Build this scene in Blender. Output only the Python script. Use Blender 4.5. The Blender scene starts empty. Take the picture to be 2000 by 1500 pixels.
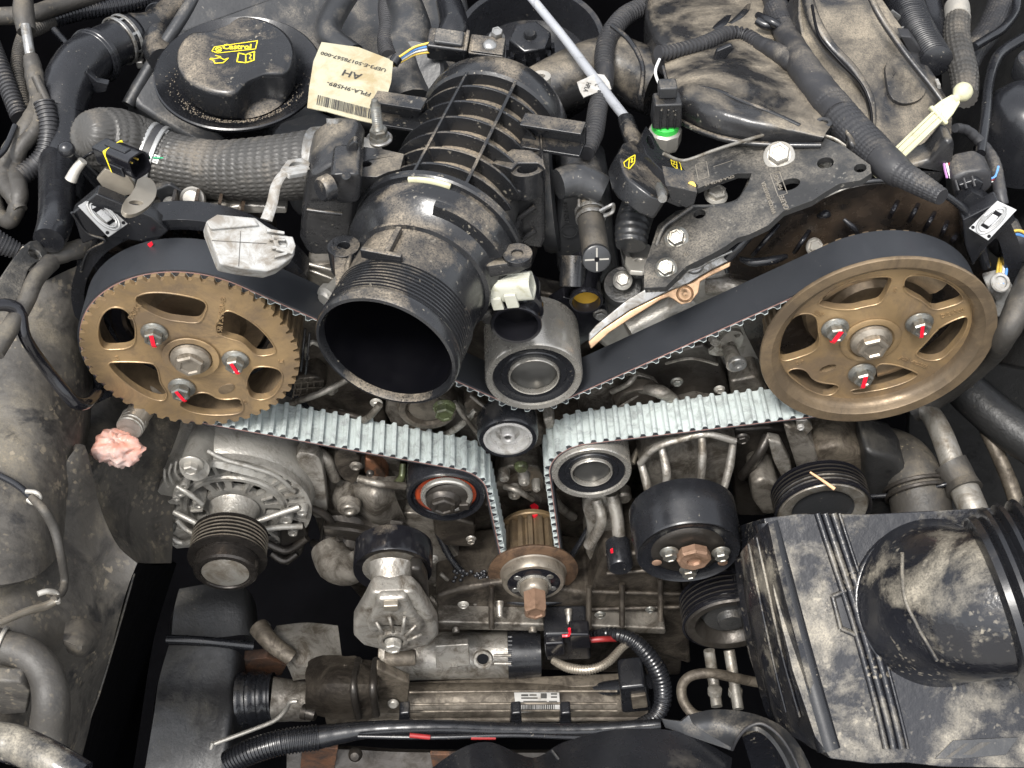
import bpy, math, random
import numpy as np
from mathutils import Vector, Matrix, noise
from mathutils.geometry import tessellate_polygon
R = math.radians
random.seed(7)
scene = bpy.context.scene
# ------------------------------------------------------------------ camera
PITCH, ROLL, YAW, FPX, DIST = R(47.837), R(-2.005), R(0.38), 2470.0, 0.9
CAM = Vector((0, -DIST*math.cos(PITCH), DIST*math.sin(PITCH)))
FW = Vector((math.sin(YAW)*math.cos(PITCH), math.cos(YAW)*math.cos(PITCH), -math.sin(PITCH)))
_r = Vector((math.cos(YAW), -math.sin(YAW), 0)); _u = _r.cross(FW)
RT = _r*math.cos(ROLL) + _u*math.sin(ROLL)
UP = -_r*math.sin(ROLL) + _u*math.cos(ROLL)
cd = bpy.data.cameras.new('camera'); cam = bpy.data.objects.new('camera', cd)
scene.collection.objects.link(cam)
cd.sensor_width = 36; cd.lens = FPX/2000*36; cd.clip_start = .01; cd.clip_end = 100
cam.matrix_world = Matrix(((RT.x, UP.x, -FW.x, CAM.x), (RT.y, UP.y, -FW.y, CAM.y), (RT.z, UP.z, -FW.z, CAM.z), (0, 0, 0, 1)))
cd.dof.use_dof = False
scene.camera = cam
# ------------------------------------------------------------------ sky, sun, exposure
world = bpy.data.worlds.new('World'); scene.world = world; world.use_nodes = True
nt = world.node_tree; bg = nt.nodes['Background']
sky = nt.nodes.new('ShaderNodeTexSky'); sky.sky_type = 'NISHITA'; sky.sun_disc = False
sky.sun_elevation = R(62); sky.sun_rotation = R(200); sky.dust_density = 3; sky.air_density = 1.2
hs = nt.nodes.new('ShaderNodeHueSaturation'); hs.inputs['Saturation'].default_value = .22
nt.links.new(sky.outputs[0], hs.inputs['Color']); nt.links.new(hs.outputs[0], bg.inputs[0])
bg.inputs[1].default_value = .13
sd = bpy.data.lights.new('sun', 'SUN'); sun = bpy.data.objects.new('sun', sd); scene.collection.objects.link(sun)
sd.energy = 1.5; sd.angle = R(14); sd.color = (1, .96, .9)
sun.rotation_euler = (R(28), R(-6), R(-20))
scene.view_settings.view_transform = 'Standard'; scene.view_settings.look = 'None'
scene.view_settings.exposure = 1.5; scene.view_settings.gamma = 1
# ------------------------------------------------------------------ geometry helpers
FWD = Vector((0, -1, 0)); UPW = Vector((0, 0, 1)); XP = Vector((1, 0, 0))
def ray(px, py): return (FW + RT*((px-1000)/FPX) - UP*((py-750)/FPX))
def at(px, py, Y=None, Z=None, pl=None):
    d = ray(px, py)
    if pl is not None: t = (pl[0]-CAM).dot(pl[1])/d.dot(pl[1])
    elif Z is not None: t = (Z-CAM.z)/d.z
    else: t = (Y-CAM.y)/d.y
    return CAM + d*t
def mpp(P): return (P-CAM).dot(FW)/FPX                  # metres spanned by one photograph pixel at P
def spec(s):                                            # (px,py,Y) or (px,py,('z',Z))
    return at(s[0], s[1], Z=s[2][1]) if isinstance(s[2], tuple) else at(s[0], s[1], Y=s[2])
def ell(px, py, ratio, ang, Y=None, Z=None):
    P = at(px, py, Y=Y, Z=Z); v = (CAM-P).normalized()
    a = R(ang); d = RT*math.cos(a) - UP*math.sin(a); d = (d - v*d.dot(v)).normalized()
    return P, (v*ratio + d*math.sqrt(1-ratio*ratio)).normalized()
def basis(n):
    n = n.normalized(); h = XP if abs(n.x) < .8 else UPW
    u = (h - n*h.dot(n)).normalized(); return u, n.cross(u).normalized(), n
class MB:
    def __init__(s): s.v = []; s.f = []; s.uv = None; s.mi = []
    def add(s, vs, fs, mi=0):
        o = len(s.v); s.v += [Vector(v) for v in vs]; s.f += [tuple(i+o for i in f) for f in fs]; s.mi += [mi]*len(fs); return s
    def box(s, c, sx, sy, sz, fr=None, taper=1.0):
        u, v, w = fr if fr else (XP, Vector((0, 1, 0)), UPW); vs = []
        for k in (-1, 1):
            t = taper if k > 0 else 1
            for a, b in ((-1, -1), (1, -1), (1, 1), (-1, 1)): vs.append(c + u*(a*sx/2*t) + v*(b*sy/2*t) + w*(k*sz/2))
        return s.add(vs, [(3, 2, 1, 0), (4, 5, 6, 7), (0, 1, 5, 4), (1, 2, 6, 5), (2, 3, 7, 6), (3, 0, 4, 7)])
    def rings(s, rings, closed=False, cap0=True, cap1=True, mi=0):
        n = len(rings[0]); vs = [p for r in rings for p in r]; fs = []; m = len(rings)
        for i in range(m if closed else m-1):
            a = i*n; b = ((i+1) % m)*n
            for j in range(n): fs.append((a+j, a+(j+1) % n, b+(j+1) % n, b+j))
        if not closed:
            if cap0: fs.append(tuple(range(n-1, -1, -1)))
            if cap1: fs.append(tuple((m-1)*n+j for j in range(n)))
        return s.add(vs, fs, mi)
    def lathe(s, prof, o, ax, n=40, k=1.0, a0=0, a1=360, closed=True, cap0=True, cap1=True, ph=0, mod=None):
        u, v, w = basis(ax)
        if a1-a0 < 360:
            m = n+1; rr = []
            for i in range(m):
                a = R(a0+(a1-a0)*i/n); rr.append([o + (u*math.cos(a)+v*math.sin(a))*(r*k) + w*(h*k) for r, h in prof])
            return s.rings(rr)
        rr = []
        for r, h in prof:
            ring = []
            for i in range(n):
                a = 2*math.pi*i/n + ph; q = r*(mod(i, h) if mod else 1); ring.append(o + (u*math.cos(a)+v*math.sin(a))*(q*k) + w*(h*k))
            rr.append(ring)
        return s.rings(rr, cap0=cap0, cap1=cap1)
    def tube(s, pts, rad, n=14, sub=6, corr=None, caps=True, braid=None, flat=None, wrap=None):
        P = [Vector(p) for p in pts]; m = len(P)
        rd = list(rad) if hasattr(rad, '__len__') else [rad]*m
        Q = []; RR = []
        for i in range(m-1):
            p0 = P[max(i-1, 0)]; p1 = P[i]; p2 = P[i+1]; p3 = P[min(i+2, m-1)]
            for j in range(sub):
                t = j/sub
                Q.append(.5*((2*p1)+(p2-p0)*t+(2*p0-5*p1+4*p2-p3)*t*t+(3*p1-p0-3*p2+p3)*t**3)); RR.append(rd[i]*(1-t)+rd[i+1]*t)
        Q.append(P[-1]); RR.append(rd[-1])
        L = [0]
        for i in range(1, len(Q)): L.append(L[-1]+(Q[i]-Q[i-1]).length)
        step = None
        if corr: step = corr[1]/6
        if wrap: step = wrap[1]/6
        if braid: step = braid/4
        if step:
            N = max(2, min(900, int(L[-1]/step))); q2 = []; r2 = []; l2 = []; k = 0
            for i in range(N+1):
                l = L[-1]*i/N
                while k < len(L)-2 and L[k+1] < l: k += 1
                t = (l-L[k])/max(1e-9, L[k+1]-L[k]); q2.append(Q[k].lerp(Q[k+1], t)); r2.append(RR[k]*(1-t)+RR[k+1]*t); l2.append(l)
            Q, RR, L = q2, r2, l2
        T = [(Q[min(i+1, len(Q)-1)]-Q[max(i-1, 0)]).normalized() for i in range(len(Q))]
        u = basis(T[0])[0]; rings = []
        for i, q in enumerate(Q):
            t = T[i]; u = (u - t*u.dot(t)).normalized(); v = t.cross(u); r = RR[i]
            if corr:
                ph = (L[i]/corr[1]) % 1; r += corr[0]*(1 if ph < .5 else -.6)*(1 if corr[0] > 0 else 1)
            if wrap: 
                ph = (L[i]/wrap[1]) % 1; r += wrap[0]*ph
            ring = []
            for j in range(n):
                a = 2*math.pi*j/n; rr_ = r
                if braid:
                    pa = a/(2*math.pi)*braidn(r, braid); pb = L[i]/braid
                    x = pa+pb*.5; y = pa-pb*.5; ix = math.floor(x); iy = math.floor(y)
                    over = ((ix+iy) % 2) == 0
                    fr = (x-ix) if over else (y-iy); rr_ += braid*(.17*math.sin(math.pi*fr) if over else .05*math.sin(math.pi*fr)-.06)
                if flat: ring.append(q + u*math.cos(a)*rr_ + v*math.sin(a)*rr_*flat)
                else: ring.append(q + u*math.cos(a)*rr_ + v*math.sin(a)*rr_)
            rings.append(ring)
        return s.rings(rings, cap0=caps, cap1=caps)
    def prism(s, outer, w, thick, holes=()):
        # outer: 3D points on a plane with normal w ; extruded along -w
        loops = [list(outer)]+[list(h) for h in holes]
        tr = tessellate_polygon(loops); flat = [p for l in loops for p in l]; n = len(flat)
        fs = []
        for t in tr:
            a, b, c = flat[t[0]], flat[t[1]], flat[t[2]]
            nn = (b-a).cross(c-a)
            if nn.length < 1e-14: continue
            tt = t if nn.dot(w) > 0 else (t[0], t[2], t[1])
            fs.append(tuple(tt)); fs.append((tt[2]+n, tt[1]+n, tt[0]+n))
        o = 0
        for li, l in enumerate(loops):
            m = len(l); ar = Vector((0, 0, 0))
            for i in range(m): ar += (l[i]-l[0]).cross(l[(i+1) % m]-l[0])
            ccw = ar.dot(w) > 0
            if li: ccw = not ccw
            for i in range(m):
                a = o+i; b = o+(i+1) % m
                fs.append((a, a+n, b+n, b) if ccw else (a, b, b+n, a+n))
            o += m
        return s.add(flat+[p - w*thick for p in flat], fs)
def braidn(r, b): return max(4, 2*round(2*math.pi*r/b/2))
def circ(o, w, r, n=20, ph=0, el=1.0, rot=0):
    u, v, w = basis(w)
    c, sn = math.cos(rot), math.sin(rot)
    out = []
    for i in range(n):
        a = 2*math.pi*i/n+ph; x = r*math.cos(a); y = r*el*math.sin(a)
        out.append(o + u*(x*c-y*sn) + v*(x*sn+y*c))
    return out
def smooth_poly(P, it=2):
    for _ in range(it):
        Q = []
        for i in range(len(P)):
            a, b = P[i], P[(i+1) % len(P)]; Q += [a.lerp(b, .25), a.lerp(b, .75)]
        P = Q
    return P
COL = scene.collection
def wloc(o):
    p = Vector((0, 0, 0))
    while o is not None: p += o.location; o = o.parent
    return p
def tag(o, label=None, cat=None, group=None, kind=None):
    if label: o['label'] = label
    if cat: o['category'] = cat
    if group: o['group'] = group
    if kind: o['kind'] = kind
    return o
def thing(name, label, cat, loc, group=None):
    o = bpy.data.objects.new(name, None); COL.objects.link(o); o.location = loc; o.empty_display_size = .02
    return tag(o, label, cat, group)
def obj(name, mb, mat, parent=None, sharp=38, bevel=0, bseg=2, subsurf=0, label=None, cat=None, group=None, kind=None, disp=None):
    me = bpy.data.meshes.new(name)
    if parent is None:
        c = sum(mb.v, Vector((0, 0, 0)))/len(mb.v)
    else: c = wloc(parent)
    me.from_pydata([tuple(v-c) for v in mb.v], [], mb.f); me.update()
    for m in (mat if isinstance(mat, (list, tuple)) else [mat]): me.materials.append(m)
    if isinstance(mat, (list, tuple)):
        for p, i in zip(me.polygons, mb.mi): p.material_index = i
    o = bpy.data.objects.new(name, me); COL.objects.link(o)
    if parent is None: o.location = c
    else: o.parent = parent
    me.shade_smooth()
    if sharp < 180: me.set_sharp_from_angle(angle=R(sharp))
    if subsurf:
        m = o.modifiers.new('subdivision', 'SUBSURF'); m.levels = m.render_levels = subsurf
    if bevel:
        m = o.modifiers.new('bevel', 'BEVEL'); m.width = bevel; m.segments = bseg; m.limit_method = 'ANGLE'; m.angle_limit = R(40); m.harden_normals = False
        me.shade_smooth()
        m2 = o.modifiers.new('edges', 'WEIGHTED_NORMAL'); m2.keep_sharp = False; m2.weight = 60
        for e in me.edges: e.use_edge_sharp = False
    return tag(o, label, cat, group, kind)
def pts_on(pl, pxs): return [at(a, b, pl=pl) for a, b in pxs]
def plate(parent, name, pxs, pl, thick, mat, holes=(), bevel=.0008, smooth=0, **kw):
    w = pl[1].normalized(); w = w if w.dot(CAM-pl[0]) > 0 else -w
    P = pts_on(pl, pxs)
    if smooth: P = smooth_poly(P, smooth)
    H = []
    for h in holes:
        if h[0] == 'c': H.append(circ(at(h[1], h[2], pl=pl), w, h[3]*mpp(at(h[1], h[2], pl=pl)), 18))
        elif h[0] == 'e': H.append(circ(at(h[1], h[2], pl=pl), w, h[3]*mpp(at(h[1], h[2], pl=pl)), 20, 0, h[4], R(h[5])))
        else: H.append(smooth_poly(pts_on(pl, h), 2))
    return obj(name, MB().prism(P, w, thick, H), mat, parent, bevel=bevel, **kw)
def PY(Y): return (Vector((0, Y, 0)), Vector((0, -1, 0)))
def PZ(Z): return (Vector((0, 0, Z)), Vector((0, 0, 1)))
def P3(a, b, c):                                         # plane through three picture points with depths
    A, B, C_ = spec(a), spec(b), spec(c); n = (B-A).cross(C_-A).normalized()
    return (A, n if n.dot(CAM-A) > 0 else -n)
def tube(parent, name, specs, rpx, mat, n=14, corr=None, sub=6, caps=True, braid=None, flat=None, wrap=None, sharp=50, **kw):
    P = [spec(s) for s in specs]; rr = list(rpx) if hasattr(rpx, '__len__') else [rpx]*len(P)
    rad = [r*mpp(p) for r, p in zip(rr, P)]; k = mpp(P[len(P)//2])
    if corr: corr = (corr[0]*k, corr[1]*k)
    if wrap: wrap = (wrap[0]*k, wrap[1]*k)
    return obj(name, MB().tube(P, rad, n, sub, corr, caps, braid*k if braid else None, flat, wrap), mat, parent, sharp=sharp, **kw)
def lathe(parent, name, prof, o, ax, mat, px=True, n=48, **kw):
    a = {k: kw.pop(k) for k in ('a0', 'a1', 'ph', 'cap0', 'cap1', 'mod') if k in kw}
    return obj(name, MB().lathe(prof, o, ax, n, mpp(o) if px else 1, **a), mat, parent, **kw)
def annulus(mb, o, ax, ri, ro, h0, h1, n=48, k=1, c=0):
    """closed ring of rectangular section with chamfer c"""
    u, v, w = basis(ax); pr = [(ri, h0), (ro-c, h0), (ro, h0+c), (ro, h1-c), (ro-c, h1), (ri+c, h1), (ri, h1-c)] if c else [(ri, h0), (ro, h0), (ro, h1), (ri, h1)]
    rr = [[o + (u*math.cos(2*math.pi*i/n)+v*math.sin(2*math.pi*i/n))*(r*k)+w*(h*k) for r, h in pr] for i in range(n)]
    return mb.rings(rr, closed=True)
def hexbolt(parent, P, ax, rp, hp, mat, fl=1.45, flh=.25, spin=.3, name='bolt', mark=None, label=None, k=None, cup=True):
    """rp: hex radius in picture pixels"""
    k = k or mpp(P); r = rp*k; h = hp*k; b = MB()
    if fl: b.lathe([(r*fl*.98, 0), (r*fl, r*flh*.3), (r*fl*.96, r*flh*.8), (r*1.02, r*(flh+.16))], P, ax, 28)
    u, v, w = basis(ax)
    hx = lambda rr, hh: [P + (u*math.cos(spin+i*math.pi/3)+v*math.sin(spin+i*math.pi/3))*rr + w*hh for i in range(6)]
    b.rings([hx(r, 0), hx(r, h*.86), hx(r*.87, h)], cap1=not cup)
    if cup:
        b.rings([hx(r*.87, h), hx(r*.66, h), hx(r*.58, h-.12*r)], cap0=False)
    o = obj(name, b, mat, parent, sharp=25, label=label)
    if mark:
        m = MB(); q = mark if isinstance(mark, tuple) else (0.1, .55)
        c0 = P + w*(h*1.02) ; d = (u*math.cos(q[0])+v*math.sin(q[0])); e = w.cross(d)
        for (s0, s1) in ((-.8, .75),):
            m.add([c0+d*(s0*r)-e*(q[1]*r*.4), c0+d*(s1*r)-e*(q[1]*r*.5), c0+d*(s1*r*1.02)+e*(q[1]*r*.35), c0+d*(s0*r)+e*(q[1]*r*.45)], [(0, 1, 2, 3)])
            m.add([c0+d*(s1*r)-e*(q[1]*r*.5), c0+d*(s1*r)-e*(q[1]*r*.5)-w*h*.1, c0+d*(s1*r*1.02)+e*(q[1]*r*.35)-w*h*.1, c0+d*(s1*r*1.02)+e*(q[1]*r*.35)], [(0, 1, 2, 3)])
            c1 = P + w*(h*1.0)+d*(r*.93)
            m.add([c1-e*(q[1]*r*.5), c1-e*(q[1]*r*.5)-w*h*.8+d*(r*.08), c1+e*(q[1]*r*.4)-w*h*.8+d*(r*.08), c1+e*(q[1]*r*.4)], [(0, 1, 2, 3)])
        obj('paint_mark', m, M['red_paint'], o, sharp=180)
    return o
def text(parent, s, name, P, u, v, size, mat, ext=.0003, sx=1.0, align='CENTER', label=None, bold=.012):
    """flat lettering: P centre, u reading direction, v up direction of the letters"""
    cu = bpy.data.curves.new('lettering', 'FONT'); cu.body = s; cu.size = 1; cu.align_x = align; cu.align_y = 'CENTER'; cu.resolution_u = 2; cu.offset = bold
    t = bpy.data.objects.new('tmp', cu); me0 = bpy.data.meshes.new_from_object(t)
    b = MB(); w = u.cross(v).normalized()
    fs = [tuple(p.vertices) for p in me0.polygons]; vs = [P + u*(q.co.x*size*sx) + v*(q.co.y*size) + w*ext for q in me0.vertices]
    b.add(vs, fs); bpy.data.objects.remove(t); bpy.data.curves.remove(cu); bpy.data.meshes.remove(me0)
    if ext > .00025 and vs:
        n = len(vs); cnt = {}
        for f in fs:
            for i in range(len(f)):
                e = (f[i], f[(i+1) % len(f)]); cnt[e] = 1
        b.v += [q - w*(ext*1.4) for q in vs]
        for (i, j) in cnt:
            if (j, i) not in cnt: b.f.append((j, i, i+n, j+n)); b.mi.append(0)
    return obj(name, b, mat, parent, sharp=30, label=label)
def cr(p0, p1, p2, p3, t): return .5*((2*p1)+(p2-p0)*t+(2*p0-5*p1+4*p2-p3)*t*t+(3*p1-p0-3*p2+p3)*t**3)
def patch(parent, name, grid, thk, m, sub=5, noise_amp=0, nscale=12, **kw):
    G_ = [[spec(s) if not isinstance(s, Vector) else s for s in row] for row in grid]
    def fine(L):
        out = []; n = len(L)
        for i in range(n-1):
            for j in range(sub): out.append(cr(L[max(i-1, 0)], L[i], L[i+1], L[min(i+2, n-1)], j/sub))
        return out+[L[-1]]
    rows = [fine(r) for r in G_]; cols = [fine([r[j] for r in rows]) for j in range(len(rows[0]))]
    nu, nv = len(cols), len(cols[0]); T = [[cols[i][j] for i in range(nu)] for j in range(nv)]
    nrm = [[None]*nu for _ in range(nv)]
    for j in range(nv):
        for i in range(nu):
            a = T[j][min(i+1, nu-1)]-T[j][max(i-1, 0)]; b = T[min(j+1, nv-1)][i]-T[max(j-1, 0)][i]; n_ = a.cross(b).normalized()
            nrm[j][i] = n_ if n_.dot(CAM-T[j][i]) > 0 else -n_
    if noise_amp:
        for j in range(nv):
            for i in range(nu): T[j][i] = T[j][i]+nrm[j][i]*(noise.fractal(T[j][i]*nscale, .8, 2, 3)*noise_amp)
    vs = [T[j][i] for j in range(nv) for i in range(nu)]; N0 = len(vs); vs += [T[j][i]-nrm[j][i]*thk for j in range(nv) for i in range(nu)]
    fs = []
    s0 = (T[0][1]-T[0][0]).cross(T[1][0]-T[0][0]).dot(CAM-T[0][0]) > 0
    for j in range(nv-1):
        for i in range(nu-1):
            a, b, c, d = j*nu+i, j*nu+i+1, (j+1)*nu+i+1, (j+1)*nu+i
            fs.append((a, b, c, d) if s0 else (d, c, b, a)); fs.append((d+N0, c+N0, b+N0, a+N0) if s0 else (a+N0, b+N0, c+N0, d+N0))
    per = [i for i in range(nu)]+[j*nu+nu-1 for j in range(1, nv)]+[(nv-1)*nu+i for i in range(nu-2, -1, -1)]+[j*nu for j in range(nv-2, 0, -1)]
    for i in range(len(per)):
        a, b = per[i], per[(i+1) % len(per)]; fs.append((b, a, a+N0, b+N0) if s0 else (a, b, b+N0, a+N0))
    return obj(name, MB().add(vs, fs), m, parent, **kw)
# ------------------------------------------------------------------ materials
M = {}
DUST = (.31, .26, .195)
def mat(name, col, rough=.5, metal=0.0, dust=0.0, dcol=DUST, dscale=28, bump=.15, bscale=350, var=.2, grains=.5, spec=.5, up=.5, grime=0, gcol=(.03, .025, .02), gscale=60, drough=.9, coat=0, aniso=None, spots=0, scol=(.5, .45, .36), soft=3.2, blotch=0, bcol=(.01, .01, .01), bls=11):
    m = bpy.data.materials.new(name); m.use_nodes = True; t = m.node_tree; N = t.nodes; L = t.links
    b = N['Principled BSDF']; b.inputs['Roughness'].default_value = rough; b.inputs['Metallic'].default_value = metal
    b.inputs['Specular IOR Level'].default_value = spec; b.inputs['Coat Weight'].default_value = coat
    tc = N.new('ShaderNodeTexCoord'); co = tc.outputs['Object']
    geo = N.new('ShaderNodeNewGeometry')
    def noise_(sc, det=5, ro=.6, dis=0):
        n = N.new('ShaderNodeTexNoise'); n.inputs['Scale'].default_value = sc; n.inputs['Detail'].default_value = det
        n.inputs['Roughness'].default_value = ro; n.inputs['Distortion'].default_value = dis; L.new(geo.outputs['Position'], n.inputs['Vector']); return n.outputs['Fac']
    def math_(op, a, c, cl=False):
        n = N.new('ShaderNodeMath'); n.operation = op; n.use_clamp = cl
        for i, x in enumerate((a, c)):
            if x is None: continue
            if isinstance(x, (int, float)): n.inputs[i].default_value = x
            else: L.new(x, n.inputs[i])
        return n.outputs[0]
    def mix_(f, a, c):
        n = N.new('ShaderNodeMix'); n.data_type = 'RGBA'
        if isinstance(f, (int, float)): n.inputs[0].default_value = f
        else: L.new(f, n.inputs[0])
        for i, x in ((6, a), (7, c)):
            if isinstance(x, tuple): n.inputs[i].default_value = (*x[:3], 1)
            else: L.new(x, n.inputs[i])
        return n.outputs[2]
    v = noise_(14, 4); lo = tuple(max(0, c*(1-var)) for c in col); hi = tuple(min(1, c*(1+var)) for c in col)
    c = mix_(math_('MULTIPLY_ADD', math_('SUBTRACT', v, .5), 3, True) if False else math_('ADD', math_('MULTIPLY', math_('SUBTRACT', v, .5), 3), .5, True), lo, hi)
    rgh = rough
    fine = noise_(bscale, 3, .6)
    r_out = math_('ADD', math_('MULTIPLY', math_('SUBTRACT', noise_(90, 5), .5), .35), rough, True)
    if grime:
        g = math_('ADD', math_('MULTIPLY', math_('SUBTRACT', noise_(gscale, 8, .72, .6), .5), 5.5), (grime-.5)*2.2+.5, True)
        c = mix_(math_('MULTIPLY', g, .9), c, gcol); r_out = math_('ADD', r_out, math_('MULTIPLY', g, .18), True)
    if dust:
        n1 = noise_(dscale, 8, .62, .3); nz = N.new('ShaderNodeSeparateXYZ'); L.new(geo.outputs['Normal'], nz.inputs[0])
        k = math_('ADD', math_('MULTIPLY', math_('SUBTRACT', n1, .5), soft), dust*2-1)
        k = math_('ADD', k, math_('MULTIPLY', math_('SUBTRACT', nz.outputs[2], .55), up*1.6), True)
        gr = noise_(820, 2, .7)
        gm = math_('ADD', math_('MULTIPLY', math_('SUBTRACT', gr, .5), 4*grains), 1-.5*grains, True)
        k = math_('MULTIPLY', k, gm, True)
        c = mix_(k, c, dcol)
        r_out = math_('ADD', math_('MULTIPLY', k, drough-rough), r_out, True)
        b_met = math_('MULTIPLY', math_('SUBTRACT', 1, k), metal)
        L.new(b_met, b.inputs['Metallic'])
    if blotch:
        g2 = math_('ADD', math_('MULTIPLY', math_('SUBTRACT', noise_(bls, 9, .68, .5), .5), 16), (blotch-.5)*8, True)
        c = mix_(math_('MULTIPLY', g2, .85), c, bcol)
    if spots:
        vo = N.new('ShaderNodeTexVoronoi'); vo.inputs['Scale'].default_value = 210
        nd = N.new('ShaderNodeTexNoise'); nd.inputs['Scale'].default_value = 260; L.new(geo.outputs['Position'], nd.inputs['Vector'])
        vm = N.new('ShaderNodeVectorMath'); vm.operation = 'MULTIPLY_ADD'; L.new(nd.outputs['Color'], vm.inputs[0]); vm.inputs[1].default_value = (.006, .006, .006); L.new(geo.outputs['Position'], vm.inputs[2]); L.new(vm.outputs[0], vo.inputs['Vector'])
        s1 = math_('MULTIPLY', math_('SUBTRACT', .30*spots, vo.outputs['Distance']), 7, True); s2 = math_('MULTIPLY', math_('SUBTRACT', noise_(38, 3), .5), 5, True)
        s1 = math_('MULTIPLY', s1, s2); c = mix_(math_('MULTIPLY', s1, .55), c, scol)
    L.new(c, b.inputs['Base Color']); L.new(r_out, b.inputs['Roughness'])
    if bump:
        bp = N.new('ShaderNodeBump'); bp.inputs['Strength'].default_value = bump; bp.inputs['Distance'].default_value = .0012
        hgt = math_('ADD', math_('MULTIPLY', fine, .5), noise_(bscale*.18, 4))
        L.new(hgt, bp.inputs['Height']); L.new(bp.outputs[0], b.inputs['Normal'])
    M[name] = m; return m
mat('black_plastic', (.013, .0135, .015), .24, dust=.42, bump=.14, spots=.8, dscale=22, grains=.7, soft=4.2, dcol=(.30, .25, .185))
mat('black_plastic_dusty', (.017, .017, .018), .28, dust=.50, bump=.2, grains=.5, dscale=15, soft=4.4, dcol=(.30, .255, .19), spots=.6)
mat('black_plastic_grey', (.026, .027, .029), .34, dust=.40, bump=.22, grains=.8, dcol=(.21, .185, .15), spots=.6, soft=4)
mat('clean_black', (.0105, .011, .013), .26, bump=.08, var=.2, dust=.2, spots=.5, dcol=(.12, .105, .085))
mat('black_gloss', (.008, .008, .01), .16, bump=.06, dust=.12)
mat('inner_black', (.002, .002, .003), .45, bump=.02, spec=.15)
mat('cover_black', (.014, .012, .011), .2, dust=.62, dcol=(.10, .070, .047), up=.1, grains=.3, bump=.12, spots=.4, drough=.35, dscale=16)
mat('rubber', (.022, .022, .024), .5, dust=.38, bump=.2, grains=.8, dcol=(.19, .165, .13), spots=.5)
mat('rubber_dirty', (.036, .033, .029), .55, dust=.46, bump=.5, dcol=(.13, .11, .082), dscale=36, spots=1, scol=(.23, .19, .13), blotch=.30, bcol=(.009, .009, .009), bls=20)
mat('belt_back', (.022, .024, .028), .45, dust=.18, bump=.1, bscale=900, grains=1, var=.12, up=.1, dcol=(.14, .13, .12), spots=.35)
mat('belt_fabric', (.37, .41, .40), .75, bump=.5, bscale=1600, var=.14, grime=.32, gcol=(.19, .205, .2), gscale=90, dust=.14, dcol=(.25, .22, .17))
mat('pink_cord', (.24, .14, .12), .7, bump=.05)
mat('sprocket_bronze', (.275, .19, .10), .36, metal=.4, bump=.2, bscale=700, var=.3, grime=.42, gcol=(.155, .112, .072), gscale=24)
mat('sprocket_web', (.215, .158, .098), .36, metal=.45, bump=.2, bscale=700, var=.3, grime=.46, gcol=(.10, .075, .05), gscale=26)
mat('hub_steel', (.25, .22, .18), .33, metal=.6, bump=.1, var=.25, grime=.3, gcol=(.1, .085, .065))
mat('bearing_steel', (.42, .40, .36), .25, metal=.7, bump=.05, var=.15, grime=.2, gcol=(.22, .2, .17))
mat('bright_steel', (.27, .27, .265), .34, metal=.7, bump=.15, var=.2, grime=.42, gcol=(.10, .088, .07), gscale=90)
mat('zinc_bolt', (.20, .20, .185), .33, metal=.7, bump=.25, var=.2, grime=.4, gcol=(.15, .13, .10), gscale=220)
mat('dusty_bolt', (.42, .4, .36), .45, metal=.6, bump=.2, dust=.3, grains=.4)
mat('cast_alu', (.25, .23, .20), .38, metal=.6, bump=.7, bscale=420, var=.25, grime=.48, gcol=(.05, .041, .031), gscale=45, dust=.2)
mat('cast_alu_dark', (.10, .085, .068), .36, metal=.6, bump=.9, bscale=300, var=.4, grime=.52, gcol=(.02, .016, .013), gscale=38)
mat('cast_alu_bright', (.36, .34, .305), .34, metal=.6, bump=.7, bscale=420, var=.25, grime=.42, gcol=(.09, .074, .055), gscale=60)
mat('dark_metal', (.05, .045, .04), .33, metal=.6, bump=.4, var=.4, grime=.4)
mat('black_steel', (.034, .034, .034), .34, metal=.2, dust=.48, bump=.6, bscale=500, grains=.7, spots=1, dcol=(.18, .16, .13), scol=(.3, .28, .24), soft=4)
mat('thin_steel', (.38, .34, .28), .35, metal=.75, bump=.1, dust=.25, dscale=50)
mat('white_plastic', (.30, .30, .29), .5, bump=.15, var=.1, grime=.46, gcol=(.15, .13, .105), gscale=75, dust=.2)
mat('cream_plastic', (.45, .435, .29), .38, bump=.06, var=.06, grime=.2, gcol=(.28, .25, .15), gscale=90)
mat('ivory_plastic', (.42, .42, .36), .38, bump=.06, var=.06, grime=.25, gcol=(.26, .25, .16), gscale=60)
mat('red_paint', (.72, .012, .03), .35, bump=.05, var=.1)
mat('yellow_print', (.78, .62, .02), .55, bump=0, var=.12)
mat('green_plastic', (.05, .55, .08), .4, bump=.05)
mat('orange_rubber', (.30, .045, .015), .4, bump=.05, grime=.3)
mat('paper', (.36, .335, .24), .75, bump=.1, var=.1, grime=.38, gcol=(.28, .22, .12), gscale=30)
mat('white_paper', (.38, .37, .35), .7, bump=.1, var=.08, grime=.35, gcol=(.22, .2, .17))
mat('ink', (.03, .028, .026), .7, bump=0)
mat('foam_rag', (.50, .235, .175), .5, bump=.5, bscale=120, var=.2, coat=.25, grime=.5, gcol=(.46, .36, .33), gscale=40)
mat('braid', (.042, .040, .037), .45, dust=.40, bump=.2, bscale=900, dcol=(.15, .128, .10), grains=.7, soft=4)
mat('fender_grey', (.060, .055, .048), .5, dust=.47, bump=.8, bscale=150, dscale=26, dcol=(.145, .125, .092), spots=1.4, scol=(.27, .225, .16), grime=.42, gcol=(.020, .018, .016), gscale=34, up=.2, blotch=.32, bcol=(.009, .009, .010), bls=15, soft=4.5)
mat('fender_dark', (.016, .016, .016), .45, dust=.36, bump=.6, dscale=12, dcol=(.075, .067, .053), spots=.8, scol=(.13, .11, .08), blotch=.34, bcol=(.004, .004, .005), soft=4)
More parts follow.
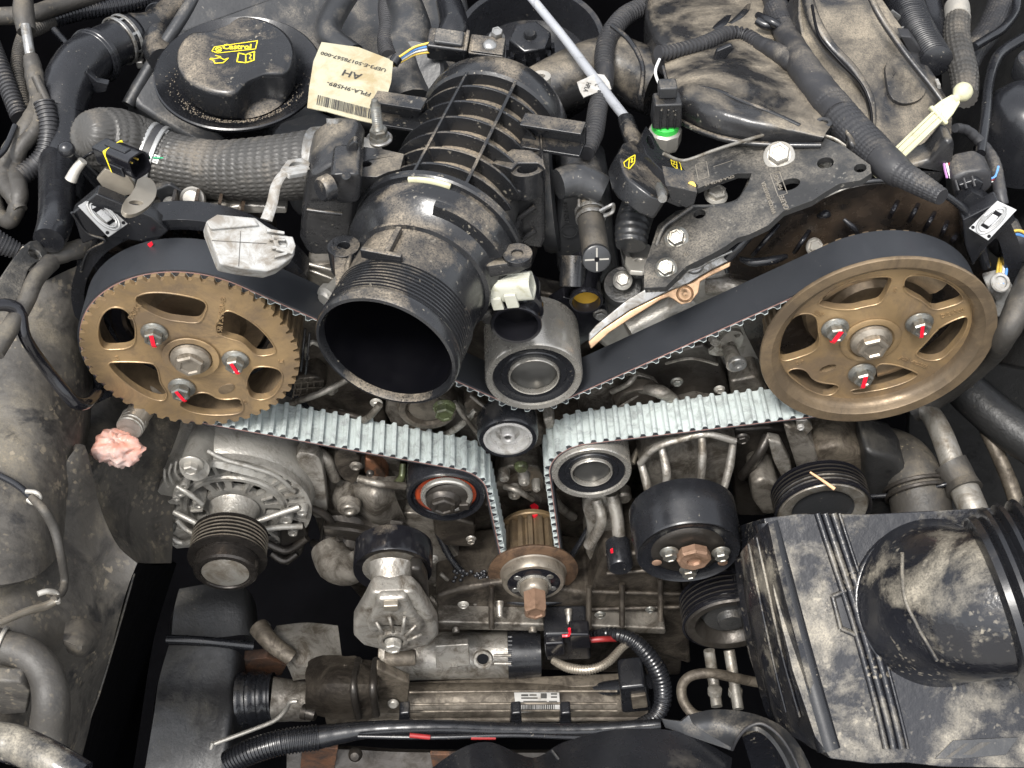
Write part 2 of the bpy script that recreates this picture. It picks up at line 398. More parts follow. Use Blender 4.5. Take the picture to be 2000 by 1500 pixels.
mat('mud_plastic', (.009, .0095, .012), .2, dust=.53, dcol=(.29, .26, .205), dscale=22, bump=.5, bscale=200, grains=.45, spots=1.2, scol=(.36, .32, .25), up=.35, soft=4.6, blotch=.2, bcol=(.010, .011, .014), bls=14, drough=.7)
mat('grey_cable', (.33, .34, .36), .35, bump=.1, var=.1, grime=.15, metal=.2)
mat('alu_pipe', (.30, .285, .255), .4, metal=.6, bump=.4, grime=.42, gcol=(.12, .10, .075), dust=.2)
mat('warm_pipe', (.15, .128, .10), .45, metal=.45, bump=.5, grime=.5, gcol=(.045, .036, .027))
mat('rust', (.10, .045, .022), .7, bump=.8, var=.5, grime=.5, gcol=(.02, .015, .012))
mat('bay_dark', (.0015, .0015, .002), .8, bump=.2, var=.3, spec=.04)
mat('amber', (.32, .19, .02), .12, bump=.02)
mat('wire_yellow', (.6, .42, .08), .45, bump=0)
mat('wire_blue', (.1, .25, .55), .45, bump=0)
mat('wire_white', (.6, .6, .58), .45, bump=0)
mat('wire_violet', (.3, .14, .32), .45, bump=0)
mat('wire_red', (.22, .015, .015), .45, bump=0)
mat('green_paint', (.05, .42, .2), .5, bump=.05)
mat('oily_green', (.09, .105, .05), .2, metal=.3, bump=.3, grime=.4)
mat('copper', (.26, .12, .065), .4, metal=.6, bump=.3, grime=.4)
mat('rusty_bolt', (.3, .19, .13), .45, metal=.5, bump=.5, var=.3, grime=.3, gcol=(.12, .07, .04))
mat('straw', (.6, .36, .2), .6, bump=.1)
mat('dark_glass', (.03, .03, .032), .1, bump=0)
mat('pulley_metal', (.045, .04, .036), .25, metal=.7, bump=.15, grime=.4, gcol=(.015, .013, .012), gscale=90)
mat('sandy_core', (.03, .03, .03), .5, dust=.75, bump=.25, dscale=20, grains=.7, dcol=(.26, .21, .15))
mat('orange_reflection', (.42, .27, .16), .32, metal=.7, bump=.1, grime=.3, gcol=(.2, .13, .08))  # orange reflection on the steel strip, put into the base colour
mat('crank_brown', (.17, .105, .065), .38, metal=.5, bump=.3, var=.3, grime=.45, gcol=(.05, .032, .022), gscale=60)
mat('case_alu', (.30, .288, .262), .38, metal=.5, bump=.6, bscale=500, var=.2, grime=.26, gcol=(.12, .105, .085), gscale=50)
mat('clip_steel', (.34, .34, .335), .3, metal=.55, bump=.15, grime=.2, gcol=(.2, .19, .17))
mat('brushed_dark', (.085, .084, .08), .36, metal=.6, bump=.1, var=.2)
mat('silver_matte', (.46, .45, .43), .3, metal=.35, bump=.08, var=.15, grime=.3, gcol=(.2, .18, .15))
mat('ground_grey', (.30, .29, .27), .8, bump=.3, var=.2)
# ================================================================== TIMING DRIVE
CL, CR, CT, IR, CK, IL = (-.21539, .04281), (.25981, .02499), (.01976, .00592), (.06339, -.10705), (.01649, -.24046), (-.05128, -.12994)
RP = .0742; NT = 50; PIT = 2*math.pi*RP/NT; NK = 17; RK = NK*PIT/2/math.pi
B0, B1 = .0035, .0345                                     # front and rear edge of the belt
circs = [(CL, RP, 1), (CT, .0348+.0014, -1), (CR, RP, 1), (IR, .0310+.0014, -1), (CK, RK, 1), (IL, .0310+.0014, -1)]
def belt_path():
    segs = []; n = len(circs); tang = []
    for i in range(n):
        (c1, r1, s1), (c2, r2, s2) = circs[i], circs[(i+1) % n]
        dx, dz = c2[0]-c1[0], c2[1]-c1[1]; L = math.hypot(dx, dz)
        ph = math.atan2(dz, dx) - math.asin((s1*r1-s2*r2)/L); nx, nz = -math.sin(ph), math.cos(ph)
        tang.append((ph, (c1[0]+s1*r1*nx, c1[1]+s1*r1*nz), (c2[0]+s2*r2*nx, c2[1]+s2*r2*nz)))
    out = []; s = 0; info = {}
    for i in range(n):
        ph, a, b = tang[i]; L = math.hypot(b[0]-a[0], b[1]-a[1]); m = max(2, int(L/(PIT/10)))
        for k in range(m): out.append((a[0]+(b[0]-a[0])*k/m, a[1]+(b[1]-a[1])*k/m, ph, s+L*k/m))
        s += L; j = (i+1) % n; c, r, sg = circs[j]; ph2 = tang[j][0]; d = ph2-ph
        while sg*d > 0: d -= sg*2*math.pi
        while sg*d < -2*math.pi: d += sg*2*math.pi
        La = abs(d)*r; m = max(3, int(La/(PIT/10)))
        info[j] = (s+La/2, ph+d/2)
        for k in range(m):
            q = ph+d*k/m; out.append((c[0]-sg*r*math.sin(q), c[1]+sg*r*math.cos(q), q, s+La*k/m))
        s += La
    return out, s, info
path, BL, binfo = belt_path(); NTB = round(BL/PIT)
def tooth(f):
    d = abs(f-.5)
    return 1.0 if d < .13 else (0.0 if d > .27 else .5+.5*math.cos(math.pi*(d-.13)/.14))
th = thing('timing_belt', 'ribbed timing belt, black back and white toothed inner face, looping over both bronze sprockets', 'timing belt', (.02, .01, -.05))
def strip(o_fn, i_fn, y0, y1):
    rings = []
    for x, z, q, s in path:
        nx, nz = -math.sin(q), math.cos(q); o, i = o_fn(s), i_fn(s)
        rings.append([Vector((x+nx*o, y0, z+nz*o)), Vector((x+nx*o, y1, z+nz*o)), Vector((x+nx*i, y1, z+nz*i)), Vector((x+nx*i, y0, z+nz*i))])
    return MB().rings(rings, closed=True)
tf = lambda s: tooth((s/BL*NTB) % 1)
obj('belt_back', strip(lambda s: .0015, lambda s: -.0008-.0034*tf(s), B0, B1), M['belt_back'], th, sharp=40)
obj('toothed_facing', strip(lambda s: -.0007-.0034*tf(s), lambda s: -.00125-.0034*tf(s), B0-.0003, B1+.0003), M['belt_fabric'], th, sharp=50)
obj('edge_cord', strip(lambda s: .0001, lambda s: -.0006, B0-.0002, B0+.002), M['pink_cord'], th, sharp=60)
def gear_outline(c, j, N, ro, dep, Y, per=10):
    s, q = binfo[j]; base = math.atan2(math.cos(q), -math.sin(q)); f0 = (s/BL*NTB) % 1     # contact angle and tooth phase there
    P = []
    for i in range(N*per):
        f = (i/per) % 1                                   # f=.5 belt tooth centre = gap centre
        ang = base - ((i/per)-f0)*2*math.pi/N
        r = ro - dep*tooth(f)*1.0
        P.append(Vector((c[0]+r*math.cos(ang), Y, c[1]+r*math.sin(ang))))
    return P
S = 1/2.857
def Z4(pts): return [(x*S, 450+y*S) for x, y in pts]
def Z6(pts): return [(1300+x*S, 450+y*S) for x, y in pts]
PLf = PY(0.0)
# ---------------- left sprocket
sl = thing('camshaft_sprocket', 'left bronze toothed camshaft sprocket with exposed teeth, under the white connector block', 'sprocket', (CL[0], 0, CL[1]), 'bronze camshaft sprockets')
wl = [[(748,385),(790,355),(880,345),(1000,358),(1120,385),(1152,412),(1148,445),(1120,508),(1080,517),(1000,507),(940,500),(860,470),(790,430)],
 [(600,440),(650,427),(705,445),(745,500),(757,560),(748,655),(600,667),(565,650),(547,600),(548,540),(565,480)],
 [(605,745),(640,733),(842,738),(872,760),(885,800),(892,850),(932,905),(925,940),(895,952),(825,932),(735,880),(655,812),(617,767)],
 [(1000,960),(1060,925),(1110,905),(1165,907),(1215,940),(1270,945),(1330,935),(1352,960),(1357,1012),(1300,1028),(1180,1032),(1075,1017),(1015,990)],
 [(1385,905),(1375,850),(1392,795),(1430,758),(1540,766),(1577,798),(1572,855),(1530,922),(1465,948),(1405,937)],
 [(1195,570),(1230,478),(1262,448),(1312,458),(1402,508),(1482,578),(1532,650),(1538,688),(1440,703),(1400,672),(1350,622),(1270,602)]]
slot = [(1215,888),(1240,865),(1290,855),(1312,868),(1300,895),(1255,915),(1225,912)]
G = gear_outline(CL, 0, NT, .0738, .0036, 0)
mb = MB().prism(G, FWD, .006, [smooth_poly(pts_on(PLf, Z4(w)), 2) for w in wl])
obj('toothed_web', mb, M['sprocket_bronze'], sl, bevel=.0004, bseg=2)
mb = MB().prism([p+Vector((0, .006, 0)) for p in G], FWD, .029, [circ(Vector((CL[0], .006, CL[1])), FWD, .0655, 64)])
obj('toothed_rim', mb, M['sprocket_web'], sl, bevel=0)
plate(sl, 'pressed_recess', Z4(slot), PY(-.0006), .0012, M['sprocket_web'], smooth=2, bevel=.0003)
# raised rim lips round the windows
for w in wl:
    P = smooth_poly(pts_on(PY(-.0002), Z4(w)), 2); P = [p.lerp(sum(P, Vector())/len(P), -.018) for p in P]; P.append(P[0]); P.append(P[1])
    obj('window_lip', MB().tube(P, .0006, 6, 1, caps=False), M['sprocket_bronze'], sl)
hubc = at(1065*S, 450+712*S, Y=-.002)
mb = MB(); annulus(mb, hubc+Vector((0, .0005, 0)), FWD, .0145, .0195, 0, .0012, 48, c=.0004); obj('hub_ring', mb, M['sprocket_bronze'], sl)
b = hexbolt(sl, hubc, FWD, 29, 26, M['hub_steel'], fl=1.38, flh=.35, spin=.25, name='centre_bolt', cup=True)
for (x, y), q in (((862, 570), (-1.6, .5)), ((1315, 722), (-1.3, .42)), ((1015, 876), (-1.2, .42))):
    hexbolt(sl, at(x*S, 450+y*S, Y=-.0005), FWD, 19, 23, M['zinc_bolt'], fl=1.42, spin=.1+random.random()*.6, mark=q, label='zinc flange bolt with a red paint stripe')
# hub parts seen through the windows
o = Vector((CL[0], .034, CL[1]))
lathe(sl, 'inner_hub', [(.001, .004), (.030, .004), (.034, .0), (.047, .0), (.049, -.003), (.049, -.012)], o, FWD, M['sprocket_web'], px=False, label='brown hub plate behind the sprocket windows')
mb = MB(); annulus(mb, o+Vector((.001, .0, .002)), FWD, .0495, .0605, -.004, .006, 56, c=.002); obj('seal_ring', mb, M['black_gloss'], sl)
for (t, a, b_, u, sz) in (('H 5R P.3M260-4B', 432, 620, 75, .0052), ('D26X0', 262, 608, 235, .0055), ('S', 228, 699, 180, .006), ('H', 549, 708, 0, .006), ('10', 476, 787, 30, .005)):
    P = at(a, b_, Y=-.0003); an = R(u) ; d = Vector((math.cos(an), 0, math.sin(an)))
    text(sl, t, 'cast_letters', P, d, Vector((-d.z, 0, d.x)), sz, M['sprocket_bronze'], ext=.0004, bold=0)
# ---------------- right sprocket
sr = thing('camshaft_sprocket', 'right bronze camshaft sprocket with plain dished rim, under the cream dipstick', 'sprocket', (CR[0], 0, CR[1]), 'bronze camshaft sprockets')
o = Vector((CR[0], 0, CR[1]))
lathe(sr, 'flange_rim', [(.0735, .0), (.0812, .0004), (.0817, -.001), (.0812, -.0028), (.0745, -.0032), (.0688, -.0033), (.0686, -.030), (.0668, -.030), (.0670, -.0075), (.0676, -.0045), (.0700, -.0022), (.0728, -.0008), (.0735, .0)], o, FWD, M['sprocket_web'], px=False, n=96, cap0=False, cap1=False, label='worn dark bronze outer rim')
PLr = PY(.010)
wr = [[(850,405),(930,332),(1030,287),(1130,264),(1240,257),(1266,270),(1250,312),(1215,385),(1185,412),(1100,427),(1050,442),(960,442),(872,422)],
 [(1333,335),(1330,290),(1350,258),(1400,250),(1470,256),(1560,285),(1620,325),(1662,375),(1650,402),(1565,430),(1492,447),(1440,397),(1370,362)],
 [(1500,570),(1560,522),(1670,478),(1688,492),(1682,540),(1650,605),(1600,662),(1545,717),(1470,728),(1405,702),(1398,680),(1455,625)],
 [(1170,752),(1240,743),(1330,765),(1402,795),(1407,812),(1330,852),(1220,885),(1110,903),(1045,910),(1030,892),(1100,880),(1150,862)],
 [(683,785),(735,768),(790,782),(820,832),(880,852),(955,858),(968,880),(935,915),(880,922),(800,892),(722,835),(688,805)],
 [(685,520),(725,475),(790,462),(835,478),(850,520),(850,560),(862,610),(842,672),(700,722),(652,727),(633,700),(640,620),(660,560)]]
slr = ('e', 1300+905*S, 450+770*S, 17, .5, -20)
ring = circ(Vector((CR[0], .010, CR[1])), FWD, .0672, 96)
mb = MB().prism(ring, FWD, .006, [smooth_poly(pts_on(PLr, Z6(w)), 2) for w in wr]+[circ(at(slr[1], slr[2], Y=.010), FWD, .0062, 20, 0, .55, R(25))])
obj('spoked_web', mb, M['sprocket_bronze'], sr, bevel=.0006, bseg=2)
for w in wr:
    P = smooth_poly(pts_on(PY(.0098), Z6(w)), 2); P = [p.lerp(sum(P, Vector())/len(P), -.018) for p in P]; P.append(P[0]); P.append(P[1])
    obj('window_lip', MB().tube(P, .0006, 6, 1, caps=False), M['sprocket_bronze'], sr)
G = gear_outline(CR, 2, NT, .0738, .0036, .0040)
obj('toothed_rim', MB().prism(G, FWD, .0335, [circ(Vector((CR[0], .004, CR[1])), FWD, .0687, 64)]), M['sprocket_web'], sr)
hubc = at(1300+1143*S, 450+612*S, Y=.0095)
lathe(sr, 'hub_ring', [(.0165, 0), (.0212, .0), (.0212, .0008), (.0205, .0012), (.0165, .0012)], hubc, FWD, M['sprocket_bronze'], px=False, cap0=False, cap1=False)
hexbolt(sr, at(1300+1145*S, 450+612*S, Y=.009), FWD, 30, 29, M['hub_steel'], fl=1.38, flh=.35, spin=.28, name='centre_bolt')
for (x, y), q in (((945, 545), (-1.9, .6)), ((1415, 515), (-1.4, .42)), ((1095, 795), (-1.55, .5))):
    hexbolt(sr, at(1300+x*S, 450+y*S, Y=.009), FWD, 19.5, 24, M['zinc_bolt'], fl=1.42, spin=.1+random.random()*.6, mark=q, label='zinc flange bolt with a red paint stripe')
o = Vector((CR[0]+.001, .036, CR[1]+.001))
lathe(sr, 'inner_hub', [(.001, .006), (.026, .006), (.03, .002), (.044, .002), (.046, -.002), (.046, -.012)], o, FWD, M['sprocket_web'], px=False)
a_ = [(.052, .0, R(100), R(150)), (.052, 0, R(40), R(85)), (.05, 0, R(-75), R(-40))]
for r_, h_, t0, t1 in a_:
    P = [Vector((CR[0]+r_*math.cos(t0+(t1-t0)*k/8), .022, CR[1]+r_*math.sin(t0+(t1-t0)*k/8))) for k in range(9)]
    obj('rear_boss', MB().tube(P, .008, 10, 1, flat=.6), M['sprocket_web'], sr)
for (t, a, b_, u, sz) in (('S', 1748, 567, 0, .006), ('D26X0', 1860, 612, 22, .0055), ('JC3L 6K297A', 1785, 708, -28, .0046), ('IIIIII', 1600, 612, 145, .005), ('5 3', 1562, 708, 200, .005)):
    P = at(a, b_, Y=.0096); an = R(u); d = Vector((math.cos(an), 0, math.sin(an)))
    text(sr, t, 'cast_letters', P, d, Vector((-d.z, 0, d.x)), sz, M['sprocket_bronze'], ext=.0004, bold=0)
# ---------------- bearing pulleys
def bearing(name, label, c, r, dep, Y, tilt=None, group=None, shaft=True):
    t = thing(name, label, 'idler pulley', (c[0], Y, c[1]), group); o = Vector((c[0], Y, c[1]))
    lathe(t, 'steel_drum', [(r*.83, -.002), (r*.855, .0002), (r*.97, .0006), (r, -.001), (r, -dep), (r*.7, -dep)], o, FWD, M['bearing_steel'], px=False, n=64, cap0=False)
    lathe(t, 'bearing_seal', [(r*.53, -.0035), (r*.54, -.0022), (r*.66, -.0018), (r*.68, -.0026), (r*.81, -.0014), (r*.845, -.0014), (r*.845, -.006)], o, FWD, M['clean_black'], px=False, n=64, cap0=False)
    lathe(t, 'inner_race', [(r*.482, -.006), (r*.487, .0001), (r*.510, .0004), (r*.53, -.0006), (r*.535, -.0035)], o, FWD, M['bearing_steel'], px=False, n=56, cap0=False, cap1=False)
    lathe(t, 'dust_cap', [(.001, -.0030), (r*.44, -.0034), (r*.475, -.0044), (r*.486, -.0050), (r*.486, -.008)], o, FWD, M['brushed_dark'], px=False, n=56)
    return t
bearing('idler_pulley', 'large steel bearing pulley pressing into the belt valley below the small black spigot', CT, .0347, .047, .0)
bearing('idler_pulley', 'steel bearing pulley under the white belt, left of the belt driven water pump pulley', IR, .0310, .036, .0)
# left idler with orange seal
t = thing('tensioner_pulley', 'black tensioner pulley with orange inner ring and oily eccentric hub, under the white belt', 'tensioner', (IL[0], 0, IL[1]))
o = Vector((IL[0], 0, IL[1])); r = .031
lathe(t, 'pulley_drum', [(r*.86, -.004), (r*.88, 0), (r*.97, .0006), (r, -.001), (r, -.036), (r*.7, -.036)], o, FWD, M['clean_black'], px=False, n=64, cap0=False)
lathe(t, 'orange_ring', [(r*.40, -.0035), (r*.60, -.0030), (r*.79, -.0035), (r*.80, -.008)], o, FWD, M['orange_rubber'], px=False, n=56, cap0=False)
mb = MB(); annulus(mb, o, FWD, r*.78, r*.87, -.0042, -.0016, 56, c=.0006); obj('inner_race', mb, M['black_gloss'], t)
o2 = at(873, 972, Y=-.001)
mb = MB(); mb.lathe([(.001, .002), (.0175, .002), (.019, .0005), (.0195, -.004)], o2+Vector((.001, .0, -.002)), FWD, 40, mod=lambda i, h: 1 if h < 0.0016 else (1.0 - (.06 if i % 2 else 0))); obj('eccentric_washer', mb, M['dark_metal'], t)
mb = MB(); annulus(mb, o2+Vector((0, 0, .004)), FWD, .0165, .0205, -.002, .003, 40, c=.001); obj('chrome_ring', mb, M['bearing_steel'], t)
hexbolt(t, o2+Vector((-.003, -.002, -.001)), FWD, 26, 20, M['dark_metal'], fl=1.3, spin=.4)
mb = MB(); mb.box(o2+Vector((.013, -.003, -.007)), .008, .005, .007); obj('locating_tab', mb, M['dark_metal'], t, bevel=.001)
# small silver idler at the valley
t = thing('small_idler', 'small black idler with stepped silver cup on its cast arm, in the belt valley', 'idler pulley', tuple(at(992, 858, Y=.0)))
o = at(992, 858, Y=-.004); k = mpp(o)
lathe(t, 'rubber_ring', [(46, -2), (50, 0), (56, 0), (58.5, -4), (60, -12), (60, -52), (56, -60), (40, -60)], o, FWD, M['clean_black'], n=56, cap0=False)
lathe(t, 'stepped_cup', [(22, -34), (24, -16), (33, -15), (35, -7), (41, -6), (43, 1), (48, 0), (48, -6)], o, FWD, M['silver_matte'], n=56, cap0=False, cap1=False)
lathe(t, 'cup_floor', [(.5, -26), (24, -26), (24, -30)], o, FWD, M['silver_matte'], n=40)
lathe(t, 'threaded_bush', [(6, -4), (9, -1), (12, -1), (14, -4), (14, -28)], o, FWD, M['silver_matte'], n=32, cap0=False, cap1=False)
for a in (150, 30, -150, -35): 
    obj('pin_hole', MB().lathe([(.5, 0), (3.4, 0), (3.8, -1)], o+Vector((math.cos(R(a))*19*k, .0125, math.sin(R(a))*19*k)), FWD, 14, k), M['bright_steel'], t)
plate(t, 'cast_arm', [(905,790),(925,775),(945,790),(975,808),(1010,806),(1040,818),(1062,838),(1060,868),(1040,880),(985,815+30),(950,850),(936,868),(925,850),(912,820)], PY(.030), .02, M['cast_alu_dark'], bevel=.003)
tube(t, 'arm_rib', [(887,785,.026),(905,812,.024),(930,842,.02),(938,852,.02)], 5, M['cast_alu'], n=8)
tube(t, 'arm_rib', [(918,772,.026),(940,790,.024),(968,808,.02)], 3.5, M['cast_alu'], n=8)
obj('boss', MB().lathe([(.5, 0), (8, 0), (13, -2), (14, -12)], at(939, 822, Y=.016), FWD, 24, mpp(at(939, 822, Y=.016))), M['cast_alu_dark'], t)
# crank sprocket
t = thing('crankshaft_sprocket', 'small brown toothed crankshaft sprocket with wide front flange, between the two belt strands', 'sprocket', (CK[0], 0, CK[1]))
G = gear_outline(CK, 4, NK, RK-.0004, .0044, .003)
obj('toothed_drum', MB().prism(G, FWD, .040), M['sprocket_web'], t, bevel=.0003)
o = Vector((CK[0], .0435, CK[1])); lathe(t, 'rear_flange', [(.001, 0), (.0258, 0), (.0266, -.001), (.0266, -.004)], o, FWD, M['sprocket_bronze'], px=False, n=56)
o = Vector((CK[0], 0, CK[1]))
lathe(t, 'front_flange', [(.022, .001), (.0375, -.0002), (.0385, -.001), (.0378, -.003), (.02, -.003)], o, FWD, M['crank_brown'], px=False, n=64, cap0=False, label='worn copper brown front flange')
lathe(t, 'stepped_collar', [(.020, .011), (.0255, .011), (.0268, .0095), (.0275, .002), (.0285, .001)], o, FWD, M['hub_steel'], px=False, n=56, cap0=False, cap1=False)
o = Vector((CK[0], -.012, CK[1])); lathe(t, 'drive_plate', [(.001, .0), (.0205, .0), (.0235, -.0015), (.0245, -.004), (.022, -.012)], o, FWD, M['black_gloss'], px=False, n=48)
for a in (38, 142, 205, 335): 
    obj('drive_hole', MB().lathe([(.0001, .0004), (.0028, .0004), (.0034, -.0005)], o+Vector((math.cos(R(a))*.0175, 0, math.sin(R(a))*.0175)), FWD, 20), M['bright_steel'], t)
lathe(t, 'washer', [(.0105, .0), (.0145, .0015), (.0145, -.002)], o+Vector((0, -.001, 0)), FWD, M['bearing_steel'], px=False)
lathe(t, 'washer', [(.0085, .0095), (.0105, .008), (.012, .006), (.012, .0)], o+Vector((0, -.001, 0)), FWD, M['hub_steel'], px=False)
hexbolt(t, o+Vector((0, -.010, 0)), FWD, 24, 44, M['rusty_bolt'], fl=0, spin=.52, name='centre_bolt')
tag(plate(None, 'paint_mark', [(1036,988),(1044,984),(1052,990),(1050,999),(1040,1000)], PY(.0572), .001, M['red_paint'], bevel=0), 'dab of red paint behind the crankshaft sprocket, topmost of the two dabs', 'paint mark')
tag(plate(None, 'paint_mark', [(1038,1008),(1049,1006),(1056,1011),(1050,1020),(1041,1019)], PY(.0425), .001, M['red_paint'], bevel=0), 'dab of red paint on the edge of the crankshaft sprocket', 'paint mark')
# ================================================================== THROTTLE PIPE AND INTAKE CASTING
O, ax = ell(752, 690, .63, 116, Y=-.075)
ax = Vector((ax.x, ax.y, 0)).normalized(); SD = ax.cross(UPW); SD = -SD if SD.x < 0 else SD     # SD points right
def AX(h, ang, r, rz=None): a = R(ang); return O + ax*h + SD*(math.sin(a)*r) + UPW*(math.cos(a)*(rz or r))
def arc(h, r0, r1, a0, a1, th_, n=24, mb=None):
    mb = mb or MB(); P = [AX(h, a0+(a1-a0)*i/n, r1) for i in range(n+1)]+[AX(h, a1-(a1-a0)*i/n, r0) for i in range(n+1)]
    return mb.prism(P, ax, th_)
KR, KH = .87, .86
def sc(mb):
    mb.v = [O + ax*((q-O).dot(ax)*KH) + ((q-O)-ax*(q-O).dot(ax))*KR for q in mb.v]; return mb
def slathe(p, name, prof, m, n=64, **kw):
    sh = kw.pop('sharp', 38); b = MB(); b.lathe(prof, O, ax, n, **kw); return obj(name, sc(b), m, p, sharp=sh)
def sobj(name, mb, *a, **kw): return obj(name, sc(mb), *a, **kw)
tp = thing('throttle_pipe', 'wide open black intake pipe with threaded neck and dusty ribbed housing, centre top', 'intake pipe', tuple(O))
pr = [(.0, -.19), (.045, -.18), (.0462, -.05), (.0472, -.004), (.0490, 0), (.0512, -.0005), (.0525, -.003), (.0525, -.010), (.0514, -.0125)]
h = -.0135
for i in range(9): pr += [(.0505, h), (.0505, h-.0010), (.0518, h-.0014), (.0518, h-.0024)]; h -= .0030
pr += [(.0505, h), (.0502, h-.012), (.0500, -.068), (.0505, -.0745), (.0535, -.0755), (.0540, -.0775), (.0512, -.079), (.0515, -.081), (.0590, -.092), (.0632, -.096), (.0640, -.099), (.0645, -.110), (.0625, -.112), (.0625, -.116)]
b = MB(); b.lathe(pr, O, ax, 96, cap0=False)
sobj('threaded_pipe', b, M['black_plastic'], tp, sharp=32)
slathe(tp, 'pipe_lining', [(.0001, -.150), (.0445, -.149), (.0458, -.05), (.0470, -.006)], M['inner_black'], cap0=False, cap1=False)
sobj('collar', MB().lathe([(.050, -.1155), (.0655, -.1155), (.0668, -.117), (.0668, -.1215), (.0655, -.123), (.050, -.123)], O, ax, 80), M['black_plastic'], tp, sharp=32)
P = [AX(-.113, a, .0642) for a in range(-14, 15, 4)]
sobj('seal_peek', MB().tube(P, .0028, 8, 3, flat=.8), M['cream_plastic'], tp, label='cream seal edge showing in the collar gap')
# T shaped locating rib, notch bars
sobj('locating_rib', MB().box(AX(-.0405, -12, .0545), .030, .004, .008, (SD, ax, UPW)), M['black_plastic'], tp, bevel=.0008)
sobj('locating_rib', MB().box(AX(-.056, -10, .0525), .0042, .030, .007, (SD, ax, UPW)), M['black_plastic'], tp, bevel=.0008)
mb = arc(-.088, .054, .0655, 10, 66, .006); sobj('collar_lip', mb, M['black_plastic'], tp, bevel=.0006)
# core + ribs
sobj('housing_core', MB().lathe([(.04, -.122), (.049, -.1225), (.0475, -.15), (.0475, -.235), (.05, -.262), (.03, -.263)], O, ax, 64), M['sandy_core'], tp)
sobj('back_ring', MB().lathe([(.03, -.258), (.059, -.258), (.0612, -.260), (.0622, -.268), (.061, -.280), (.057, -.288), (.03, -.289)], O, ax, 72), M['black_plastic'], tp)
for i, h in enumerate((-.139, -.158, -.178, -.198, -.219, -.240)):
    e = 0 if i not in (3, 4) else 0
    sobj('hoop_rib', arc(h, .046, .0595, -78, 62, .0024), M['black_plastic'], tp, bevel=.0005)
for a in (-17, 22):
    u = (AX(0, a, 1)-O).normalized(); sd = u.cross(ax)
    sobj('long_rib', MB().box(O+ax*(-.191)+u*.0535, .0026, .137, .0150, (sd, ax, u)), M['black_plastic'], tp, bevel=.0005)
# cross rail
for s_, xa, xb in ((-1, 745, 832), (1, 1000, 1106)):
    P0 = AX(-.226, 0, 0)
    a_, b_ = (-.083, -.040) if s_ < 0 else (.038, .088)
    c_ = P0+SD*((a_+b_)/2)+UPW*.040
    sobj('cross_rail', MB().box(c_, abs(b_-a_), .004, .018, (SD, ax, UPW)), M['black_plastic'], tp, bevel=.0007)
    sobj('cross_rail', MB().box(c_+ax*.006+UPW*.0095, abs(b_-a_)*.97, .016, .003, (SD, ax, UPW)), M['black_plastic'], tp, bevel=.0006)
    sobj('cross_rail', MB().box(c_-UPW*.0085+ax*.008, abs(b_-a_)*.97, .019, .003, (SD, ax, UPW)), M['black_plastic'], tp, bevel=.0006)
# side walls filling down from the cage
mb = MB(); mb.box(AX(-.175, 90, .040)+UPW*-.045, .022, .105, .075, (SD, ax, UPW)); sobj('side_wall', mb, M['black_plastic_dusty'], tp, bevel=.003)
mb = MB(); mb.box(AX(-.190, -90, .036)+UPW*-.05, .020, .13, .06, (SD, ax, UPW)); sobj('side_wall', mb, M['black_plastic_dusty'], tp, bevel=.003)
# big vertical lug block on the right
c0 = at(1028, 334, Y=.075); w_ = UPW; ZL = c0.z
def lug(parent, name, px, py, Y, ro, ri, dep, m, el=1.0, rot=0, w=UPW, tail=None):
    c = at(px, py, Y=Y); mb = MB(); k = mpp(c)
    outer = circ(c, w, ro*k, 28, 0, el, R(rot)); mb.prism(outer, w, dep*k, [circ(c, w, ri*k, 20, 0, el*.95, R(rot))])
    o = obj(name, mb, m, parent, bevel=.0012)
    mb = MB(); mb.prism(circ(c-w*(dep*k*.6), w, ri*1.04*k, 20, 0, el, R(rot)), w, .001); obj('lug_bore', mb, M['inner_black'], o)
    return o
lug(tp, 'oval_lug', 1030, 330, .056, 34, 21, 60, M['black_plastic'], .66, 15)
plate(tp, 'side_casting', [(972,352),(1000,338),(1012,352),(1050,350),(1064,330),(1066,470),(1060,488),(1020,482),(985,470),(960,430),(935,385)], PY(.055), .05, M['black_plastic_dusty'], bevel=.003)
plate(tp, 'top_web', [(912,382),(930,362),(1000,352),(1012,360),(1046,352),(1056,342),(1062,352),(1010,375),(945,390)], PZ(at(990, 362, Y=.054).z), .008, M['black_plastic'], bevel=.001)
plate(tp, 'top_web', [(1000,290),(1040,293),(1062,310),(1066,330),(1050,318),(1012,318),(1000,330),(960,318)], PZ(at(1030, 312, Y=.062).z), .010, M['black_plastic'], bevel=.001)
obj('stud', MB().lathe([(.5, 6), (7, 6), (10, 2), (10, 0)], at(966, 356, Y=.052), UPW, 20, mpp(at(966, 356, Y=.052))), M['black_plastic'], tp)
for (a, b_, c_, d_) in ((1000, 428, 1045, 415), (1005, 470, 1046, 462)):
    tube(tp, 'bead', [(a, b_+16, .053), (a+12, b_, .052), (c_, d_-12, .053)], 5, M['black_plastic_dusty'], n=8)
obj('rivet', MB().lathe([(.5, 8), (5, 7), (8, 4), (9, 0)], at(1003, 452, Y=.052), FWD, 20, mpp(at(1003, 452, Y=.052))), M['black_plastic'], tp)
# lugs either side of the neck
lug(tp, 'mount_lug', 671, 480, -.005, 32, 13, 60, M['black_plastic'], .98, 0)
lug(tp, 'mount_lug', 1010, 494, -.012, 30, 12, 12, M['black_plastic'], .98, 0)
plate(tp, 'lug_arm', [(938,500),(950,520),(1010,512),(1040,500),(1010,478),(975,485),(945,470)], PZ(at(1010, 494, Y=-.012).z-.002), .010, M['black_plastic_dusty'], bevel=.002)
obj('lug_gusset', MB().prism([at(645,490,Y=-.01), at(694,504,Y=-.014), at(676,548,Y=-.04), at(668,562,Y=-.04)], FWD, .02), M['black_plastic'], tp, bevel=.002)
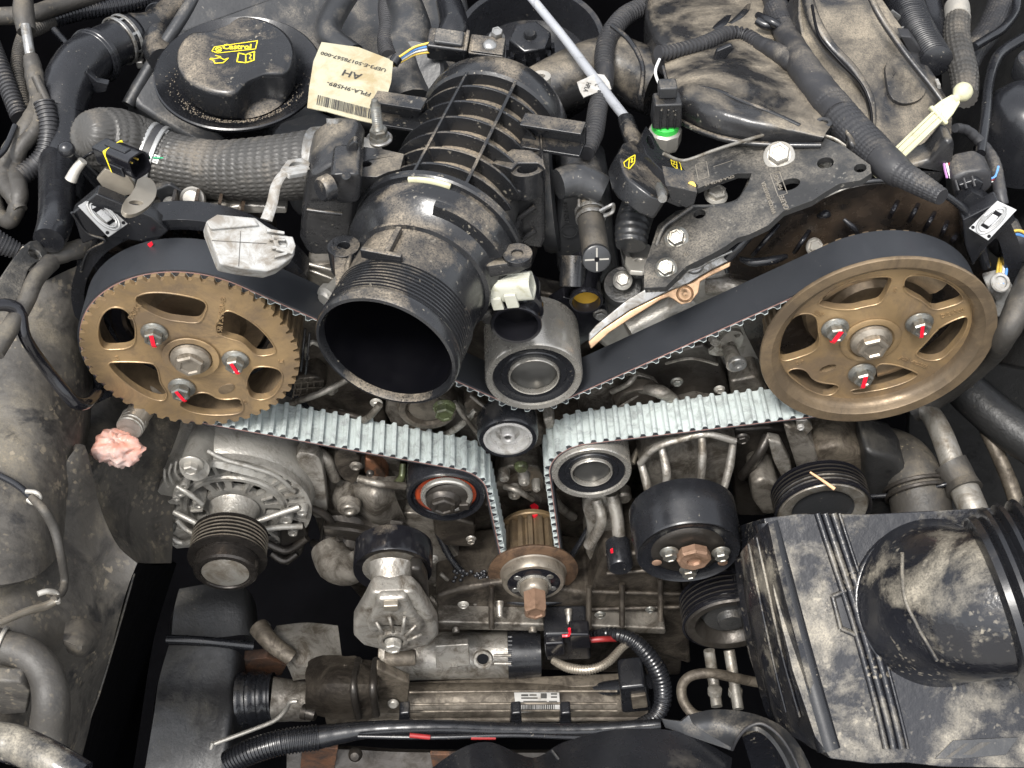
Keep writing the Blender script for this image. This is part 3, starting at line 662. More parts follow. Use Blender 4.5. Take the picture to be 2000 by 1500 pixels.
# sensor socket boss on the neck
c = at(905, 565, Y=-.012); dX = (at(1000, 560, Y=-.012)-c).normalized()
obj('sensor_boss', MB().lathe([(.5, -30), (34, -30), (33, -5), (30, 0), (.5, 0)], at(925, 566, Y=-.012), dX, 32, mpp(c)), M['black_plastic_dusty'], tp)
# duct behind right
c = at(1085, 325, Y=.11)
obj('side_duct', MB().lathe([(.035, .0), (.044, .002), (.046, .006), (.046, .012), (.040, .014), (.038, -.05)], c+Vector((-.012, .01, -.03)), Vector((1, -.05, .1)), 48), M['black_plastic_grey'], tp)
# actuator housing left
PB = at(640, 420, Y=.03)
plate(tp, 'actuator_body', [(600,345),(640,320),(695,322),(706,340),(700,420),(690,470),(650,500),(600,500),(585,470),(590,400)], PY(.035), .05, M['black_plastic_dusty'], bevel=.006, bseg=3)
plate(tp, 'actuator_tray', [(668,318),(700,285),(745,290),(790,300),(782,330),(760,335),(736,345),(664,342)], PZ(at(720, 315, Y=.055).z), .018, M['black_plastic_dusty'], holes=[('e', 712, 320, 13, .7, 0)], bevel=.0012)
plate(tp, 'actuator_block', [(645,340),(700,338),(706,352),(704,395),(660,400),(640,385)], PY(.022), .03, M['black_plastic_dusty'], bevel=.003)
plate(tp, 'web_plate', [(736,300),(760,292),(800,308),(838,330),(800,345),(736,330)], PZ(at(780, 318, Y=.06).z-.006), .004, M['black_plastic_dusty'], bevel=.001)
plate(tp, 'bracket_ear', [(655,322),(668,312),(680,285),(692,275),(700,280),(700,292),(676,322)], PY(.045), .006, M['black_plastic'], bevel=.001)
obj('shaft_cap', MB().lathe([(.5, 12), (20, 12), (24, 8), (25, 0), (26, -10)], at(636, 368, Y=.018), Vector((-.75, -.6, .2)).normalized(), 32, mpp(PB)), M['black_plastic'], tp)
obj('screw', MB().lathe([(.5, 2), (7, 2), (9, 0)], at(676, 343, Y=.02), Vector((0, -.3, 1)).normalized(), 24, mpp(PB)), M['black_plastic'], tp)
tube(tp, 'moulded_seam', [(600, 410, .03), (640, 415, .028), (668, 418, .028)], 4, M['black_plastic_dusty'], n=8)

# cream sensor plug
t = thing('sensor_plug', 'ivory plastic sensor connector sticking out of the right side of the intake pipe neck', 'connector', tuple(at(990, 560, Y=-.02)))
c = at(955, 564, Y=-.014); dX = (at(1040, 558, Y=-.020)-at(940, 566, Y=-.014)).normalized(); k = mpp(c); uZ = (UPW-dX*UPW.dot(dX)).normalized(); vY = uZ.cross(dX)
obj('collar', MB().lathe([(.5, -15), (25, -15), (27, -8), (27, 12), (20, 14)], c, dX, 32, k), M['ivory_plastic'], t)
def shell(c, dx, vy, uz, L, Wd, H, thk, m, parent, name='socket', fl=0):
    mb = MB(); u, v, w = vy, uz, dx
    def rr(hw, hh, z): 
        P = []
        for a in range(24):
            t_ = 2*math.pi*a/24; cx, sx = math.cos(t_), math.sin(t_)
            P.append(c+u*(math.copysign(abs(cx)**.5, cx)*hw)+v*(math.copysign(abs(sx)**.5, sx)*hh)+w*z)
        return P
    mb.rings([rr(Wd/2, H/2, 0), rr(Wd/2, H/2, L), rr(Wd/2-thk, H/2-thk, L), rr(Wd/2-thk, H/2-thk, L*.35)])
    return obj(name, mb, m, parent)
shell(c+dX*(10*k), dX, vY, uZ, 78*k, 44*k, 50*k, 4*k, M['ivory_plastic'], t)
obj('latch', MB().box(c+dX*(46*k)-vY*(24*k)-uZ*(14*k), 24*k, 8*k, 34*k, (dX, vY, uZ)), M['ivory_plastic'], t, bevel=.0006)
obj('latch', MB().box(c+dX*(16*k)-vY*(24*k)-uZ*(18*k), 22*k, 9*k, 30*k, (dX, vY, uZ)), M['ivory_plastic'], t, bevel=.0006)
obj('rib', MB().box(c+dX*(50*k)+uZ*(25*k)-vY*(8*k), 74*k, 3*k, 4*k, (dX, vY, uZ)), M['ivory_plastic'], t, bevel=.0003)
obj('rib', MB().box(c+dX*(50*k)+uZ*(25*k)+vY*(8*k), 74*k, 3*k, 4*k, (dX, vY, uZ)), M['ivory_plastic'], t, bevel=.0003)

# black spigot below
t = thing('coolant_spigot', 'short open black pipe stub between the ivory plug and the steel pulley', 'pipe stub', tuple(at(1008, 640, Y=-.015)))
o, a2 = ell(1008, 636, .66, 96, Y=-.025); a2 = Vector((a2.x*.6, a2.y, a2.z*.3)).normalized()
lathe(t, 'pipe', [(.001, -60), (41, -55), (42, -6), (44, 0), (49, 1), (51, -3), (50, -8), (47, -12), (47, -36), (53, -40), (53, -52), (47, -55), (46, -110)], o, a2, M['black_gloss'], n=56, cap0=False)
lathe(t, 'bore_end', [(.5, -50), (41.5, -50), (42, -54)], o, a2, M['inner_black'])
# spigot right, amber disc inside the bore
t = thing('coolant_spigot', 'open glossy black coolant pipe stub with amber interior, right of the steel pulley', 'pipe stub', tuple(at(1145, 580, Y=.04)))
o, a2 = ell(1145, 590, .70, 92, Y=.035); a2 = Vector((a2.x*.5, a2.y, a2.z)).normalized()
lathe(t, 'pipe', [(.001, -40), (26, -38), (27, -4), (28, 1), (31, 1), (33, -3), (33, -10), (30, -14), (30, -80), (34, -84), (34, -110), (.5, -112)], o, a2, M['black_gloss'], n=56, cap0=False)
lathe(t, 'amber_disc', [(.5, -22), (27, -22), (27, -26)], o, a2, M['amber'])
tag(plate(t, 'cast_base', [(1070,600),(1090,640),(1130,680),(1152,664),(1190,612),(1184,596),(1160,590),(1100,580)], PY(.055), .012, M['black_gloss'], bevel=.002))
hexbolt(t, at(1172, 613, Y=.05), FWD, 11, 10, M['bright_steel'], fl=1.3)
# ================================================================== TOP LEFT: OIL FILLER, HOSES, CONNECTORS
# valve cover left (dusty casting behind filler)
t = thing('cam_cover', 'dusty black left cam cover slanting behind the oil filler', 'engine cover', tuple(at(330, 140, Z=.07)))
pc = P3((245, 195, ('z', .095)), (430, 0, ('z', .13)), (330, 250, ('z', .075)))
plate(t, 'cover_shell', [(242,190),(262,150),(300,100),(352,20),(392,-60),(640,-80),(650,60),(640,200),(600,300),(420,300),(322,245)], pc, .06, M['black_plastic_grey'], bevel=.010, bseg=4, smooth=1)
tube(t, 'cover_edge', [(250,205,('z',.09)),(300,120,('z',.108)),(352,40,('z',.125)),(400,-40,('z',.14))], 13, M['black_plastic_grey'], n=12)
plate(t, 'filler_neck_cover', [(520,250),(600,200),(660,230),(690,300),(650,330),(560,330)], PZ(.060), .05, M['black_plastic_grey'], bevel=.006)
# valley cover between
t = thing('valley_cover', 'dusty dark plastic intake cover between the oil filler and the round filter cap', 'engine cover', tuple(at(720, 60, Z=.08)))
pv = P3((620, 150, ('z', .055)), (760, 20, ('z', .075)), (880, 140, ('z', .06)))
plate(t, 'cover_shell', [(560,-60),(900,-60),(930,80),(900,180),(800,240),(640,240),(590,120)], pv, .05, M['black_plastic_grey'], bevel=.01, bseg=3)
tube(t, 'moulded_ridge', [(680,-20,.33),(640,60,.27),(690,110,.24)], 26, M['black_plastic_grey'])
tube(t, 'moulded_ridge', [(780,-20,.33),(800,60,.28),(780,150,.23),(800,210,.2)], [30,44,50,50], M['black_plastic_grey'])
tube(t, 'moulded_ridge', [(875,0,.31),(885,60,.27),(840,110,.25)], [24,30,20], M['clean_black'])
lathe(t, 'round_housing', [(.5, 0), (62, 0), (68, -6), (70, -60)], at(800, 140, Y=.225), Vector((-.2, -.55, .8)).normalized(), M['black_plastic_grey'])
# oil filler
o, a2 = ell(466, 140, .655, -100, Y=.20)
t = thing('oil_filler', 'round black oil filler bowl with twist cap marked in yellow, top left', 'oil filler', tuple(o))
k = mpp(o)
lathe(t, 'filler_bowl', [(.5, -30), (95, -30), (112, -28), (124, -22), (138, -12), (154, -1), (160, 3), (163, 1), (163, -4), (158, -9), (146, -26), (126, -44), (104, -60), (84, -100), (60, -140)], o, a2, M['clean_black'], n=96, cap0=False)
oc = o + a2*(-25*k); u, v, w = basis(a2)
# reading frame of the cap: text runs to image right and slightly up
rd = (at(500, 92, Y=.2)-at(420, 104, Y=.2)); rd = (rd-w*rd.dot(w)).normalized(); ud = w.cross(rd)
def capring(r, h, dent=0):
    P = []
    for i in range(96):
        a = 2*math.pi*i/96; q = r
        for a0 in (R(-58), R(118)):                     # two finger scallops
            d = math.atan2(math.sin(a-a0), math.cos(a-a0)); q -= dent*r*math.exp(-(d/.40)**4)
        P.append(oc+(rd*math.cos(a)+ud*math.sin(a))*(q*k)+w*(h*k))
    return P
cc = MB().rings([capring(96, -6), capring(106, 0), capring(111, 8, .20), capring(113, 16, .27), capring(113, 60, .27), capring(111.5, 66, .26), capring(108, 70, .25), capring(104, 71.8, .23), capring(98, 72.5, .20), capring(60, 73, .05), capring(20, 73)], cap0=False)
cap = obj('filler_cap', cc, M['black_plastic'], t, sharp=50)
top = oc+w*(73.2*k)
def capxy(px, py): return at(px, py, pl=(top, w))
yp = M['yellow_print']
lg = text(cap, 'Castrol', 'logo_lettering', capxy(463, 92), (rd+ud*.0).normalized(), ud, 20*k, yp, ext=.0002, sx=.92, bold=.03)
def line(parent, name, pts, wpx, pl, m, close=False):
    """thin printed stroke lying on a plane"""
    P = [at(a, b, pl=pl) for a, b in pts]; n_ = pl[1].normalized(); mb = MB(); kk = mpp(P[0])*wpx/2
    if close: P.append(P[0])
    for a, b in zip(P, P[1:]):
        d = (b-a).normalized(); s_ = n_.cross(d)*kk
        mb.add([a-s_-d*kk, b-s_+d*kk, b+s_+d*kk, a+s_-d*kk], [(0, 1, 2, 3)])
    mb.v = [q+n_*.00025 for q in mb.v]
    return obj(name, mb, m, parent, sharp=180)
pt = (top, w)
line(cap, 'logo_frame', [(419,92),(503,80),(499,96),(425,104),(414,100)], 1.8, pt, yp, True)
mb = MB(); mb.add(circ(capxy(427, 97), w, 7*k, 20), [tuple(range(20))]); mb.v = [q+w*.0002 for q in mb.v]; obj('logo_disc', mb, yp, cap)
line(cap, 'logo_swoosh', [(421,99),(428,95),(434,97)], 2.2, (top+w*.0002, w), M['black_plastic'])
line(cap, 'manual_symbol', [(466,104),(480,107),(497,101),(496,118),(480,123),(463,121)], 2.4, pt, yp, True)
line(cap, 'manual_symbol', [(480,107),(480,123)], 2.2, pt, yp)
line(cap, 'manual_symbol', [(487,107),(491,108),(487,115),(491,116)], 1.6, pt, yp)
line(cap, 'oil_can_symbol', [(410,116),(417,118),(420,124),(436,123),(446,114),(438,117),(430,113),(419,115),(412,114)], 2.0, pt, yp, True)
line(cap, 'oil_can_symbol', [(421,109),(431,111)], 1.8, pt, yp)
# sand grains lying in the bowl
mb = MB(); rnd = random.Random(3)
for i in range(420):
    a = rnd.gauss(-1.55, .75); r_ = rnd.uniform(112, 142); hh = -27+ (r_-112)*.75
    c_ = o+(rd*math.cos(a)+ud*math.sin(a))*(r_*k)+w*((hh+4)*k); s_ = rnd.uniform(.0003, .0008)
    mb.box(c_, s_, s_, s_*.7)
tag(obj('sand_grains', mb, M['sandy_core'], t, sharp=10), kind='stuff')
# paper tag
t = thing('paper_label', 'yellowed paper tag with barcode and upside down lettering, beside the oil filler bowl', 'label', tuple(at(690, 160, Y=.16)))
pl_ = P3((626, 85, .215), (768, 122, .20), (735, 240, .13))
pg = plate(t, 'paper', [(628,82),(700,92),(768,118),(764,160),(752,200),(736,242),(690,232),(640,218),(600,210),(604,170),(612,120)], pl_, .0006, M['paper'], bevel=0)
n_ = pl_[1]; kq = mpp(pl_[0])
rd2 = (at(620, 150, pl=pl_)-at(700, 172, pl=pl_)).normalized(); ud2 = n_.cross(rd2)
for s_, x, y, sz in (('UEP3-E-50178567-000', 690, 121, 14.5), ('AH', 687, 146, 27), ('FPLA-9H589-', 681, 174, 16)):
    text(t, s_, 'lettering', at(x, y, pl=pl_)+n_*.0004, rd2, ud2, sz*kq, M['ink'], ext=.0001)
mb = MB(); q0 = at(621, 186, pl=pl_); q1 = at(734, 216, pl=pl_); dd = q1-q0; dn = (at(618, 205, pl=pl_)-q0)
x = 0; rnd = random.Random(5)
while x < 1:
    wd = rnd.choice((.008, .008, .016, .024))
    if x+wd > 1: break
    a_ = q0+dd*x; b_ = q0+dd*(x+wd); mb.add([a_+n_*.0004, b_+n_*.0004, b_+dn+n_*.0004, a_+dn+n_*.0004], [(0, 1, 2, 3)]); x += wd+rnd.choice((.008, .01, .018))
obj('barcode', mb, M['ink'], t, sharp=180)
# braided hose
t = thing('braided_hose', 'thick grey braided hose bending from top left to the intake housing, clamp with green mark', 'hose', tuple(at(400, 300, Y=.08)))
tube(t, 'braided_sleeve', [(164,258,.098),(172,260,.100),(190,266,.106),(220,276,.112),(262,292,.118),(330,318,.112),(420,332,.10),(520,330,.09),(605,322,.083),(650,318,.08)], [14,40,56,65,66,58,56,62,66,62], M['braid'], n=190, braid=9.5, sub=8)
P = [spec(s) for s in ((214,262,.108),(262,290,.118),(330,318,.112))]
def band(parent, name, P0, d, r, wd, thk, m, n=48): 
    mb = MB(); annulus(mb, P0, d, r, r+thk, -wd/2, wd/2, n, c=thk*.3); return obj(name, mb, m, parent)
P0 = spec((297, 308, .116)); d0 = (spec((340, 320, .112))-spec((262, 292, .118))).normalized(); kk = mpp(P0)
for q in (-1, 1): band(t, 'hose_clamp', P0+d0*(q*11*kk), d0, 63.5*kk, 9*kk, .0016, M['clip_steel'])
band(t, 'clamp_bridge', P0, d0, 62*kk, 16*kk, .0014, M['rubber'])
for a_ in (.0, 1.1, -1.1): obj('clamp_bar', MB().box(P0+((CAM-P0).normalized()*math.cos(a_)+d0.cross((CAM-P0).normalized())*math.sin(a_))*64.3*kk, 26*kk, 16*kk, 3*kk, (d0, d0.cross((CAM-P0).normalized()*math.cos(a_)+d0.cross((CAM-P0).normalized())*math.sin(a_)), (CAM-P0).normalized()*math.cos(a_)+d0.cross((CAM-P0).normalized())*math.sin(a_))), M['clip_steel'], t)
P1 = spec((634, 318, .081)); d1 = (spec((680, 316, .078))-spec((605, 322, .083))).normalized(); band(t, 'end_ferrule', P1, d1, 62*kk, 36*kk, .0020, M['bright_steel'])
u_, v_, w_ = basis(d0)
gm = MB(); 
for i in range(14):
    a = R(95+i*4)
cdir = (CAM-P0).normalized(); cdir = (cdir-d0*cdir.dot(d0)).normalized(); up_ = d0.cross(cdir)
for (dx_, a0, wdt) in ((-.2, 0, 12), (16, 5, 9), (-30, -6, 10)):
    pass
def on_tube(P0, d, r, along, ang): return P0+d*along+(cdir*math.cos(ang)+up_*math.sin(ang))*r
for (al, ang, L_) in ((-20, .18, 34), (4, .1, 16), (26, .0, 18)):
    P_ = [on_tube(P0, d0, 67.5*kk, (al+L_*j/5-L_/2)*kk, ang-.02*j) for j in range(6)]
    obj('green_stripe', MB().tube(P_, 1.9*kk, 6, 1, flat=.3), M['green_paint'], t)
tube(t, 'metal_stub', [(646,316,.081),(700,300,.08),(740,290,.085)], [40,30,22], M['dusty_bolt'])
tag(tube(None, 'clamp_tower', [(655,300,.07),(652,262,.075),(652,232,.08)], [13,12,15], M['bright_steel'], n=6, flat=.5), 'small bright metal clamp tongue standing left of the threaded stud', 'hose clamp')
# threaded stud
o = at(741, 272, Z=at(741, 272, Y=.085).z); k = mpp(o)
t = thing('threaded_stud', 'vertical threaded steel stud with nut and washer, under the paper tag', 'stud', tuple(o))
lathe(t, 'washer', [(.5, 5), (24, 5), (26, 3), (26, 0)], o, UPW, M['bright_steel'])
hexbolt(t, o+UPW*(4*k), UPW, 18, 22, M['zinc_bolt'], fl=1.15, name='nut', cup=False)
pr = []
for i in range(13): pr += [(8.5, 24+i*4.4), (10.5, 26+i*4.4)]
pr += [(8, 84), (6, 92), (.5, 94)]
lathe(t, 'thread', pr, o, UPW, M['zinc_bolt'], n=20)
# connector with yellow mark
o = at(215, 300, Y=.05); dX = (at(290, 330, Y=.025)-at(190, 288, Y=.06)).normalized(); uz = (UPW-dX*UPW.dot(dX)).normalized(); vy = uz.cross(dX); k = mpp(o)
t = thing('wire_connector', 'glossy black plug with a yellow stripe hanging open over the left sprocket cover', 'connector', tuple(o))
shell(o+dX*(25*k)+uz*2*k, dX, vy, uz, 72*k, 46*k, 48*k, 3.5*k, M['black_gloss'], t)
obj('plug_body', MB().box(o+dX*(0*k), 55*k, 40*k, 40*k, (dX, vy, uz)), M['clean_black'], t, bevel=.0015)
obj('plug_rail', MB().box(o+dX*(40*k)+uz*(26*k), 66*k, 16*k, 5*k, (dX, vy, uz)), M['clean_black'], t, bevel=.0005)
obj('plug_rail', MB().box(o+dX*(60*k)+vy*(26*k)+uz*6*k, 70*k, 5*k, 14*k, (dX, vy, uz)), M['clean_black'], t, bevel=.0005)
obj('plug_rail', MB().box(o+dX*(52*k)-vy*(25*k)-uz*8*k, 40*k, 5*k, 20*k, (dX, vy, uz)), M['clean_black'], t, bevel=.0005)
mb = MB(); 
rngs = []
for i in range(3): pass
mb.box(o+dX*(22*k), 7*k, 47.5*k, 50*k, (dX, vy, uz)); obj('yellow_stripe', mb, M['yellow_print'], t, bevel=.002)
for i in (-1, 1): obj('pin', MB().box(o+dX*(74*k)+vy*(i*7*k)+uz*(8*k), 24*k, 2.5*k, 2.5*k, (dX, vy, uz)), M['wire_yellow'], t)
for dz_ in (0, .004): tube(t, 'wire', [(196,292,.06),(176,300,.06),(160,312,.055),(150,325,.05)], 3, M['clean_black'], n=8)
tag(tube(None, 'cable_sleeve', [(162,314,.05),(148,332,.048),(138,352,.045)], [9,10,12], M['dusty_bolt']), 'grey sleeve on thin wires, left of the yellow striped plug', 'cable')
# bracket below
t = thing('metal_bracket', 'bent tan metal bracket with a slot, below the yellow striped plug', 'bracket', tuple(at(270, 375, Y=.02)))
plate(t, 'bracket_leg', [(205,330),(250,345),(262,362),(262,378),(236,385),(205,372),(188,350)], PY(.045), .003, M['thin_steel'], bevel=.0006)
plate(t, 'slotted_foot', [(240,395),(262,372),(270,345),(290,345),(304,358),(307,378),(296,398),(272,415),(250,420),(238,412)], P3((240,400,.012),(300,350,.05),(300,395,.025)), .003, M['thin_steel'], holes=[('e', 266, 396, 15, .5, 35)], bevel=.0006, smooth=1)
# ball stud
t = thing('ball_stud', 'small black ball ended stud on a stalk at the left edge of the braided hose', 'ball stud', tuple(at(130, 292, Y=.05)))
lathe(t, 'ball', [(.5, 17), (8, 15), (14, 9), (17, 0), (14, -9), (9, -14)], at(130, 292, Y=.05), Vector((-.5, -.3, .6)).normalized(), M['clean_black'])
tube(t, 'stalk', [(136,300,.052),(160,322,.065),(210,375,.08),(250,410,.09)], [8,10,14,16], M['clean_black'])
# coolant hose elbow
t = thing('coolant_hose', 'large smooth black rubber elbow hose with a silver spring clamp, top left', 'hose', tuple(at(170, 130, Y=.22)))
tube(t, 'rubber_hose', [(130,330,.14),(122,250,.18),(128,180,.21),(160,125,.24),(215,90,.27),(262,66,.29)], [38,42,48,50,44,40], M['clean_black'], n=28, sharp=180)
tube(t, 'hose_branch', [(128,200,.2),(118,240,.19),(112,300,.16),(110,420,.06),(95,470,.03)], [50,44,36,34,30], M['clean_black'], n=24)
P0 = spec((240, 77, .282)); d0 = (spec((262, 66, .29))-spec((215, 90, .27))).normalized(); kk = mpp(P0)
for q in (-8, 8): band(t, 'spring_clamp', P0+d0*(q*kk), d0, 45*kk, 7*kk, .0014, M['bright_steel'])
cdir = (CAM-P0).normalized(); cdir = (cdir-d0*cdir.dot(d0)).normalized(); up_ = d0.cross(cdir)
for a_ in (0, .8, -.8): obj('clamp_bridge', MB().box(P0+(cdir*math.cos(a_)+up_*math.sin(a_))*46.5*kk, 12*kk, 5*kk, 2*kk, (d0, (cdir*math.cos(a_)+up_*math.sin(a_)).cross(d0), (cdir*math.cos(a_)+up_*math.sin(a_)))), M['bright_steel'], t)
obj('clamp_ear', MB().box(P0+(cdir*math.cos(1.35)+up_*math.sin(1.35))*55*kk, 14*kk, 16*kk, 16*kk), M['bright_steel'], t, bevel=.001)
P0 = spec((186, 110, .256)); d0 = (spec((215, 90, .27))-spec((160, 125, .24))).normalized(); band(t, 'hose_bracket', P0, d0, 49*kk, 20*kk, .0018, M['clean_black'])
band(t, 'hose_bracket', P0, d0, 50.5*kk, 6*kk, .0018, M['clean_black'])
plate(t, 'bracket_foot', [(168,140),(190,160),(212,165),(208,180),(186,182),(160,160)], PY(.215), .006, M['clean_black'])
tube(t, 'bracket_arm', [(106,58,.30),(130,85,.285),(150,110,.27)], 7, M['clean_black'], n=10)
tube(t, 'plastic_neck', [(262,66,.29),(300,55,.30),(340,20,.33),(380,-30,.36)], [40,34,34,36], M['black_plastic'], n=24)
tube(t, 'plastic_neck', [(300,60,.30),(310,100,.27),(318,120,.25)], [34,30,26], M['black_plastic'], n=24)
P0 = spec((322, 40, .32)); band(t, 'hose_bracket', P0, (spec((340,20,.33))-spec((300,55,.30))).normalized(), 37*kk, 16*kk, .002, M['clean_black'])
# wiring top left
g = 'wiring loom branches at the top left'
t = thing('wiring_loom', 'dusty taped wiring loom and ribbed conduit running across the top left corner', 'wiring loom', tuple(at(60, 60, Y=.25)))
tube(t, 'ribbed_conduit', [(104,38,.33),(160,22,.345),(240,10,.36),(330,-10,.38)], 16, M['clean_black'], n=16, corr=(1.6, 7))
tube(t, 'taped_bundle', [(-20,32,.30),(60,28,.31),(110,12,.33),(200,-14,.36)], [17,18,17,16], M['rubber_dirty'], n=16)
tube(t, 'ribbed_conduit', [(104,38,.33),(76,52,.31),(50,68,.29),(36,110,.26),(38,160,.23),(50,215,.2)], [13,14,13,12,12,12], M['rubber_dirty'], n=16, corr=(1.5, 7))
tube(t, 'taped_bundle', [(46,-10,.28),(46,25,.265),(52,62,.25)], [17,21,18], M['rubber_dirty'], n=16)
tube(t, 'bare_pipe', [(50,50,.25),(56,90,.235),(62,122,.225)], 10, M['bright_steel'], n=16)
tube(t, 'taped_bundle', [(60,110,.225),(68,150,.21),(76,200,.19),(60,240,.17),(20,300,.15),(8,350,.13),(28,385,.11),(40,410,.10)], [14,18,17,20,19,18,17,12], M['rubber_dirty'], n=18, wrap=(1.4, 26))
tube(t, 'taped_bundle', [(78,190,.19),(70,250,.165),(40,290,.15),(28,330,.14),(38,380,.11),(22,430,.10),(0,420,.11),(-12,380,.12)], [16,15,15,16,17,15,14,13], M['rubber_dirty'], n=18, wrap=(1.2, 30))
tube(t, 'ribbed_conduit', [(-20,80,.26),(0,130,.235),(22,185,.21),(40,230,.19)], 17, M['rubber'], n=16, corr=(1.8, 9))
tube(t, 'ribbed_conduit', [(86,200,.18),(96,250,.165),(88,300,.15),(60,330,.14),(30,350,.13)], 19, M['rubber'], n=16, corr=(1.4, 8))
tube(t, 'wire', [(30,245,.16),(10,290,.14),(-10,310,.13)], 6, M['clean_black'], n=8)
tube(t, 'wire', [(70,150,.2),(92,200,.185),(104,240,.17)], 9, M['rubber_dirty'], n=10)
# backing cover left
t = thing('sprocket_cover', 'black curved plastic backing cover around the left sprocket with a steel spring clip', 'belt cover', (CL[0], .04, CL[1]))
def ringplate(parent, name, cx, cz, Y, ro, ri, a0, a1, thk, m, n=48, **kw):
    P = [Vector((cx+ro*math.cos(R(a0+(a1-a0)*i/n)), Y, cz+ro*math.sin(R(a0+(a1-a0)*i/n)))) for i in range(n+1)]+[Vector((cx+ri*math.cos(R(a1-(a1-a0)*i/n)), Y, cz+ri*math.sin(R(a1-(a1-a0)*i/n)))) for i in range(n+1)]
    return obj(name, MB().prism(P, FWD, thk), m, parent, **kw)
ringplate(t, 'rim', CL[0], CL[1], .040, .0868, .078, 20, 200, .010, M['clean_black'], bevel=.0015)
ringplate(t, 'inner_wall', CL[0], CL[1], .050, .0862, .0785, 20, 200, .010, M['clean_black'])
plate(t, 'back_wall', [(150,490),(200,455),(300,438),(430,445),(520,485),(600,560),(640,700),(620,800),(400,820),(200,800),(150,620)], PY(.078), .004, M['clean_black'], bevel=0)
for i in range(9):
    a = R(60+i*11); c = Vector((CL[0]+.066*math.cos(a), .073, CL[1]+.066*math.sin(a)))
    obj('stiffening_rib', MB().box(c, .0022, .012, .030, (Vector((-math.sin(a), 0, math.cos(a))), Vector((0, 1, 0)), Vector((math.cos(a), 0, math.sin(a))))), M['cover_black'], t)
plate(t, 'clip_pad', [(140,418),(188,378),(300,425),(330,452),(300,478),(206,462),(160,478)], PY(.036), .010, M['clean_black'], bevel=.0015)
tube(t, 'rim_edge', [(140,415,.034),(170,455,.036),(206,470,.036),(172,492,.038),(158,530,.04)], 3, M['black_plastic'], n=8)
def spring_clip(parent, c4, Y4):
    pl3 = P3(*[(a, b, Y) for (a, b), Y in zip(c4[:3], Y4)])
    mid = [sum(p[0] for p in c4)/4, sum(p[1] for p in c4)/4]
    lerp = lambda f, g: tuple((c4[0][i]*(1-f)+c4[1][i]*f)*(1-g)+(c4[3][i]*(1-f)+c4[2][i]*f)*g for i in (0, 1))
    hole = [lerp(.38, .25), lerp(.72, .25), lerp(.72, .42), lerp(.38, .42)]
    hole2 = [lerp(.38, .62), lerp(.72, .62), lerp(.72, .78), lerp(.38, .78)]
    s = plate(parent, 'spring_clip', c4, pl3, .0012, M['clip_steel'], bevel=.0003)
    up3 = (pl3[0]+pl3[1]*.0012, pl3[1])
    for hh in (hole, hole2): plate(s, 'clip_slot', hh, (pl3[0]+pl3[1]*.0004, pl3[1]), .0005, M['inner_black'], bevel=0)
    plate(s, 'clip_tongue', [lerp(.40, .36), lerp(.70, .36), lerp(.70, .70), lerp(.40, .70)], (pl3[0]+pl3[1]*.003, pl3[1]), .001, M['clip_steel'], bevel=.0005)
    for r0 in (.38, .46):
        pts = [lerp(.55+r0*.82*math.cos(a*math.pi/12), .5+r0*math.sin(a*math.pi/12)) for a in range(24)]
        P = [at(a, b, pl=(pl3[0]+pl3[1]*.0007, pl3[1])) for a, b in pts]; P.append(P[0])
        obj('pressed_bead', MB().tube(P, .0007, 6, 1, caps=False), M['clip_steel'], s)
    for c_ in (lerp(.1, .9), lerp(.9, .92)): obj('clip_hole', MB().prism(circ(at(*c_, pl=(pl3[0]+pl3[1]*.0002, pl3[1])), pl3[1], .0012, 12), pl3[1], .0005), M['inner_black'], s)
    return s
spring_clip(t, [(152, 402), (186, 381), (250, 437), (212, 463)], (.033, .042, .033))
tag(plate(None, 'paint_mark', [(268,440),(276,437),(285,446),(285,450),(276,450)], PY(.0385), .001, M['red_paint'], bevel=0), 'red paint dash on the left cover rim, beside the spring clip', 'paint mark')
tag(plate(None, 'paint_mark', [(288,478),(296,473),(299,478),(293,484)], PY(.028), .001, M['red_paint'], bevel=0), 'tiny red paint dot above the belt on the left sprocket', 'paint mark')
t = thing('left_head_casting', 'dusty grey castings and bolt between the braided hose and the left sprocket cover', 'casting', tuple(at(420, 430, Y=.09)))
plate(t, 'casting', [(290,400),(340,378),(400,392),(470,405),(520,420),(540,470),(420,470),(300,440)], PY(.095), .02, M['cast_alu_dark'], bevel=.004)
plate(t, 'grey_ledge', [(298,372),(330,360),(372,382),(360,402),(320,410)], PY(.085), .012, M['black_plastic_grey'], bevel=.002)
plate(t, 'dusty_bar', [(395,412),(480,400),(560,405),(560,418),(480,418),(400,428)], PY(.080), .01, M['dusty_bolt'], bevel=.0015)
tube(t, 'curved_rib', [(330,440,.07),(345,420,.07),(375,412,.07),(405,420,.07)], 6, M['cast_alu'], n=10)
lathe(t, 'round_cap', [(.5, 8), (15, 8), (19, 4), (20, 0), (24, -3), (24, -20)], at(374, 388, Y=.075), (FWD+UPW).normalized(), M['dusty_bolt'])
hexbolt(t, at(332, 398, Y=.08), (FWD+UPW).normalized(), 11, 12, M['dusty_bolt'], fl=1.3)
tube(t, 'black_pipe', [(240,395,.09),(300,420,.085),(350,438,.085)], 12, M['clean_black'], n=14)
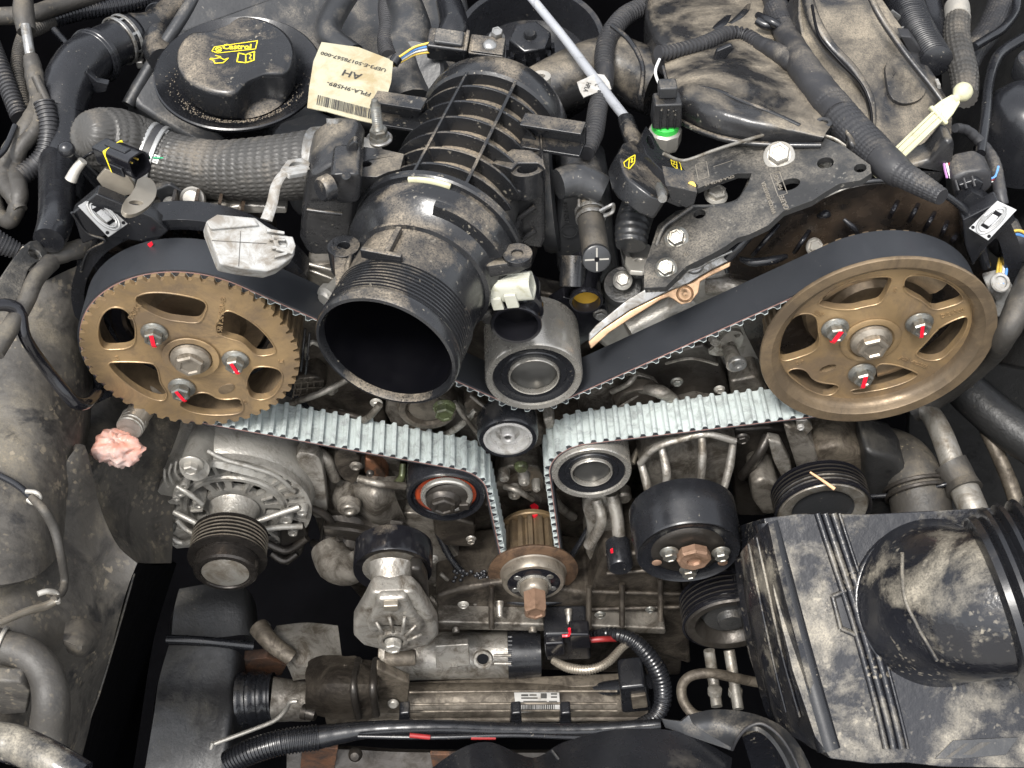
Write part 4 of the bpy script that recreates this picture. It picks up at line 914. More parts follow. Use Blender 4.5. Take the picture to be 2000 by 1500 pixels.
# support bracket + taped hose left edge
t = thing('hanger_bracket', 'dusty black sheet metal bracket with a hole at the left edge, beside the sprocket cover', 'bracket', tuple(at(60, 520, Y=.0)))
pb = P3((45, 480, .02), (92, 520, .015), (20, 600, -.03))
plate(t, 'bracket_plate', [(48,478),(60,470),(76,468),(96,498),(90,514),(70,515),(56,528),(40,580),(28,590),(-12,592),(-10,560),(30,500)], pb, .004, M['black_steel'], holes=[('e', 68, 496, 13, .75, 0)], bevel=.001)
tube(t, 'bracket_edge', [(46,482,.02),(28,508,.01),(-6,572,-.02)], 2.6, M['thin_steel'], n=8)
t = thing('taped_hose', 'grey taped hose running from the bracket to behind the left sprocket cover', 'hose', tuple(at(110, 495, Y=.03)))
tube(t, 'hose', [(60,505,.03),(100,500,.035),(140,490,.04),(170,482,.05)], [20,19,18,18], M['rubber_dirty'], n=18, wrap=(1.6, 34))
tube(t, 'hose', [(100,512,.02),(70,545,.0),(50,590,-.02),(20,640,-.04),(-10,690,-.06)], [18,17,17,18,18], M['fender_grey'], n=18)
tube(t, 'ribbed_end', [(-10,470,.02),(20,484,.02),(44,494,.02)], [22,18,13], M['rubber'], n=18, corr=(1.8, 7))
tag(tube(None, 'lower_coolant_hose', [(135,300,.15),(132,360,.13),(128,400,.11)], [32,34,34], M['clean_black'], n=24), 'dark vertical coolant hose left of the bracketed sprocket cover', 'hose')
t = thing('hose_joint', 'dark grey hose joint with rubber collar left of the spring clip', 'hose', tuple(at(105, 445, Y=.08)))
tube(t, 'collar', [(118,408,.1),(104,445,.085)], [28,30], M['clean_black'], n=24, corr=(1.2, 12))
tube(t, 'hose', [(104,440,.085),(96,480,.07),(70,520,.05)], [24,27,26], M['rubber_dirty'], n=24)
# white connector block
t = thing('white_connector_block', 'grimy white plastic connector block with a long curved strap, over the left belt', 'connector', tuple(at(490, 470, Y=-.02)))
pw = P3((405, 430, -.012), (530, 420, .0), (450, 525, -.035))
plate(t, 'block', [(402,432),(425,418),(500,425),(520,440),(545,455),(570,462),(578,480),(575,500),(545,522),(520,530),(470,524),(430,516),(420,490),(404,448)], pw, .016, M['white_plastic'], bevel=.0015, smooth=0)
for i in range(4): plate(t, 'moulded_fin', [(522+i*5,446+i*17),(556+i*2,452+i*13),(556+i*2,457+i*13),(522+i*5,452+i*17)], (pw[0]+pw[1]*.004, pw[1]), .006, M['white_plastic'], bevel=.0004)
plate(t, 'block_step', [(404,434),(424,422),(498,428),(506,440),(412,448)], (pw[0]+pw[1]*.0025, pw[1]), .004, M['white_plastic'], bevel=.0008)
line(t, 'part_line', [(414,470),(520,476)], 1.4, (pw[0], pw[1]), M['rubber_dirty'])
line(t, 'part_line', [(470,452),(466,520)], 1.2, (pw[0], pw[1]), M['rubber_dirty'])
mb = MB()
plate(t, 'latch_frame', [(530,458),(572,462),(578,480),(572,496),(540,488)], (pw[0]+pw[1]*.004, pw[1]), .004, M['white_plastic'], holes=[[(543,466),(562,468),(562,484),(545,480)]], bevel=.0006)
tube(t, 'strap', [(520,430,.005),(532,395,.015),(540,360,.025),(560,335,.035),(600,326,.045)], [12,11,10,9,9], M['white_plastic'], n=10, flat=.45)
plate(t, 'strap_loop', [(548,330),(562,312),(590,308),(606,318),(600,336),(566,342)], P3((548,330,.035),(606,318,.05),(566,342,.03)), .003, M['white_plastic'], holes=[[(563,325),(572,315),(592,315),(597,322),(588,333),(566,335)]], bevel=.0006)
# ================================================================== TOP CENTRE AND RIGHT
# pressure sensor on the back of the intake
t = thing('pressure_sensor', 'black sensor with grey plug and bolt, lying across the top of the ribbed intake housing', 'sensor', tuple(at(920, 95, Y=.235)))
o = at(915, 92, Y=.225); k = mpp(o); dX = (at(985, 105, Y=.222)-at(835, 85, Y=.23)).normalized(); uz = (UPW*.9-Vector((0, .35, 0))); uz = (uz-dX*uz.dot(dX)).normalized(); vy = uz.cross(dX); fr = (dX, vy, uz)
obj('sensor_body', MB().box(o+dX*(36*k)-uz*(8*k), 70*k, 46*k, 42*k, fr), M['black_plastic'], t, bevel=.0015)
obj('body_frame', MB().box(o+dX*(38*k)+uz*(15*k), 64*k, 40*k, 4*k, fr), M['black_plastic'], t, bevel=.0008)
obj('plug', MB().box(o-dX*(42*k)-uz*(4*k), 76*k, 46*k, 44*k, fr), M['black_plastic'], t, bevel=.002)
obj('plug_latch', MB().box(o-dX*(38*k)+uz*(22*k), 56*k, 34*k, 10*k, fr), M['black_plastic_grey'], t, bevel=.0015)
obj('plug_rim', MB().box(o-dX*(4*k)-uz*(2*k), 8*k, 50*k, 48*k, fr), M['black_plastic'], t, bevel=.001)
obj('rivet', MB().lathe([(.5, 4), (9, 3), (13, 0), (14, -3)], o+dX*(42*k)+uz*(18*k), uz, 24, k), M['bright_steel'], t)
hexbolt(t, o+dX*(52*k)+vy*(26*k)+uz*(6*k), uz, 12, 22, M['bright_steel'], fl=1.35)
for i, m_ in enumerate(('wire_yellow', 'wire_blue', 'wire_white', 'wire_yellow')):
    tube(t, 'wire', [(838,84+i*6,.222),(810,92+i*5,.218),(785,108+i*4,.21),(768,120+i*3,.205)], 2.4, M[m_], n=8)
tag(tube(None, 'wire_sleeve', [(776,112,.207),(768,124,.203)], 11, M['clean_black'], n=16), 'black end collar of the sleeve where coloured wires leave the paper tag', 'cable')
tag(tube(None, 'corrugated_conduit', [(770,-20,.34),(757,10,.32),(757,50,.28),(752,80,.255),(758,110,.23)], [18,17,14,14,15], M['rubber'], n=18, corr=(2.2, 9)), 'short ribbed conduit dropping behind the paper tag', 'conduit')
# filter bowl
t = thing('filter_housing', 'deep dark round well with a large black hex cap inside, top centre', 'filter housing', tuple(at(1040, 60, Z=.09)))
o = at(1035, 85, Z=.075); k = mpp(o)
wa = Vector((0, -.25, 1)).normalized()
lathe(t, 'well', [(.5, -60), (120, -60), (128, -10), (136, 8), (146, 10), (150, 4), (150, -70)], o, wa, M['clean_black'], n=80)
obj('hex_cap', MB().lathe([(.5, 44), (36, 44), (42, 40), (44, 0), (50, -4), (52, -40)], o-FWD*0+Vector((0, -.004, -.005)), wa, 6, k, ph=.2), M['clean_black'], t, sharp=30, bevel=.001)
lathe(t, 'cap_centre', [(.5, 52), (10, 52), (13, 46), (14, 40)], o+Vector((0, -.004, -.005)), wa, M['black_plastic'])
text(t, '7-27', 'cap_lettering', o+wa*(44.3*k)+Vector((0, -.014, -.008)), XP, (wa.cross(XP)).normalized(), 9*k, M['black_plastic_grey'], ext=.0002)
for i in range(10):
    a = 2*math.pi*i/10
    obj('cap_rib', MB().box(o+Vector((math.cos(a)*44*k, math.sin(a)*44*k-.004, -.006)), .003, .008, .012), M['clean_black'], t)
# air duct between filter and rail
t = thing('air_duct', 'wide dusty black plastic duct behind the ribbed conduit, right of the intake housing', 'duct', tuple(at(1120, 150, Y=.2)))
tube(t, 'duct', [(990,215,.235),(1050,185,.25),(1130,150,.265),(1200,135,.275),(1290,170,.25)], [40,54,60,64,60], M['black_plastic_dusty'], n=28)
#tube(t, 'duct', [(1210,120,.22),(1160,180,.17),(1130,240,.12),(1110,290,.08)], [50,66,60,40], M['black_plastic_grey'], n=28)
lug(t, 'mount_lug', 1057, 148, .185, 19, 8, 30, M['dusty_bolt'])
tube(t, 'rim_bead', [(1195,50,.26),(1230,80,.24),(1255,130,.21),(1250,190,.17)], 5, M['black_plastic'], n=10)
0 and plate(t, 'black_flange', [(1190,60),(1240,60),(1262,120),(1258,190),(1235,200),(1225,130)], PY(.20), .01, M['black_plastic'])
# corrugated conduits
tag(tube(None, 'corrugated_conduit', [(1300,-20,.37),(1262,10,.34),(1220,32,.315),(1190,70,.28),(1180,110,.25),(1180,160,.21),(1168,210,.17),(1160,260,.13),(1146,300,.10)], [17,17,17,17,17,16,17,17,12], M['rubber'], n=18, corr=(2.6, 10.5)), 'thick ribbed black conduit curving down past the label on the grey rod', 'conduit')
tag(tube(None, 'taped_conduit', [(1182,135,.228),(1180,162,.208),(1172,195,.183)], 18, M['rubber'], n=18), 'smooth taped band round the thick ribbed conduit', 'tape')
t = thing('engine_harness', 'ribbed conduit running into a fat taped and braided harness across the right cam cover', 'wiring loom', tuple(at(1600, 150, Y=.2)))
tube(t, 'ribbed_conduit', [(1285,104,0.210),(1310,102,0.215),(1370,86,0.230),(1420,66,0.250),(1456,70,0.250),(1490,90,0.230)], 13, M['rubber'], n=18, corr=(2.2, 9.5))
tube(t, 'taped_branch', [(1484,86,0.232),(1520,104,0.210),(1550,125,0.190),(1566,130,0.180)], [15,18,18,14], M['rubber'], n=18, wrap=(1.5, 30))
tube(t, 'taped_trunk', [(1505,-20,0.330),(1520,20,0.290),(1540,75,0.240),(1568,130,0.185),(1610,190,0.144),(1640,230,0.115)], [20,22,24,30,34,34], M['rubber'], n=26, wrap=(1.3, 60))
tube(t, 'braided_trunk', [(1514,20,0.292),(1536,64,0.250)], [23,24], M['rubber'], n=110, braid=6)
tube(t, 'braided_trunk', [(1622,205,0.133),(1660,250,0.103),(1700,290,0.078),(1722,312,0.062)], [35,36,36,34], M['rubber'], n=110, braid=7)
tube(t, 'taped_trunk', [(1708,298,0.073),(1740,325,0.052),(1762,342,0.043)], [35,33,28], M['rubber'], n=26)
tube(t, 'braided_trunk', [(1755,336,0.044),(1800,362,0.028),(1840,385,0.013)], [27,22,16], M['rubber'], n=90, braid=6)
tube(t, 'tie_bundle', [(1478,40,0.260),(1500,50,0.255),(1530,40,0.260)], [8,10,8], M['clean_black'], n=10)
tube(t, 'tie_bundle', [(1480,30,0.270),(1505,42,0.255),(1535,58,0.250)], [7,9,7], M['clean_black'], n=10)
# injector cover
t = thing('injector_cover', 'sand dusted black moulded engine cover panel below the taped harness', 'engine cover', tuple(at(1430, 170, Y=.15)))
pj_ = P3((1330, 120, .19), (1540, 200, .14), (1345, 215, .13))
patch(t, 'cover_shell', [
 [(1296,108,.235),(1330,88,.25),(1390,72,.262),(1460,80,.25),(1530,125,.205),(1590,190,.155),(1628,240,.112)],
 [(1300,135,.195),(1335,118,.205),(1395,108,.212),(1455,118,.20),(1520,158,.168),(1580,213,.125),(1620,250,.097)],
 [(1308,165,.160),(1345,152,.162),(1395,152,.158),(1450,172,.142),(1512,203,.122),(1570,238,.100),(1614,258,.088)],
 [(1318,196,.140),(1352,192,.130),(1398,203,.118),(1450,222,.106),(1510,240,.096),(1566,256,.088),(1610,266,.083)],
 [(1326,222,.134),(1360,232,.118),(1402,246,.106),(1452,260,.098),(1510,268,.092),(1562,273,.087),(1606,274,.082)],
 [(1334,246,.132),(1368,262,.116),(1408,274,.104),(1455,284,.097),(1510,288,.092),(1560,290,.087),(1602,288,.083)]], .012, M['black_plastic_dusty'], noise_amp=.0025, nscale=22)
tube(t, 'moulded_crease', [(1312,182,.150),(1352,172,.145),(1400,178,.136),(1450,198,.122),(1510,222,.107),(1562,246,.094)], 5, M['black_plastic'], n=8)
tube(t, 'moulded_crease', [(1345,128,.198),(1400,122,.196),(1450,135,.185),(1500,165,.162)], 4, M['black_plastic_dusty'], n=8)
tube(t, 'lower_lip', [(1326,236,.130),(1366,256,.112),(1408,270,.100),(1455,279,.093),(1510,283,.088),(1560,284,.084),(1604,284,.080)], 6, M['black_plastic'], n=10)
lug(t, 'mount_lug', 1327, 140, .20, 15, 7, 40, M['black_plastic_grey'])
lug(t, 'mount_lug', 1610, 238, .105, 16, 8, 34, M['black_plastic_grey'])
0 and plate(t, 'cover_step', [(1340,220),(1375,205),(1395,222),(1385,240),(1350,250)], PY(.095), .02, M['black_plastic'], bevel=.002)
plate(t, 'clip_blade', [(1388,132),(1400,100),(1428,88),(1434,96),(1412,120),(1404,134)], PY(.20), .004, M['clean_black'], bevel=.001)
obj('label_foil', MB().prism([at(a, b_, Y=.33+(60-b_)*.0013) for a, b_ in ((1310,-20),(1420,-20),(1408,20),(1400,46),(1316,34))], FWD, .001), M['white_paper'], t)
tube(t, 'cable_tie_bar', [(1462,-20,.35),(1430,30,.30),(1408,52,.275),(1385,72,.26)], [12,15,14,13], M['clean_black'], n=10, flat=.7)
tube(t, 'cable_tie_bar', [(1480,-10,.35),(1455,26,.30),(1425,54,.275)], 10, M['black_plastic'], n=10)
plate(t, 'top_shell', [(1262,-60),(1520,-60),(1530,60),(1480,110),(1330,110),(1262,60)], P3((1300,0,.32),(1500,0,.32),(1400,90,.235)), .03, M['black_plastic_dusty'], bevel=.008, smooth=1)
# valve cover right
t = thing('cam_cover', 'sand dusted black right cam cover with a raised pad, beside the cream dipstick', 'engine cover', tuple(at(1750, 180, Y=.15)))
pq_ = P3((1560, 0, ('z', .14)), (1840, 250, ('z', .085)), (1650, 250, ('z', .10)))
plate(t, 'cover_shell', [(1560,-60),(1700,-40),(1740,20),(1790,90),(1850,180),(1866,245),(1850,300),(1800,330),(1740,350),(1690,330),(1640,250),(1600,150),(1560,60)], pq_, .06, M['black_plastic_dusty'], bevel=.012, bseg=4, smooth=1)
tube(t, 'edge_bead', [(1690,-40,('z',.152)),(1712,20,('z',.142)),(1765,100,('z',.122)),(1820,170,('z',.105)),(1852,215,('z',.095))], 7, M['black_plastic_dusty'], n=10)
plate(t, 'raised_pad', [(1728,120),(1760,108),(1796,130),(1812,170),(1800,195),(1765,205),(1738,190),(1732,160)], (pq_[0]+pq_[1]*.003, pq_[1]), .006, M['black_plastic_dusty'], bevel=.0025, bseg=3, smooth=2)
tube(t, 'moulded_ridge', [(1575,-10,('z',.143)),(1590,40,('z',.140)),(1620,90,('z',.130)),(1668,140,('z',.118)),(1700,200,('z',.103)),(1702,270,('z',.092))], [12,13,12,10,9,8], M['black_plastic_dusty'], n=12)
tube(t, 'seal_gap', [(1586,10,('z',.148)),(1600,70,('z',.138)),(1640,120,('z',.128)),(1682,165,('z',.117)),(1700,210,('z',.108)),(1703,262,('z',.098))], 3, M['inner_black'], n=8)
plate(t, 'front_skirt', [(1640,270),(1720,300),(1800,330),(1860,260),(1868,300),(1850,350),(1800,390),(1700,400)], PY(.075), .02, M['black_plastic_dusty'], bevel=.006, smooth=1)
plate(t, 'clip_square', [(1550,36),(1566,36),(1570,48),(1552,52)], PY(.26), .003, M['bright_steel'], holes=[('c', 1560, 43, 4)], bevel=.0004)
# dipstick
t = thing('dipstick', 'cream plastic dipstick handle with round knob leaning over the right cam cover', 'dipstick', tuple(at(1880, 178, Y=.12)))
A_ = spec((1880, 180, .105)); Bp = spec((1718, 336, .062)); k = mpp(A_); dd = (A_-Bp).normalized()
obj('knob', MB().lathe([(.5, 19), (9, 18), (16, 12), (19, 3), (18, -6), (12, -14), (9, -17), (9, -26)], A_, dd, 32, k), M['cream_plastic'], t, sharp=180)
sv = FW.cross(dd).normalized(); wv = dd.cross(sv)
C1 = A_-dd*(46*k)
mb = MB(); mb.rings([[C1+sv*(sx*a*k)+wv*(sy*7*k)+dd*(h*k) for sx, sy in ((-1,-1),(1,-1),(1,1),(-1,1))] for a, h in ((20, -22), (18, 0), (12, 24), (9, 28))]); obj('grip', mb, M['cream_plastic'], t, bevel=.0012)
obj('shoulder', MB().box(C1-dd*(22*k), 48*k, 16*k, 9*k, (sv, wv, dd)), M['cream_plastic'], t, bevel=.0015)
LL = (C1-Bp).length
obj('stem', MB().box((C1+Bp)/2-dd*(14*k)-wv*0*k, 28*k, 5*k, LL, (sv, wv, dd)), M['cream_plastic'], t, bevel=.001)
for q in (-11, 0, 11): obj('stem_rib', MB().box((C1+Bp)/2-dd*(14*k)-wv*(4*k)+sv*(q*k), 3.5*k, 7*k, LL*.99, (sv, wv, dd)), M['cream_plastic'], t, bevel=.0006)
0 and text(t, '710', 'lettering', C1-wv*(7.5*k)+dd*(2*k), sv, dd, 11*k, M['ink'], ext=.0001)
# grey rod
t = thing('grey_rod_cable', 'straight grey rod with a white handwritten label running down to the latch connector', 'cable', tuple(at(1130, 110, Y=.2)))
tube(t, 'rod', [(1025,-20,.32),(1100,72,.26),(1165,158,.20),(1228,238,.14)], [9,9,10,10], M['grey_cable'], n=18)
P0 = spec((1163, 160, .198)); k = mpp(P0); dd = (spec((1228,238,.14))-spec((1100,72,.26))).normalized()
plf = P3((1130,160,.192),(1190,160,.196),(1150,185,.178))
tg = plate(t, 'label_flag', [(1127,160),(1163,144),(1180,146),(1190,160),(1194,174),(1166,180),(1140,190),(1133,178)], plf, .0006, M['white_paper'], bevel=0)
n_ = plf[1]; rd3 = (at(1131, 158, pl=plf)-at(1144, 186, pl=plf)); 
text(t, 'HPLA', 'lettering', at(1146, 171, pl=plf)+n_*.0005, (at(1140,184,pl=plf)-at(1150,158,pl=plf)).normalized(), n_.cross((at(1140,184,pl=plf)-at(1150,158,pl=plf)).normalized()), 13*k, M['ink'], ext=.0001)
text(t, '*C', 'lettering', at(1166, 166, pl=plf)+n_*.0005, (at(1140,184,pl=plf)-at(1150,158,pl=plf)).normalized(), n_.cross((at(1140,184,pl=plf)-at(1150,158,pl=plf)).normalized()), 12*k, M['ink'], ext=.0001)
# latch connector
t = thing('latch_connector', 'black lever connector with yellow booklet symbols at the end of the grey rod', 'connector', tuple(at(1270, 320, Y=.06)))
tube(t, 'neck', [(1222,232,.142),(1232,262,.12),(1246,292,.098)], [16,18,20], M['black_plastic'], n=14, flat=.8)
p1 = P3((1225, 280, .09), (1275, 300, .09), (1262, 360, .04))
plate(t, 'lever_arm', [(1208,300),(1218,278),(1240,270),(1262,290),(1276,330),(1300,352),(1316,368),(1300,392),(1270,380),(1232,352),(1216,330)], p1, .016, M['black_plastic'], bevel=.002)
plate(t, 'lever_arm', [(1262,246),(1275,262),(1290,290),(1318,306),(1336,330),(1364,362),(1362,374),(1344,376),(1320,366),(1300,340),(1282,322),(1262,300),(1252,270)], (p1[0]+p1[1]*.006, p1[1]), .012, M['clean_black'], bevel=.0015, holes=[[(1266,262),(1272,268),(1280,290),(1272,292),(1262,274)]])
plate(t, 'end_block', [(1300,362),(1330,368),(1362,376),(1356,398),(1340,406),(1312,392)], PY(.02), .02, M['black_plastic'], bevel=.002)
tube(t, 'brass_rivet', [(1349,360,.035),(1350,364,.026)], 9, M['wire_yellow'], n=20)
tube(t, 'steel_ferrule', [(1288,364,.035),(1293,378,.016),(1294,388,.008)], [9,10,9], M['bright_steel'], n=16)
pt1 = (p1[0]+p1[1]*.0005, p1[1]); pt2 = (p1[0]+p1[1]*.0065, p1[1])
for pts in ([(1218,318),(1229,309),(1240,303),(1239,318),(1229,330),(1220,326)], [(1229,309),(1227,330)], [(1232,311),(1236,309),(1232,318),(1236,316)]): line(t, 'booklet_symbol', pts, 2.2, pt1, M['yellow_print'], len(pts) > 4)
for pts in ([(1310,311),(1321,312),(1328,320),(1331,333),(1320,330),(1312,322)], [(1321,312),(1322,330)], [(1313,315),(1318,316),(1315,321),(1320,322)]): line(t, 'booklet_symbol', pts, 2.2, pt2, M['yellow_print'], len(pts) > 4)
# injector connector with green seal
t = thing('injector_connector', 'dusty black injector plug with bright green seal left of the dusty cover panel', 'connector', tuple(at(1300, 230, Y=.12)))
o = at(1302, 215, Y=.125); k = mpp(o)
obj('plug_body', MB().box(o, 58*k, 46*k, 56*k, taper=.92), M['black_plastic_dusty'], t, bevel=.0015)
obj('plug_body', MB().box(o+Vector((0, .004, .015)), 36*k, 34*k, 26*k), M['black_plastic_grey'], t, bevel=.0015)
for i in (-1, 0, 1): obj('plug_rib', MB().box(o+Vector((i*14*k, -24*k, -4*k)), 4*k, 5*k, 44*k), M['black_plastic'], t, bevel=.0004)
lathe(t, 'green_seal', [(22, -30), (27, -33), (27, -44), (20, -46)], o, UPW, M['green_plastic'])
lathe(t, 'injector_top', [(30, -44), (34, -48), (34, -76), (30, -86)], o, UPW, M['dusty_bolt'], mod=None, n=8)
tube(t, 'white_wire', [(1300,180,.145),(1288,165,.16),(1280,140,.18),(1288,116,.20)], 3, M['wire_white'], n=8)
tube(t, 'wire', [(1306,180,.145),(1302,160,.165),(1295,130,.19)], 3, M['rubber'], n=8)
tube(t, 'small_sleeve', [(1302,186,.14),(1303,176,.15)], 8, M['dusty_bolt'], n=12)
# big black plate bracket
t = thing('engine_lift_bracket', 'dusty black pressed steel bracket with stamped letters and large flange bolt, above the right belt', 'bracket', tuple(at(1480, 360, Y=.06)))
pb_ = P3((1300, 420, .05), (1690, 330, .05), (1420, 300, .095))
out = [(1262,296),(1290,296),(1318,312),(1345,312),(1400,292),(1480,268),(1515,262),(1610,268),(1650,286),(1700,322),(1698,338),(1680,352),(1640,352),(1610,370),(1585,390),(1560,400),(1530,412),(1500,440),(1462,458),(1440,462),(1418,480),(1390,496),(1352,510),(1320,528),(1290,545),(1262,545),(1240,520),(1262,490),(1280,450),(1285,420),(1330,404),(1350,398),(1400,400),(1440,390),(1462,350),(1466,338),(1450,336),(1400,352),(1372,362),(1340,360),(1300,330)]
out = [(1318,312),(1345,312),(1400,292),(1480,268),(1515,262),(1610,268),(1650,286),(1700,322),(1702,338),(1680,352),(1640,358),(1610,376),(1585,392),(1530,412),(1500,440),(1462,458),(1440,464),(1418,480),(1390,496),(1340,520),(1300,560),(1258,562),(1258,520),(1272,480),(1285,440),(1320,412),(1350,405),(1400,403),(1440,392),(1460,362),(1468,338),(1440,338),(1400,352),(1362,368),(1330,345),(1305,322)]
plate(t, 'bracket_plate', out, pb_, .005, M['black_steel'], holes=[('c', 1366, 418, 12), ('e', 1541, 360, 22, .7, 10), ('e', 1612, 318, 16, 1, 0), ('c', 1680, 328, 12)], bevel=.0012)
tube(t, 'folded_edge', [(1296,300,.070),(1322,312,.072),(1345,312,.074),(1400,292,.080),(1480,267,.092),(1516,260,.097),(1612,266,.092),(1655,288,.082),(1700,320,.068)], 4.2, M['alu_pipe'], n=8, flat=.8)
tube(t, 'folded_edge', [(1350,403,.047),(1400,402,.05),(1440,392,.055),(1458,365,.07),(1468,338,.085)], 3.6, M['black_steel'], n=8)
tube(t, 'folded_edge', [(1352,404,.045),(1322,425,.04),(1296,446,.035),(1282,480,.025)], 5, M['black_steel'], n=8)
hexbolt(t, at(1522, 308, pl=pb_)+pb_[1]*.001, (pb_[1]+FWD*.5).normalized(), 22, 26, M['dusty_bolt'], fl=1.42, label='large dusty silver flange bolt')
hexbolt(t, at(1322, 468, pl=pb_)+pb_[1]*.001, (pb_[1]+FWD*.6).normalized(), 17, 20, M['zinc_bolt'], fl=1.45)
hexbolt(t, at(1302, 527, pl=pb_)+pb_[1]*.001, (pb_[1]+FWD*.6).normalized(), 16, 20, M['zinc_bolt'], fl=1.4)
hexbolt(t, at(1398, 382, Y=.08), (pb_[1]+FWD*.2+XP*.3).normalized(), 18, 20, M['dusty_bolt'], fl=1.3)
hexbolt(t, at(1610, 322, Y=.09), (pb_[1]).normalized(), 11, 10, M['dusty_bolt'], fl=1.3)
n_ = pb_[1]
def tx(parent, s_, a, b_, a2, b2, sz, m, pl, ext=.0004, nm='stamped_letters'):
    r_ = (at(a2, b2, pl=pl)-at(a, b_, pl=pl)).normalized(); P_ = (at(a, b_, pl=pl)+at(a2, b2, pl=pl))/2
    return text(parent, s_, nm, P_+pl[1]*.0002, r_, pl[1].cross(r_), sz*mpp(P_), m, ext=ext)
tx(t, 'VWX20-1U1077-EA', 1514, 420, 1490, 354, 11, M['thin_steel'], pb_)
tx(t, 'FoMoCo', 1528, 378, 1512, 336, 12, M['thin_steel'], pb_)
tx(t, 'CA3FE', 1540, 415, 1524, 378, 14, M['thin_steel'], pb_)
tx(t, 'CPLA-6B674-10', 1440, 343, 1372, 364, 9, M['thin_steel'], pb_)
tx(t, '10', 1352, 492, 1330, 500, 11, M['thin_steel'], pb_)
line(t, 'stamped_frame', [(1504,340),(1522,335),(1538,378),(1520,384)], 1.5, pb_, M['thin_steel'], True)
line(t, 'stamped_frame', [(1358,322),(1380,316),(1385,345),(1364,352)], 1.5, pb_, M['thin_steel'], True)
line(t, 'stamped_frame', [(1394,326),(1430,314)], 1.5, pb_, M['thin_steel'])
# tab bracket with threaded hole
t = thing('threaded_tab', 'dusty folded steel tab with a small threaded hole, left of the lower bracket bolts', 'bracket', tuple(at(1248, 500, Y=.05)))
plate(t, 'tab', [(1216,478),(1270,476),(1280,500),(1276,520),(1256,530),(1230,528),(1220,512)], P3((1216,478,.07),(1275,478,.07),(1250,528,.035)), .004, M['dusty_bolt'], holes=[('e', 1248, 508, 8, .7, 0)], bevel=.0012)
plate(t, 'tab_web', [(1212,490),(1222,515),(1240,532),(1270,528),(1268,545),(1240,545),(1215,520)], PY(.045), .01, M['black_steel'], bevel=.001)
hexbolt(t, at(1216, 548, Y=.05), Vector((-.1, -.6, .8)).normalized(), 13, 14, M['dusty_bolt'], fl=1.5)
lathe(t, 'rubber_mount', [(.5, 0), (36, 0), (40, -6), (40, -30)], at(1216, 556, Y=.055), Vector((-.1, -.5, .86)).normalized(), M['black_steel'])
# gasket plate strip: polished heat shield edge
t = thing('steel_strip', 'polished steel strip with orange reflection coloured into its lower edge slanting up beside the belt', 'heat shield', tuple(at(1290, 580, Y=.045)))
VN = Vector((-.1, -.75, .65)).normalized(); ps_ = (at(1290, 570, Y=.028), VN)
plate(t, 'strip', [(1150,652),(1165,634),(1225,585),(1290,548),(1318,528),(1328,508),(1342,500),(1362,500),(1384,494),(1424,474),(1434,500),(1428,508),(1390,526),(1366,540),(1345,553),(1310,566),(1230,606),(1180,640),(1150,668)], ps_, .003, M['bright_steel'], bevel=.0008)
plate(t, 'reflection_edge', [(1149,668),(1180,641),(1230,607),(1310,567),(1345,554),(1366,541),(1390,527),(1428,509),(1426,520),(1392,537),(1368,550),(1364,572),(1350,590),(1330,595),(1314,584),(1306,580),(1290,586),(1232,622),(1190,650),(1154,682)], (ps_[0]-VN*.001, VN), .004, M['orange_reflection'], bevel=.0008)  # orange reflection along the strip, painted as a plate of its own
tube(t, 'pressed_bead', [(1295,560,.026),(1325,545,.026),(1340,530,.026),(1365,522,.026),(1390,508,.027),(1430,490,.028)], 3.2, M['bright_steel'], n=8)
for x_, y_, r_, m_ in ((1338, 574, 15, 'orange_reflection'), (1356, 516, 19, 'bright_steel')):
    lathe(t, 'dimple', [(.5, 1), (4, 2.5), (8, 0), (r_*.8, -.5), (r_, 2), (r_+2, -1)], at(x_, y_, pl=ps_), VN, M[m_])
# cam backing cover right
t = thing('sprocket_cover', 'brown stained black ribbed backing cover behind the right sprocket, with spring clip', 'belt cover', (CR[0], .05, CR[1]))
pc_ = PY(.062)
plate(t, 'back_panel', [(1420,520),(1424,480),(1470,450),(1540,410),(1590,392),(1640,372),(1700,358),(1760,356),(1830,372),(1880,400),(1908,440),(1930,500),(1960,620),(1900,760),(1700,800),(1500,740),(1440,620)], pc_, .004, M['cover_black'], bevel=.0006, smooth=1)
tube(t, 'rim', [(1420,530,.045),(1418,500,.04),(1440,470,.045),(1540,412,.045),(1640,368,.045),(1720,352,.045),(1800,360,.045),(1860,390,.045),(1900,430,.045),(1915,480,.045),(1925,520,.045)], [5,5,4,4,4,5,6,7,9,10,10], M['clean_black'], n=10)
ringplate(t, 'rim_wall', CR[0], CR[1]-.002, .048, .112, .100, 5, 60, .012, M['clean_black'], bevel=.001)
tube(t, 'pale_seal', [(1610,385,.042),(1640,372,.044),(1680,358,.045),(1740,350,.046),(1790,352,.046),(1820,362,.046)], 2.4, M['dusty_bolt'], n=8)
for a, b_, c_, d_ in ((1753,394,1737,424),(1793,400,1775,432),(1825,416,1806,448),(1850,434,1838,460),(1868,458,1858,474),(1580,452,1552,492),(1520,440,1470,498)):
    tube(t, 'stiffening_rib', [(a,b_,.055),((a+c_)/2,(b_+d_)/2,.044),(c_,d_,.053)], 5, M['black_gloss'], n=8)
tube(t, 'moulded_ridge', [(1446,505,.05),(1470,512,.045),(1510,508,.045),(1536,500,.05)], [5,9,9,5], M['clean_black'], n=10)
tube(t, 'moulded_ridge', [(1420,505,.04),(1442,480,.042),(1475,448,.05),(1500,440,.055)], [10,12,10,6], M['clean_black'], n=10)
tube(t, 'moulded_ridge', [(1648,428,.056),(1668,446,.052),(1680,466,.056)], [4,6,3], M['clean_black'], n=8)
tube(t, 'moulded_ridge', [(1600,422,.056),(1612,418,.052),(1618,420,.056)], [6,9,6], M['clean_black'], n=8)
